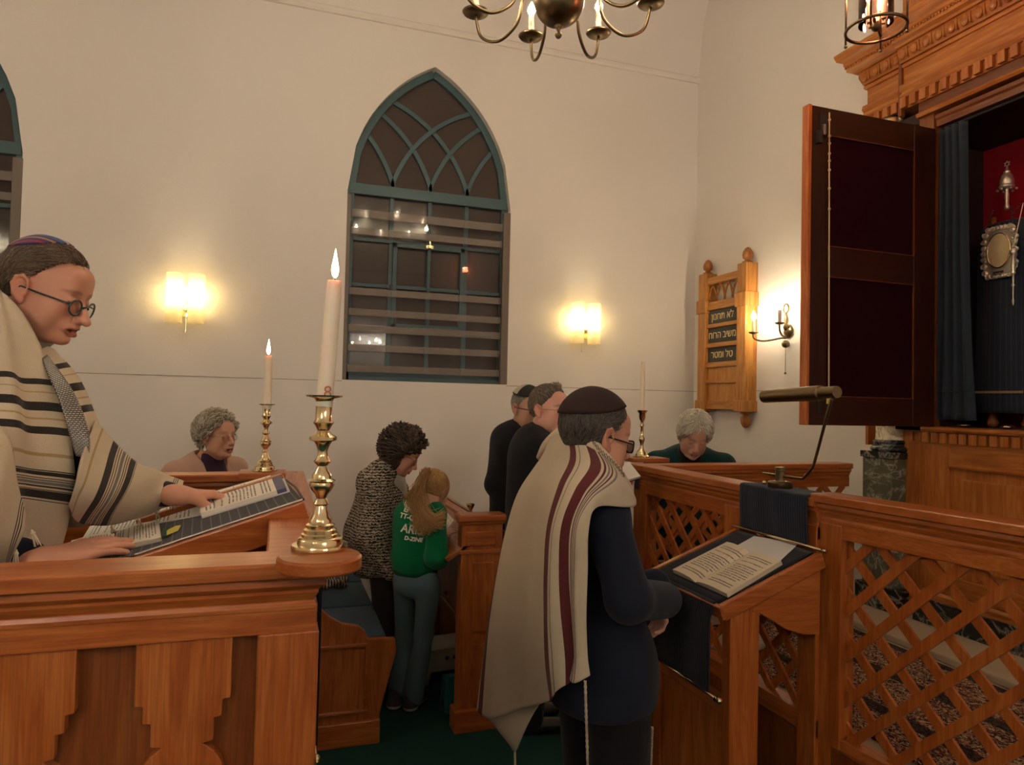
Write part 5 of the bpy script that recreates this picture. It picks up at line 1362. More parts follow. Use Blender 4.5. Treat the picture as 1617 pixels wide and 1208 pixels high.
t=NT('hair'); a=t.n('ShaderNodeVertexColor',layer_name='Col'); n=t.noise(t.coord(),160,3); t.bsdf(t.mix(t.math('MULTIPLY',n,.35),a.outputs[0],(.02,.015,.01)),.45,Specular_IOR_Level=.4); HAIRM=t.m
SKIN=vcol('skin',.50,.0); 
def mask_man(line=1.0,low=-.052,recede=0.0):
    def f(L):
        x,y,z=L.T; ay=np.abs(y)
        front=z-(-.022+1.25*(x+.018))+ -recede*np.exp(-((ay-.04)/.02)**2)*(x>0)
        back=z-low
        return np.where(x>-.018,np.minimum(front,z+.02),back)*.8
    return f
def kippah(M,T,S,dirv,ang,mat,parent,thick=.004,off=.012,name='kippah',conf=None):
    d=np.array(dirv,float); d/=np.linalg.norm(d); u=np.cross(d,(0,1,0)); u/=np.linalg.norm(u); v=np.cross(d,u)
    nr,na=14,48; vs=[];uv=[]
    for i in range(nr+1):
        a=R(ang)*i/nr
        for j in range(na):
            b=2*PI*j/na; q=d*math.cos(a)+(u*math.cos(b)+v*math.sin(b))*math.sin(a)
            q/=math.sqrt(((q/(SCALPR+off))**2).sum()); L=SCALPC+q+d*.004*(1-i/nr)
            vs.append((L*S)@np.array(M).T+np.array(T)); uv.append((.5+.5*math.cos(b)*i/nr,.5+.5*math.sin(b)*i/nr))
    F=[(i*na+j,(i+1)*na+j,(i+1)*na+(j+1)%na,i*na+(j+1)%na) for i in range(nr) for j in range(na)]
    o=npobj(name,np.array(vs),np.array(F),mat,parent,True,uv=np.array(uv)); m=o.modifiers.new('thick','SOLIDIFY'); m.thickness=thick*S; m.offset=1
    return o
LENS=thinglass((.97,.97,.98),.10)
def glasses(M,T,S,mat,parent,r=.0215,thick=.0022,z=.000,shape='round',rimless=False,drop=0,x=.101):
    M=np.array(M); T=np.array(T); W=lambda p:tuple(M@(np.array(p,float)*S)+T)
    fr=MB(); ln=[]; zz=z-drop
    for sy in(-1,1):
        ring=[]
        for k in range(28):
            a=2*PI*k/28; ca,sa=math.cos(a),math.sin(a)
            if shape=='square': q=1/max(abs(ca)**4+abs(sa)**4,1e-6)**.25; ca*=q*1.05; sa*=q*.80
            elif shape=='oval': ca*=1.1; sa*=.78
            ring.append((x-.004*abs(ca) if False else x-.10*abs(sy*.031+ca*r*sy*0)-.0,sy*.0325+ca*r,zz+sa*r))
            ring[-1]=(x-.006*((sy*ca+1)/2)**2-.002,ring[-1][1],ring[-1][2])
        if not rimless: fr.tube([W(p) for p in ring],thick*S,6,closed=True)
        else: fr.tube([W(p) for p in ring],thick*S*.35,4,closed=True)
        ln.append(MB().add([W(p) for p in ring],[tuple(range(28))]))
        fr.tube([W((x-.008,sy*(.0325+r),zz+.006)),W((x-.016,sy*(.0345+r*1.25),zz+.007)),W((.03,sy*.078,zz+.010)),W((-.010,sy*.083,zz+.012)),W((-.024,sy*.083,zz-.004))],thick*S*.9,6)
    fr.tube([W((x,-.0325+r,zz+.003)),W((x+.004,-.004,zz+.008)),W((x+.004,.004,zz+.008)),W((x,.0325-r,zz+.003))],thick*S,6)
    g=obj('glasses',fr,mat,parent,smooth=True); [obj('lens',l_,LENS,g,fix=False) for l_ in ln]; return g
def hand_sdf(s,wr,dx,up,side,curl,S=1.0,spread=1.0,thumb=(.0,.0),thc=0.0,fl=1.0):
    """wr wrist, dx towards the fingers, up = back of the hand, side=+1 thumb on the left of dx (right hand, palm down)"""
    x=np.array(dx,float); x/=np.linalg.norm(x); z=np.array(up,float); z-=x*(x@z); z/=np.linalg.norm(z); y=np.cross(z,x)*side
    M=np.stack([x,y,z],1); s.frame(M,wr,S)
    ys=(.030,.0105,-.0095,-.028); L=((.040,.025,.019),(.044,.028,.020),(.040,.026,.019),(.032,.020,.017)); kx=(.088,.092,.087,.078)
    s.ell((.045,0,-.002),(.050,.036,.014),k=.01); s.cap((-.02,0,0),(.02,0,0),.024,.022,k=.02)
    for i in range(4):
        r0=(.0098,.0100,.0095,.0085)[i]
        s.cap((.012,ys[i]*.45,.0),(kx[i],ys[i],.002),.0125,r0*1.08,k=.012)
        p=np.array((kx[i],ys[i],.002)); a=R(curl[i][0]); az=ys[i]*3.2*spread
        for j in range(3):
            if j: a+=R(curl[i][j])
            q=p+np.array((math.cos(a)*math.cos(az),math.cos(a)*math.sin(az),-math.sin(a)))*L[i][j]*fl
            s.cap(p,q,r0*(1-.09*j),r0*(1-.09*(j+1)),k=.003 if j else .006)
            p=q
    p=np.array((.020,.022,-.004)); A=[(.046,.048+thumb[0],-.010+thc*.3),(.068,.060+thumb[0]*1.3,-.012+thc*.7),(.090,.066+thumb[0]*1.2,-.012+thc)]
    rs=(.0155,.0125,.0105,.0085); pr=p
    for i,q in enumerate(A): s.cap(pr,q,rs[i],rs[i+1],k=.010 if i==0 else .004); pr=q
    s.frame()
def limb(s,pts,rs,k=.02): s.frame(); s.chain([np.array(p) for p in pts],rs,k)
class Fig: pass
def figure(label,T,hy,hp,hr=0,by=0,S=1.0,floor=0.0,group=None,sw=.19,bulk=1.0,lean=0.0,**hk):
    """joints from head position and body yaw (deg from +X)"""
    f=Fig(); f.M=rotm(hy,hp,hr); f.T=np.array(T,float); f.S=S; f.floor=floor; f.hk=hk
    f.fw=np.array((math.cos(R(by)),math.sin(R(by)),0)); f.lf=np.array((-f.fw[1],f.fw[0],0)); up=np.array((0,0,1.))
    f.neck=f.T+f.M@np.array((-.035,0,-.06))*S; f.nb=f.neck-up*.085*S-f.fw*(.035+lean*.05)
    f.ch=f.nb-up*.16-f.fw*(.02+lean*.12); f.hip=np.array((f.ch[0],f.ch[1],0))+up*(floor+.52*(f.T[2]+.1-floor))-f.fw*(lean*.12)
    f.sh={s:f.nb-up*.055-f.fw*.01+f.lf*s*sw for s in(-1,1)}
    f.el={s:f.sh[s]-up*.29+f.lf*s*.05+f.fw*.02 for s in(-1,1)}; f.wr={s:f.el[s]-up*.05+f.fw*.24-f.lf*s*.08 for s in(-1,1)}
    f.bulk=bulk; f.up=up; f.sw=sw
    f.root=thing('person',label,'person',(f.hip[0],f.hip[1],floor),group)
    return f
def body(f,skin,vox=.005,hands=(),legs=True,colk=None,**k):
    s=SDF(); head_sdf(s,f.M,f.T,f.S,**f.hk); s.frame()
    s.cap(f.neck,f.nb,.054*f.S,.060*f.S,k=.03); s.cap(f.neck+f.M@np.array((.045,0,-.03))*f.S,f.nb+f.fw*.02,.034*f.S,.045*f.S,k=.03)
    s.cap(f.nb,f.ch,.055,.075,k=.04); s.chain([f.ch,f.hip],[.075,.07],k=.04)
    for i in(-1,1):
        s.chain([f.nb,f.sh[i]],[.05,.045],k=.03); s.chain([f.sh[i],f.el[i],f.wr[i]],[.042,.034,.024],k=.02)
        if legs:
            h=f.hip+f.lf*i*.09; s.chain([h,h+(-f.up*(h[2]-f.floor)*.48)+f.fw*.01,np.array((h[0],h[1],f.floor+.07))],[.075,.05,.035],k=.02)
            s.cap(np.array((h[0],h[1],f.floor+.035)),np.array((h[0],h[1],f.floor+.03))+f.fw*.14,.034,.028,k=.02)
    for h in hands: hand_sdf(s,**h)
    vs,fs=s.mesh(vox); vs=smoothmesh(vs,fs,1,.4)
    c=head_col(vs,f.M,f.T,f.S,skin,**(colk or {}))
    f.body=npobj('body',vs,fs,SKIN,f.root,True,col=c); return f.body
def garment(f,name,mat,build,vox=.007,noise=None,label=None,sm=1,parent=None,vcolor=None):
    s=SDF(); build(s); vs,fs=s.mesh(vox,noise=noise); vs=smoothmesh(vs,fs,sm,.5)
    return npobj(name,vs,fs,mat,parent or f.root,True,label=label,col=vcolor(vs) if vcolor else None)
def jacket(s,f,hem=.62,chest=.13,waist=.125,arm=.058,cuff=.045,neck=.075,sleeve_end=1.0,open_neck=True,hemz=None,belly=0.0):
    b=f.bulk; R90=np.stack([f.fw,f.lf,f.up],1); s.frame()
    s.ell(f.ch+f.up*.03,(chest*b,f.sw*1.02,.21),rot=R90,k=.03)
    s.ell(f.ch-f.up*.18+f.fw*belly*.6,((waist+belly)*b,f.sw*.93,.24),rot=R90,k=.06)
    s.ell(f.hip+f.up*.02,(waist*b*1.02,f.sw*.93,.26),rot=R90,k=.06)
    for i in(-1,1):
        s.cap(f.nb-f.up*.005,f.sh[i]+f.up*.005,.055,arm+.006,k=.045)
        e=f.el[i]; w=f.el[i]+(f.wr[i]-f.el[i])*sleeve_end
        s.chain([f.sh[i],e,w],[arm*1.12*b**.5,arm,cuff],k=.03)
    s.cap(f.nb+f.up*.0,f.neck-f.up*.035*f.S,.068*f.S,.060*f.S,k=.02)
    hz=f.hip[2]-.10 if hemz is None else hemz
    # hem cut applies to the trunk only if the hands are above it
    s.plane((0,0,hz),(0,0,-1),k=.008)
def trousers(s,f,r0=.10,r1=.075,r2=.065,stance=.09,fwd=None):
    s.frame(); s.ell(f.hip,(.13,f.sw*.85,.12),rot=np.stack([f.fw,f.lf,f.up],1),k=.03)
    for i in(-1,1):
        h=f.hip+f.lf*i*stance; z=f.hip[2]-f.floor; o=(fwd or {}).get(i,np.zeros(3))
        s.chain([h,h-f.up*z*.48+f.fw*.02+np.array(o)*.5,np.array((h[0],h[1],f.floor+.07))+np.array(o)],[r0,r1,r2],k=.03)
    s.plane((0,0,f.floor+.035),(0,0,-1),k=.004)
def shoes(f,mat,fwd=None,name='shoe',stance=.09):
    for i in(-1,1):
        s=SDF(); h=f.hip+f.lf*i*stance; o=np.array((fwd or {}).get(i,np.zeros(3))); b=np.array((h[0],h[1],f.floor))+o
        s.cap(b+f.up*.045-f.fw*.03,b+f.up*.038+f.fw*.16,.042,.034,k=.02); s.cap(b+f.up*.08,b+f.up*.05,.045,.045,k=.02); s.plane((0,0,b[2]+.004),(0,0,-1),k=.003)
        vs,fs=s.mesh(.007); npobj(name,vs,fs,mat,f.root)
BLK=cloth('black_suiting',(.014,.014,.018),.85,700); NAVY=cloth('navy_wool',(.016,.020,.036),.9,700); DKT=cloth('charcoal_trousers',(.012,.012,.015),.9,600)
SHB=plain('black_leather',(.012,.011,.010),.35)
SK1=(.66,.33,.225); SK2=(.62,.32,.22); SK3=(.66,.38,.28)
FRB=plain('black_frame',(.010,.012,.013),.25); FRT=plain('teal_frame',(.03,.07,.075),.25); FRG=plain('wire_frame',(.28,.2,.12),.3,1.0)

# ---------------------------------------------------------------- 1. man at the bimah desk
T1=P(73,463,1.74)
f=figure('man in a cream black-striped prayer shawl and striped skullcap reading at the left desk',T1,-17,17,0,by=0,S=.98,floor=.33,sw=.20,mouth=.006,jowl=1.25,lids=1,lean=.55,nosedrop=.005,nose=1.05)
w1=np.array(DP(68,886,.062)); tip1=np.array(DP(205,852,.026)); w2=np.array(DP(280,782,.070)); 
f.sh[-1]=np.array(P(-45,600,1.58)); f.sh[1]=np.array(P(112,700,1.90))
f.el[-1]=np.array(P(-105,850,1.46)); f.wr[-1]=w1; f.el[1]=np.array(P(165,770,1.88)); f.wr[1]=w2
dn=np.array(DN); hs=[dict(wr=w1,dx=tip1-w1,up=dn*1.0+np.array((0,-.50,0)),side=1,curl=[(4,7,5),(3,7,5),(3,8,6),(5,9,6)],S=np.linalg.norm(tip1-w1)/.172,spread=.55,thumb=(-.012,0)),
    dict(wr=w2,dx=np.array(DP(358,782,.012))-w2,up=dn+np.array((0,-.15,0.0)),side=-1,curl=[(22,26,12),(10,16,8),(8,16,8),(10,18,8)],S=1.04,spread=.6,thumb=(-.016,0),thc=-.028)]
body(f,SK1,.0032,hs,legs=False,colk=dict(red=.55,brow=(.20,.11,.06),eyes='closed',lip=(.36,.10,.07),mouth=.006))
def flow_back(p):
    return np.stack([-np.ones(len(p)),p[:,1]*3,-.35*np.ones(len(p))-(p[:,0]<-.03)*.9],1)
def mlm(L):
    x,y,z=L.T; ay=np.abs(y)
    front=np.where(z>.088, .070-x-ay*.30, z-(.004+1.25*(x+.018)))
    return np.where(x>-.014,np.minimum(front,z+.018),z+.062)
hair('hair',f.M,f.T,f.S,mlm,(.075,.045,.028),f.root,thick=.0085,nstr=5200,ln=.075,flow=flow_back,rad=.00085,lift=.005,col2=(.36,.26,.18),seed=3)
KS=stripes('striped_knit_cap',(.08,.06,.16),((.10,.05,(.40,.05,.05)),(.2,.06,(.55,.42,.2)),(.32,.06,(.08,.10,.35)),(.44,.05,(.5,.08,.10)),(.56,.05,(.5,.5,.45)),(.68,.06,(.05,.12,.28)),(.80,.05,(.45,.25,.1)),(.92,.05,(.35,.05,.08))),'V',ws=300)
kippah(f.M,f.T,f.S,(-.42,0,.90),42,KS,f.root,off=.012)
glasses(f.M,f.T,f.S,FRT,f.root,r=.0195,thick=.0023,drop=.010,x=.106)
def jk(s):
    jacket(s,f,chest=.125,waist=.14,arm=.056,cuff=.036,sleeve_end=.86,hemz=1.0,belly=.02)
garment(f,'suit_jacket',NAVY,jk,.006,noise=wrinkle(.0025,24))
garment(f,'trousers',DKT,lambda s:trousers(s,f),.012); shoes(f,SHB)
garment(f,'shirt_collar',plain('white_shirt',(.62,.57,.50),.8),lambda s:(s.frame(),s.cap(f.nb+f.up*.0+f.fw*.01,f.neck-f.up*.035+f.fw*.012,.070,.067,k=.01),s.cap(f.neck-f.up*.004,f.neck+f.up*.1,.066,.07,k=.004,op='s'),s.plane(f.neck-f.up*.02,(-.3,0,1),k=.004)),.004)
GD=(.42,.30,.14); K_=(.012,.011,.014); GY=(.16,.16,.17)
SHB1=((.336,.020,K_),(.372,.004,GD),(.42,.030,K_),(.462,.006,GD),(.502,.026,K_),(.588,.012,GD),(.645,.004,K_),(.656,.014,K_),(.672,.003,K_),(.680,.006,GY),(.690,.010,GY),(.702,.006,K_),(.714,.003,K_),(.731,.028,K_),(.753,.003,K_))
CRM=(.64,.54,.40)
TL=stripes('cream_wool_black_stripes',CRM,SHB1,'V',ws=420)
tal=bpy.data.objects.new('prayer_shawl',None); COL.objects.link(tal); tal.parent=f.root
tal['label']='cream wool shawl with black stripes'
DOFF=.15
def G(rows): return [[P(x,y,d+DOFF) for x,y,d in r] for r in rows]
def UVy(rows,slope=.13): return np.array([[(j/(len(r)-1),(y-slope*(x-50)-450)/450) for j,(x,y,d) in enumerate(r)] for r in rows])
rows=[[(-150,470,1.60),(-90,452,1.60),(-40,446,1.56),(-8,452,1.50),(14,470,1.47)],
 [(-190,520,1.50),(-120,505,1.40),(-55,495,1.35),(0,500,1.38),(38,499,1.45)],
 [(-210,590,1.45),(-140,570,1.32),(-60,560,1.27),(10,562,1.33),(64,548,1.44)],
 [(-215,660,1.42),(-145,650,1.28),(-60,640,1.23),(25,632,1.31),(88,612,1.43)],
 [(-215,730,1.42),(-145,725,1.27),(-60,715,1.22),(35,706,1.30),(110,690,1.42)],
 [(-210,810,1.42),(-140,800,1.27),(-55,790,1.22),(35,780,1.30),(118,765,1.41)],
 [(-205,900,1.43),(-135,880,1.28),(-50,870,1.23),(32,858,1.31),(106,830,1.42)],
 [(-200,960,1.44),(-130,945,1.29),(-45,935,1.25),(30,920,1.33),(92,880,1.44)]]
fold1=lambda u,v:.016*np.sin(u*14+1+v*1.8)*np.clip(v*2,0,1)*np.clip((1-u)*4,0,1)+.006*np.sin(u*31+v*3)*np.clip((1-u)*4,0,1)
patch('shawl_right_fall',G(rows),TL,tal,10,.004,fold1,UVy(rows))
rows=[[(58,556,1.50),(74,548,1.55),(84,552,1.60)],[(84,588,1.47),(102,578,1.53),(122,594,1.60)],[(112,640,1.46),(132,628,1.51),(147,648,1.60)],[(130,700,1.46),(148,690,1.50),(163,696,1.60)],[(122,765,1.46),(140,752,1.50),(160,750,1.60)],[(106,832,1.47),(126,832,1.50),(150,825,1.58)]]
patch('shawl_left_lapel',G(rows),TL,tal,8,.004,None,UVy(rows,-.2)+np.array((0,.03)))
rows0=[[(150,664,1.66),(178,696,1.70),(216,731,1.76),(243,740,1.82),(263,750,1.88),(290,760,1.93)],
 [(140,700,1.56),(166,735,1.60),(203,762,1.68),(235,768,1.76),(258,768,1.83),(286,772,1.88)],
 [(125,745,1.50),(145,785,1.54),(186,798,1.64),(225,797,1.74),(252,788,1.82),(280,782,1.87)],
 [(108,800,1.52),(124,824,1.58),(170,829,1.70),(215,818,1.80),(246,807,1.88),(273,790,1.93)]]
UA=np.array([[(u,i/3) for u in(0,.2,.42,.62,.8,1)] for i in range(4)])
ARMB=((.08,.02,GD),(.225,.050,K_),(.262,.006,K_),(.280,.006,K_),(.305,.022,GY),(.332,.006,K_),(.348,.006,K_),(.385,.048,K_),(.418,.005,K_),(.895,.008,K_),(.915,.008,K_),(.935,.008,K_))
TA=stripes('cream_wool_sleeve_stripes',CRM,ARMB,'U',ws=420)
DOFF=.0
patch('shawl_left_sleeve',G(rows0),TA,tal,10,.004,lambda u,v:.006*np.sin(u*9+v*4)*np.sin(v*3.1),UA)
DOFF=.13
rows=[[(-160,650,1.26),(-95,640,1.22),(-30,655,1.22),(8,690,1.235),(26,755,1.25),(44,812,1.28)],
 [(-170,740,1.22),(-105,735,1.17),(-40,735,1.17),(0,760,1.19),(18,800,1.225),(40,838,1.26)],
 [(-170,830,1.22),(-110,830,1.17),(-50,828,1.17),(-12,835,1.19),(8,850,1.22),(26,862,1.26)],
 [(-165,920,1.27),(-110,922,1.23),(-55,920,1.23),(-22,912,1.24),(-4,900,1.26),(10,886,1.29)]]
UA2=np.array([[(u*.97,i/3) for u in(0.02,.2,.42,.62,.83,1)] for i in range(4)])
patch('shawl_right_sleeve',G(rows),TA,tal,10,.004,lambda u,v:.005*np.sin(u*8+v*3),UA2)
t=NT('silver_brocade'); uv=t.coord('UV'); br_=t.n('ShaderNodeTexBrick'); br_.inputs['Scale'].default_value=5; t.l(t.mapping(uv,(.5,3.0,1)),br_.inputs['Vector']); br_.inputs['Color1'].default_value=(.42,.40,.36,1); br_.inputs['Color2'].default_value=(.30,.29,.27,1); br_.inputs['Mortar'].default_value=(.05,.045,.04,1); br_.inputs['Mortar Size'].default_value=.06
t.bsdf(br_.outputs[0],.4,.35,bump=br_.outputs[1],bs=.4,bd=.002); BROC=t.m
DOFF=.12
rows=[[(66,566,1.455),(74,560,1.475)],[(76,592,1.435),(92,584,1.47)],[(90,622,1.425),(114,616,1.46)],[(101,655,1.42),(132,655,1.45)],[(110,690,1.42),(142,695,1.44)],[(120,720,1.425),(140,724,1.435)]]
patch('collar_band',G(rows),BROC,tal,6,.003)
for (x,y,d,x2,y2) in((50,836,1.41,60,862),(26,868,1.40,24,893),(8,886,1.41,6,905),(268,790,1.90,272,804),(246,806,1.885,250,820),(218,818,1.82,222,832),(176,829,1.72,180,842)):
    a=V(*P(x,y,d)); b=V(*P(x2,y2,d)); m=MB().ball(tuple(a.lerp(b,.25)),.0048,8,6)
    for k in range(5):
        o_=V(math.cos(k*1.26)*.004,math.sin(k*1.26)*.004,0)
        m.tube([tuple(a),tuple(a.lerp(b,.3)+o_*.5),tuple(b+o_*1.5+V(0,0,.003*math.sin(k*2)))],[.0016,.0018,.0012],5)
    obj('fringe_tassel',m,plain('cream_wool_plain',CRM,.9),tal,smooth=True)

# ---------------------------------------------------------------- 2. man at the book rest
T2=P(941,691,2.18)
f=figure('man in a cream maroon-striped prayer shawl and dark skullcap at the right book rest',T2,6,10,0,by=8,S=1.07,floor=0,sw=.20,jowl=1.2,lids=1,lean=.45)
f.nb=np.array(P(912,742,2.24)); f.ch=np.array(P(902,850,2.27)); f.hip=np.array(P(950,1050,2.25))
f.sh[-1]=np.array(P(955,815,2.06)); f.sh[1]=np.array(P(862,790,2.44)); f.el[-1]=np.array(P(990,945,2.02)); f.wr[-1]=np.array(P(1048,946,2.24)); f.el[1]=np.array(P(950,940,2.50)); f.wr[1]=np.array(P(1035,925,2.5))
body(f,SK2,.0042,[dict(wr=np.array(P(1040,945,2.24)),dx=np.array(P(1043,985,2.26))-np.array(P(1040,945,2.24)),up=(1,.2,0.1),side=1,curl=[(35,45,30)]*4,S=.9,spread=.3)],legs=False,colk=dict(red=.5,brow=(.12,.08,.06),eyes='closed'))
hair('hair',f.M,f.T,f.S,mask_man(low=-.068),(.050,.042,.038),f.root,thick=.009,nstr=4200,ln=.055,flow=flow_back,rad=.0009,col2=(.22,.19,.17),seed=5,lift=.003)
KD=plain('dark_maroon_velvet',(.030,.012,.012),.9,grain=.3,gs=200)
kippah(f.M,f.T,f.S,(-.30,0,.95),66,KD,f.root,off=.015,thick=.004)
glasses(f.M,f.T,f.S,FRB,f.root,r=.0215,thick=.0026,shape='square',drop=.008,x=.105)
def jk(s):
    jacket(s,f,chest=.115,waist=.13,arm=.066,cuff=.056,hemz=P(960,1150,2.15)[2],belly=.02)
    s.p=[q for q in s.p if q[0]!='p']
    h=f.hip; s.ell(h-f.up*.06,(.175,.18,.24),rot=np.stack([f.fw,f.lf,f.up],1),k=.06)
    s.plane((0,0,P(960,1150,2.15)[2]),(.05,.0,-1),k=.012)
garment(f,'suit_jacket',NAVY,jk,.007,noise=wrinkle(.0055,17,seed=2))
garment(f,'trousers',DKT,lambda s:trousers(s,f,.105,.085,.075),.010,noise=wrinkle(.003,18)); shoes(f,SHB)
MR=(.10,.008,.016); CR2=(.62,.52,.38)
def UVm(rows,us): return np.array([[(u,i/(len(rows)-1)) for u in us] for i in range(len(rows))])
TM=stripes('cream_wool_maroon_stripes',CR2,((.115,.05,MR),(.615,.046,MR),(.665,.004,K_),(.760,.062,MR),(.812,.012,MR),(.833,.010,(.2,.16,.17)),(.85,.008,MR),(.872,.010,(.2,.16,.17))),'U',ws=420)
tal=bpy.data.objects.new('prayer_shawl',None); COL.objects.link(tal); tal.parent=f.root; tal['label']='cream wool shawl with maroon stripes'
us=(0,.2,.42,.60,.76,.88,1); DOFF=0
rows=[[(858,742,2.44),(860,716,2.36),(872,691,2.29),(898,684,2.20),(930,702,2.11),(958,722,2.09),(986,752,2.12)],
 [(838,760,2.46),(845,738,2.36),(872,722,2.20),(902,726,2.06),(940,738,1.98),(975,755,1.98),(1003,798,2.03)],
 [(812,800,2.46),(822,778,2.36),(850,768,2.16),(885,768,2.00),(915,778,1.92),(936,788,1.915),(944,800,1.93)],
 [(795,850,2.46),(806,840,2.36),(838,835,2.14),(868,832,1.98),(893,832,1.92),(912,832,1.90),(930,834,1.90)],
 [(780,920,2.47),(794,910,2.36),(830,908,2.14),(864,905,1.98),(888,903,1.93),(908,903,1.91),(928,905,1.91)],
 [(768,990,2.48),(784,985,2.38),(825,980,2.16),(865,976,2.00),(890,974,1.94),(908,972,1.92),(926,974,1.92)],
 [(757,1060,2.50),(778,1060,2.40),(822,1055,2.20),(868,1045,2.02),(894,1040,1.95),(911,1036,1.93),(928,1036,1.93)],
 [(750,1112,2.52),(774,1132,2.42),(826,1118,2.22),(876,1102,2.04),(889,1078,1.96),(908,1078,1.94),(932,1066,1.93)]]
patch('shawl_back',G(rows),TM,tal,12,.004,lambda u,v:(.017*np.sin(u*15+1.0+v*1.2)+.008*np.sin(u*31+v*3))*np.clip(v*1.6-.15,0,1)*np.clip((1.02-u)*5,0.15,1),UVm(rows,us))
rows=[[(775,1040,2.46),(800,1040,2.40),(840,1040,2.30),(880,1040,2.20)],[(768,1100,2.47),(795,1105,2.40),(835,1100,2.30),(875,1080,2.18)],[(768,1130,2.47),(795,1150,2.40),(830,1135,2.30),(860,1100,2.2)],[(800,1160,2.46),(812,1186,2.42),(822,1170,2.36),(836,1130,2.28)]]
patch('shawl_under_corner',G(rows),plain('cream_wool_plain',CR2,.9),tal,8,.004)
# collar roll with embroidered band
cr=[P(852,722,2.46),P(866,702,2.36),P(892,684,2.27),P(922,692,2.14),P(950,718,2.09),P(975,742,2.10),P(994,772,2.14)]
crv=[tuple(q) for q in catmull([tuple(c) for c in cr],6)]
obj('collar_roll',MB().tube(crv,[.012+.014*math.sin(PI*min(1,i/len(crv)*1.3)) for i in range(len(crv))],14),plain('cream_wool_plain',CR2,.9),tal,smooth=True)
emb=MB(); fwv=np.array((-.41,-.91,.1))
for i in range(14,len(crv)-4):
    p=np.array(crv[i])+np.array((-.006,-.023,.006)); n_=np.array(crv[i+1])-np.array(crv[i]); n_/=np.linalg.norm(n_); u_=np.array((0,0,1.))
    for s_ in(-1,1): emb.tube([tuple(p-n_*.006),tuple(p+u_*.007*s_),tuple(p+n_*.006)],.0011,5)
obj('collar_embroidery',emb,plain('brown_thread',(.12,.08,.04),.7),tal)
for (x,y,d,x2,y2,lab) in((924,1075,1.93,928,1208,0),(1030,1148,2.2,1028,1210,0),(813,1186,2.42,814,1235,0)):
    a=P(x,y,d); b=P(x2,y2,d); m=MB()
    for k in range(4):
        pts=[(a[0]+(b[0]-a[0])*i/14+.003*math.sin(i*1.9+k*1.6),a[1]+(b[1]-a[1])*i/14+.003*math.cos(i*1.9+k*1.6),a[2]+(b[2]-a[2])*i/14) for i in range(15)]
        m.tube(pts,.0018,5)
    for i in(2,4,6): m.ball((a[0]+(b[0]-a[0])*i/14,a[1]+(b[1]-a[1])*i/14,a[2]+(b[2]-a[2])*i/14),.0045,8,6)
    obj('corner_tassel',m,plain('tassel_wool',(.50,.40,.32),.9),tal,smooth=True)
# ---------------------------------------------------------------- 3. back row: man with two-tone skullcap
f=figure('smiling man in a black suit with a black and cream skullcap by the back wall',P(833,646,4.0),-74,4,0,by=-35,S=1.0,sw=.195,lids=0)
f.el[-1]=np.array(P(783,765,3.95)); f.wr[-1]=np.array(P(845,772,3.85)); f.sh[-1]=np.array(P(797,692,4.0)); 
body(f,SK3,.005,legs=False,colk=dict(red=.5,brow=(.35,.28,.22),eyes='open',lip=(.42,.15,.12)))
hair('hair',f.M,f.T,f.S,mask_man(low=-.05),(.34,.31,.27),f.root,thick=.003,nstr=1200,ln=.02,flow=flow_back,rad=.0012,col2=(.5,.45,.4))
t=NT('two_tone_cap'); sp=t.n('ShaderNodeSeparateXYZ'); t.l(t.coord('UV'),sp.inputs[0]); q=t.math('LESS_THAN',sp.outputs[0],.46); ed=t.math('LESS_THAN',t.math('ABSOLUTE',t.math('SUBTRACT',t.math('ADD',t.math('MULTIPLY',t.math('SUBTRACT',sp.outputs[0],.5),t.math('SUBTRACT',sp.outputs[0],.5)),t.math('MULTIPLY',t.math('SUBTRACT',sp.outputs[1],.5),t.math('SUBTRACT',sp.outputs[1],.5))),.235)),.02)
t.bsdf(t.mix(t.math('MAXIMUM',q,ed),(.42,.38,.30),(.008,.008,.008)),.7); 
kippah(f.M,f.T,f.S,(.12,0,.99),62,t.m,f.root,off=.010)
glasses(f.M,f.T,f.S,FRB,f.root,r=.020,thick=.0022,drop=.004)
garment(f,'suit_jacket',BLK,lambda s:jacket(s,f,chest=.13,waist=.13,arm=.060,hemz=.78),.009,noise=wrinkle(.003,18,seed=4))
garment(f,'trousers',DKT,lambda s:trousers(s,f),.012); shoes(f,SHB)
garment(f,'clerical_collar',plain('white_shirt',(.62,.57,.50),.8),lambda s:(s.frame(),s.ell(f.neck-f.up*.045+f.fw*.062,(.012,.02,.018),rot=np.stack([f.fw,f.lf,f.up],1))),.004)
# ---------------------------------------------------------------- 4. man with quiff
f=figure('man in a black coat with a quiff and thin wire glasses in the back row',P(868,648,3.7),-60,0,0,by=-10,S=1.04,sw=.20,jowl=1.2,mouth=.002)
f.sh[-1]=np.array(P(850,712,3.6)); f.wr[-1]=np.array(P(962,778,3.42)); f.el[-1]=np.array(P(880,800,3.45))
body(f,(.78,.42,.32),.005,[dict(wr=np.array(P(962,778,3.42)),dx=np.array(P(988,766,3.40))-np.array(P(962,778,3.42)),up=(0,-1,-.3),side=1,curl=[(25,40,30)]*4,S=1.0,spread=.3)],legs=False,colk=dict(red=.6,brow=(.2,.13,.1),eyes='open',lip=(.40,.12,.10)))
def flow_up(p): return np.stack([-.4*np.ones(len(p)),p[:,1]*4,np.ones(len(p))*1.2],1)
hair('hair',f.M,f.T,f.S,lambda L:np.where(L[:,0]>-.014,np.minimum(np.where(L[:,2]>.07,.062-L[:,0]-np.abs(L[:,1])*.2,L[:,2]-(-.012+1.15*(L[:,0]+.018))),L[:,2]+.018),L[:,2]+.05),(.16,.12,.095),f.root,thick=.006,nstr=2600,ln=.035,flow=flow_up,rad=.0012,col2=(.48,.40,.33),lift=.008)
s=SDF(); s.frame(f.M,f.T,f.S)
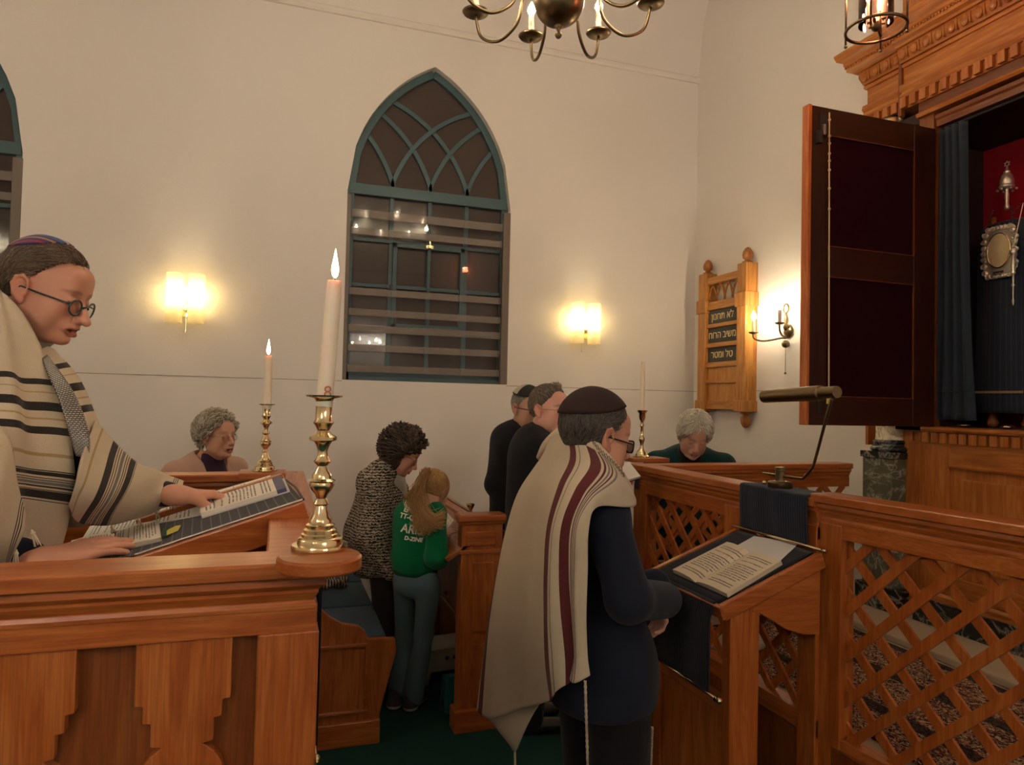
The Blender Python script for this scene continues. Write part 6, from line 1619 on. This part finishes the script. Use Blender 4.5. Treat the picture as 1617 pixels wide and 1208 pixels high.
for k in range(26):
    a=rng.uniform(-.022,.022); x_=rng.uniform(.02,.06); s.chain([(x_,a,.112),(x_+.004,a*1.1,.128),(x_-.012+rng.uniform(-.006,.006),a*1.2,.142+rng.uniform(0,.010))],[.004,.003,.001],k=.003)
vs,fs=s.mesh(.0028); npobj('quiff',vs,fs,plain('sandy_hair',(.26,.19,.13),.6,grain=.5,gs=80),f.root)
glasses(f.M,f.T,f.S,FRG,f.root,r=.0195,thick=.0012,shape='oval',drop=.004)
garment(f,'coat',BLK,lambda s:jacket(s,f,chest=.14,waist=.14,arm=.064,hemz=.7),.009,noise=wrinkle(.003,18,seed=6))
garment(f,'trousers',DKT,lambda s:trousers(s,f),.012); shoes(f,SHB)
# ---------------------------------------------------------------- 5. woman in pink jacket
f=figure('grey-haired woman in a pink jacket and purple polo neck behind the left platform',P(343,690,3.86),-42,-2,0,by=-50,S=1.0,female=True,sw=.185,mouth=.008,jowl=1.15)
body(f,(.64,.36,.25),.0045,legs=False,colk=dict(red=.5,brow=(.30,.22,.16),eyes='closed',lip=(.40,.12,.11),mouth=.008))
def mask_w(L):
    x,y,z=L.T; front=np.where(z>.055,.070-x,z-(-.005+1.0*(x+.0)));  return np.where(x>-.005,np.minimum(front,z+.03),z+.068)
def flow_w(p): return np.stack([-.5-0*p[:,0],p[:,1]*6,-1.2+.5*(p[:,2]>.08)],1)
hair('hair',f.M,f.T,f.S,mask_w,(.36,.32,.25),f.root,thick=.016,nstr=900,ln=.05,flow=flow_w,rad=.0042,col2=(.78,.72,.60),lift=.018,curl=.007,curlf=.9,edge=.03,noise=.004,seed=8)
glasses(f.M,f.T,f.S,FRG,f.root,r=.019,thick=.001,shape='oval',drop=.004,rimless=False)
s=SDF(); s.frame(f.M,f.T,f.S); s.chain([(-.002,-.082,-.045),(-.002,-.083,-.060)],[.0015,.004]); s.ell((-.002,-.084,-.066),(.011,.004,.008),k=.006); vs,fs=s.mesh(.0022); npobj('earring',vs,fs,plain('white_enamel',(.8,.8,.78),.3),f.root)
garment(f,'polo_neck',cloth('purple_knit',(.050,.026,.055)),lambda s:(s.frame(),s.cap(f.neck-f.up*.055,f.nb-f.up*.02,.064,.078,k=.02),s.ell(f.ch+f.up*.02+f.fw*.022,(.125,.12,.17),rot=np.stack([f.fw,f.lf,f.up],1),k=.04)),.005,noise=wrinkle(.0015,40))
def pj(s):
    jacket(s,f,chest=.135,waist=.135,arm=.060,hemz=.75)
    s.p=[q for q in s.p]; 
    s.cap(f.neck-f.up*.02,f.nb-f.up*.01+f.fw*.01,.083,.083,k=.01,op='s'); s.chain([f.nb+f.fw*.10+f.up*.06,f.ch+f.fw*.16,f.ch+f.fw*.16-f.up*.3],[.085,.055,.035],k=.01,op='s')
garment(f,'jacket',cloth('dusty_pink_wool',(.55,.35,.28)),pj,.006,noise=wrinkle(.002,20,seed=9))
def lapel(s):
    s.frame(); 
    for i in(-1,1):
        a=f.nb+f.lf*i*.085-f.up*.0+f.fw*.02; b=f.ch+f.lf*i*.085+f.up*.05+f.fw*.125
        s.chain([f.nb-f.fw*.07+f.up*.03,a+f.up*.015,b],[.016,.022,.026],k=.01); s.ell(b+f.lf*i*.02,(.012,.045,.045),rot=np.stack([f.fw,f.lf,f.up],1),k=.015)
garment(f,'lapel',cloth('dusty_pink_wool',(.55,.35,.28)),lapel,.005)
garment(f,'skirt',DKT,lambda s:trousers(s,f,.11,.10,.09),.014)
# ---------------------------------------------------------------- 6. curly woman
f=figure('woman with dark curly hair in a grey marled wool coat beside the girl',P(634,716,4.0),-8,30,0,by=-5,S=.98,female=True,sw=.17,mouth=.003,lids=1,lean=.35)
f.el[-1]=np.array(P(585,850,3.92)); f.wr[-1]=np.array(P(622,905,3.9)); f.sh[-1]=np.array(P(592,775,3.95)); f.sh[1]=np.array(P(625,775,4.25)); f.hip=np.array((*P(608,905,4.1)[:2],.86)); f.ch=np.array(P(600,800,4.1))
body(f,(.64,.33,.22),.0045,legs=False,colk=dict(red=.5,brow=(.05,.03,.02),eyes='closed',lip=(.42,.10,.10)))
def mask_c(L):
    x,y,z=L.T; front=np.where(z>.045,.068-x,z-(.004+1.0*(x-.005))); return np.where(x>.0,np.minimum(front,z+.03),z+.080)
def flow_c(p): return np.stack([.25+0*p[:,0],p[:,1]*5,-1.0+0*p[:,0]],1)
hair('hair',f.M,f.T,f.S,mask_c,(.020,.012,.008),f.root,thick=.026,nstr=620,ln=.075,flow=flow_c,rad=.0058,col2=(.12,.07,.045),lift=.022,curl=.012,curlf=1.15,edge=.05,noise=.010,seed=11,K=20)
glasses(f.M,f.T,f.S,FRG,f.root,r=.021,thick=.0014,drop=.004)
t=NT('marled_wool'); c=t.coord(); wv=t.n('ShaderNodeTexWave',bands_direction='Z'); wv.inputs['Scale'].default_value=20; wv.inputs['Distortion'].default_value=7; wv.inputs['Detail'].default_value=3; wv.inputs['Detail Scale'].default_value=4; t.l(c,wv.inputs[0])
n=t.noise(t.mapping(c,(70,70,200)),1,3); k=t.math('ADD',t.math('MULTIPLY',wv.outputs[1] if False else wv.outputs[1],.6),t.math('MULTIPLY',n,.5))
t.bsdf(t.ramp(k,[(.38,(.022,.018,.016)),(.52,(.12,.10,.085)),(.66,(.40,.34,.27))]),.95,bump=k,bs=.5,bd=.006,Specular_IOR_Level=.1); MARL=t.m
def cj(s):
    s.frame(); Rf=np.stack([f.fw,f.lf,f.up],1)
    s.ell(f.ch+f.up*.03,(.15,.19,.19),rot=Rf,k=.03); s.ell(f.ch-f.up*.17-f.fw*.02,(.185,.21,.22),rot=Rf,k=.06); s.ell(f.ch-f.up*.30-f.fw*.01,(.17,.20,.14),rot=Rf,k=.05)
    s.chain([f.nb,f.nb-f.fw*.04-f.up*.05],[.075,.10],k=.04); s.cap(f.neck-f.up*.045-f.fw*.01,f.nb,.062,.078,k=.02)
    for i in(-1,1): s.chain([f.sh[i],f.el[i],f.wr[i]],[.078,.088,.058],k=.05)
    s.plane((0,0,P(600,925,4.0)[2]),(.1,0,-1),k=.02)
garment(f,'coat',MARL,cj,.007,noise=wrinkle(.005,16,seed=12))
garment(f,'blouse',plain('white_shirt',(.62,.57,.50),.8),lambda s:(s.frame(),s.cap(f.neck-f.up*.05+f.fw*.03,f.ch+f.fw*.125+f.up*.02,.045,.045,k=.01),s.cap(f.ch+f.fw*.125,f.ch+f.fw*.15-f.up*.12,.045,.03,k=.01)),.006)
garment(f,'trousers',cloth('worn_dark_leather',(.035,.030,.030),.5,60,.5),lambda s:trousers(s,f,.105,.085,.08),.009,noise=wrinkle(.005,22,seed=13)); shoes(f,SHB)
# ---------------------------------------------------------------- 7. girl
f=figure('girl with a long blond ponytail in a green lettered sweatshirt and jeans',P(684,778,3.74),42,26,0,by=48,S=.94,female=True,sw=.135,lids=1,lean=.2)
f.hip=np.array((*P(655,912,3.78)[:2],.74)); f.ch=np.array(P(655,835,3.78)); f.sh[-1]=np.array(P(688,812,3.66)); f.sh[1]=np.array(P(637,812,3.88)); f.el[-1]=np.array(P(690,880,3.66)); f.wr[-1]=np.array(P(697,850,3.80)); f.el[1]=np.array(P(640,880,4.0)); f.wr[1]=np.array(P(690,835,4.0)); f.nb=np.array(P(664,797,3.76))
f.bulk=.8
body(f,(.68,.40,.29),.0045,[dict(wr=np.array(P(698,848,3.80)),dx=np.array(P(712,838,3.86))-np.array(P(698,848,3.80)),up=(0,-.3,1),side=1,curl=[(10,15,10)]*4,S=.72)],legs=False,colk=dict(red=.5,brow=(.3,.2,.1),eyes='closed'))
def mask_g(L):
    x,y,z=L.T; front=np.where(z>.045,.080-x,z-(.0+1.1*(x-.0))); return np.where(x>-.008,np.minimum(front,z+.01),z+.078)
def flow_g(p): # combed to the ponytail knot at the back of the crown
    k=np.array((-.115,0,.075)); return k-p
hair('hair',f.M,f.T,f.S,mask_g,(.34,.18,.06),f.root,thick=.007,nstr=3200,ln=.10,flow=flow_g,rad=.0011,col2=(.80,.50,.20),lift=.002,seed=14)
kn=np.array(f.M)@(np.array((-.118,0,.078))*f.S)+f.T
# ponytail: many strands falling from the knot over the back
r=np.random.default_rng(4); V_=[];F_=[];C_=[];off=0
endc=[np.array(P(x,y,3.60)) for x,y in((652,838),(664,846),(676,842),(690,835),(700,830))]
for k in range(700):
    e=endc[r.integers(0,5)]+r.normal(size=3)*.010+np.array((0,0,r.uniform(-.01,.08))); kk=kn+r.normal(size=3)*.010
    mid=np.array(P(659+r.normal()*7,790,3.58)); mid2=np.array(P(668+r.normal()*9,822,3.575)); st=np.array(P(664,762,3.60))+r.normal(size=3)*.010
    ctr=catmull(np.array([kk,st,mid+r.normal(size=3)*.007,mid2*.5+e*.5+r.normal(size=3)*.006,e]),4); n=len(ctr); w=.0016*np.linspace(1.2,.3,n)
    t_=np.gradient(ctr,axis=0); t_/=np.linalg.norm(t_,axis=1)[:,None]; b=np.cross(t_,(.3,1,0)); b/=np.linalg.norm(b,axis=1)[:,None]; c2=np.cross(t_,b)
    a3=np.array([0,2.1,4.2]); ring=ctr[:,None]+w[:,None,None]*(b[:,None]*np.cos(a3)[None,:,None]+c2[:,None]*np.sin(a3)[None,:,None]); V_.append(ring.reshape(-1,3))
    i=np.arange(n-1)[:,None]*3+np.arange(3)[None]; j=np.arange(n-1)[:,None]*3+(np.arange(3)+1)[None]%3; F_.append(np.stack([i,j,j+3,i+3],-1).reshape(-1,4)+off); off+=n*3
    g_=np.linspace(0,1,n)[:,None]; cc=(np.array((.42,.22,.07))*(1-g_)+np.array((.85,.52,.22))*g_)*r.uniform(.6,1.3); C_.append(np.repeat(cc,3,0))
npobj('ponytail',np.concatenate(V_),np.concatenate(F_),HAIRM,f.root,True,col=np.concatenate(C_))
obj('hair_tie',MB().lathe([(.014,-.004),(.019,0),(.014,.004)],tuple(kn+np.array((-.004,-.012,-.002))),16,Matrix.Rotation(R(60),3,'X')),plain('white_band',(.7,.65,.6),.6),f.root,smooth=True)
GRS=cloth('green_sweatshirt',(.005,.17,.065),.9,500)
def gs(s):
    s.frame(); Rf=np.stack([f.fw,f.lf,f.up],1)
    s.ell(f.ch+f.up*.02,(.095,.135,.16),rot=Rf,k=.03); s.ell(f.ch-f.up*.15,(.10,.135,.15),rot=Rf,k=.05); s.cap(f.nb,f.ch,.06,.09,k=.04); s.cap(f.nb+f.up*.035,f.nb,.052,.062,k=.02); s.ell(np.array(P(683,803,3.71)),(.055,.055,.048),k=.03)
    for i in(-1,1): s.cap(f.nb,f.sh[i],.05,.05,k=.03); s.chain([f.sh[i],f.el[i],f.wr[i]],[.055,.058,.040],k=.03)
    s.plane((0,0,f.hip[2]+.02),(0,0,-1),k=.01)
gsw=garment(f,'sweatshirt',GRS,gs,.006,noise=wrinkle(.003,20,seed=15))
garment(f,'waistband',cloth('green_rib',(.003,.095,.038),.9,500),lambda s:(s.frame(),s.ell(f.hip+f.up*.04,(.098,.132,.06),rot=np.stack([f.fw,f.lf,f.up],1)),s.plane((0,0,f.hip[2]+.05),(0,0,1),k=.004),s.plane((0,0,f.hip[2]+.005),(0,0,-1),k=.004)),.006)
JN=cloth('blue_denim',(.11,.18,.225),.9,700,.4)
zz=f.hip[2]
def jeans(s):
    s.frame(); s.ell(f.hip-f.up*.02,(.098,.125,.10),rot=np.stack([f.fw,f.lf,f.up],1),k=.03)
    a=np.array(P(640,920,3.84)); b=np.array(P(676,920,3.72))
    s.chain([a,np.array(P(640,1000,3.86)),np.array(P(630,1085,3.88))],[.068,.052,.064],k=.02)
    s.chain([b,np.array(P(670,1000,3.80)),np.array(P(653,1098,3.84))],[.066,.050,.058],k=.02)
garment(f,'jeans',JN,jeans,.006,noise=wrinkle(.003,26,seed=16))
for (x,y,d,dx_,lab) in((622,1108,3.84,-.03,'dark trainer with pale heel'),(648,1108,3.82,.04,None)):
    s=SDF(); b=np.array(P(x,y,d)); b[2]=.03; s.cap(b,b+f.fw*.13,.036,.030,k=.02); s.cap(b+f.up*.05,b,.034,.04,k=.02); s.plane((0,0,.004),(0,0,-1),k=.003); vs,fs=s.mesh(.005)
    colr=np.where((vs[:,2]<.022)[:,None],np.array((.55,.48,.42)),np.array((.03,.03,.04))); npobj('shoe',vs,fs,vcol('trainer_paint',.6,grain=.05),f.root,col=colr,label=lab)
# lettering on the back of the sweatshirt
dg=bpy.context.evaluated_depsgraph_get(); WHT=plain('cream_print',(.85,.82,.72),.8)
from mathutils.bvhtree import BVHTree
me=gsw.data; wl=wloc(gsw); bv=BVHTree.FromPolygons([tuple(v.co+wl) for v in me.vertices],[tuple(p.vertices) for p in me.polygons])
bk=V(math.cos(R(-110)),math.sin(R(-110)),0); ctr=V(*P(648,836,3.6)); xax=V(-bk.y,bk.x,0); 
for txt,px_,py_,sz in(('ISTÉ',631,809,.034),('EMAR',637,819,.038),('TT-QUE',635,830,.036),('ARIS',637,850,.066),('D-ZINE',640,866,.030)):
    o_=V(*P(px_,py_,3.45)); M=Matrix(((xax.x,0,bk.x,o_.x),(xax.y,0,bk.y,o_.y),(xax.z,1,bk.z,o_.z),(0,0,0,1)))@Matrix.Rotation(R(-6),4,'Z')
    def conf(me_):
        for v in me_.vertices:
            h=bv.ray_cast(v.co,-bk,2.0)
            if h[0] is not None: v.co=h[0]+bk*.0022
    add_text('lettering',txt,sz,M,WHT,gsw,ext=.0,shear=.15,bold=.0022,sx=1.0 if txt!='ARIS' else .9,conform=conf)
# ---------------------------------------------------------------- 8. woman in teal top
f=figure('white-haired woman in a dark teal top bowing her head under the Hebrew board',P(1096,688,4.12),-112,28,-6,by=-118,S=1.05,female=True,sw=.20,mouth=.004,jowl=1.1,lean=.3)
body(f,(.64,.36,.26),.0045,legs=False,colk=dict(red=.5,brow=(.35,.28,.22),eyes='closed',lip=(.38,.12,.10),mouth=.004))
def flow_t(p): return np.stack([.6+0*p[:,0],p[:,1]*4,-.6+0*p[:,0]],1)
hair('hair',f.M,f.T,f.S,mask_w,(.62,.56,.44),f.root,thick=.012,nstr=1300,ln=.06,flow=flow_t,rad=.0034,col2=(.95,.90,.78),lift=.016,edge=.03,noise=.003,seed=18)
garment(f,'scarf',BLK,lambda s:(s.frame(),s.cap(f.neck-f.up*.06,f.nb-f.up*.02,.066,.085,k=.02),s.chain([f.nb+f.fw*.03,f.ch+f.fw*.10],[.075,.05],k=.03)),.006,noise=wrinkle(.003,30))
garment(f,'top',cloth('teal_knit',(.010,.040,.042)),lambda s:jacket(s,f,chest=.14,waist=.13,arm=.062,hemz=.75),.008,noise=wrinkle(.003,20,seed=19))
garment(f,'trousers',DKT,lambda s:trousers(s,f),.014); shoes(f,SHB)
# prayer book in front of the back-row man, open book on the pew desk, book behind the lattice
b0=V(*P(990,750,3.0)); 
def flatbook(c,w,h,t_,M,mat,label,cat='book',name='prayer_book'):
    th=thing(name,label,cat,tuple(c)); m=MB().box(-w/2,w/2,-h/2,h/2,0,t_,M); m.v=[(v[0]+c.x,v[1]+c.y,v[2]+c.z) for v in m.v]; obj('page_block',m,mat,th)
    m=MB().box(-w/2-.003,w/2+.003,-h/2-.003,h/2+.003,-.003,0,M); m.v=[(v[0]+c.x,v[1]+c.y,v[2]+c.z) for v in m.v]; obj('cover',m,plain('navy_cover',(.02,.03,.08),.5),th); return th
# open book under the girl's hand
za=.95; q0=PZ(700,835,.955); nL=V(-(.135),0,.2).normalized()
def OL(px,py): 
    r_=V(*ray(px,py)); o_=V(*CAM); t_=(L0+nL*.006-o_).dot(nL)/r_.dot(nL); return o_+r_*t_
a,b,c,d=OL(700,828),OL(703,838),OL(717,829),OL(712,812)
openbook('prayer_book','small open white book on the pew desk under the girl\'s hand','book',OL(698,836),OL(704,842),OL(718,824),OL(708,812),nL,.012,page('girl_page',rows=14),plain('white_card',(.6,.58,.54),.6))

kc=V(*P(979,754,3.40))+V(0,-.012,.016); KM=Matrix.Rotation(R(-14),3,'Y')@Matrix.Rotation(R(35),3,'X')
flatbook(kc,.15,.11,.012,KM,plain('cream_pages',(.74,.70,.62),.8),'white booklet held up behind the chin of the maroon-striped man','booklet','booklet')
EXPO=2.66
# ================================================================ world and colour management
w=bpy.data.worlds.new('night'); SC.world=w; w.use_nodes=True; w.node_tree.nodes['Background'].inputs[0].default_value=(.02,.02,.03,1); w.node_tree.nodes['Background'].inputs[1].default_value=.3
SC.view_settings.view_transform='Standard'; SC.view_settings.look='None'; SC.view_settings.exposure=EXPO; SC.view_settings.gamma=1; SC.view_settings.use_curve_mapping=False
SC.cycles.max_bounces=8; SC.cycles.diffuse_bounces=4; SC.cycles.glossy_bounces=4; SC.cycles.transmission_bounces=6; SC.cycles.transparent_max_bounces=12
SC.cycles.use_denoising=True; SC.cycles.caustics_reflective=False; SC.cycles.caustics_refractive=False; SC.cycles.sample_clamp_indirect=4; SC.cycles.sample_clamp_direct=0
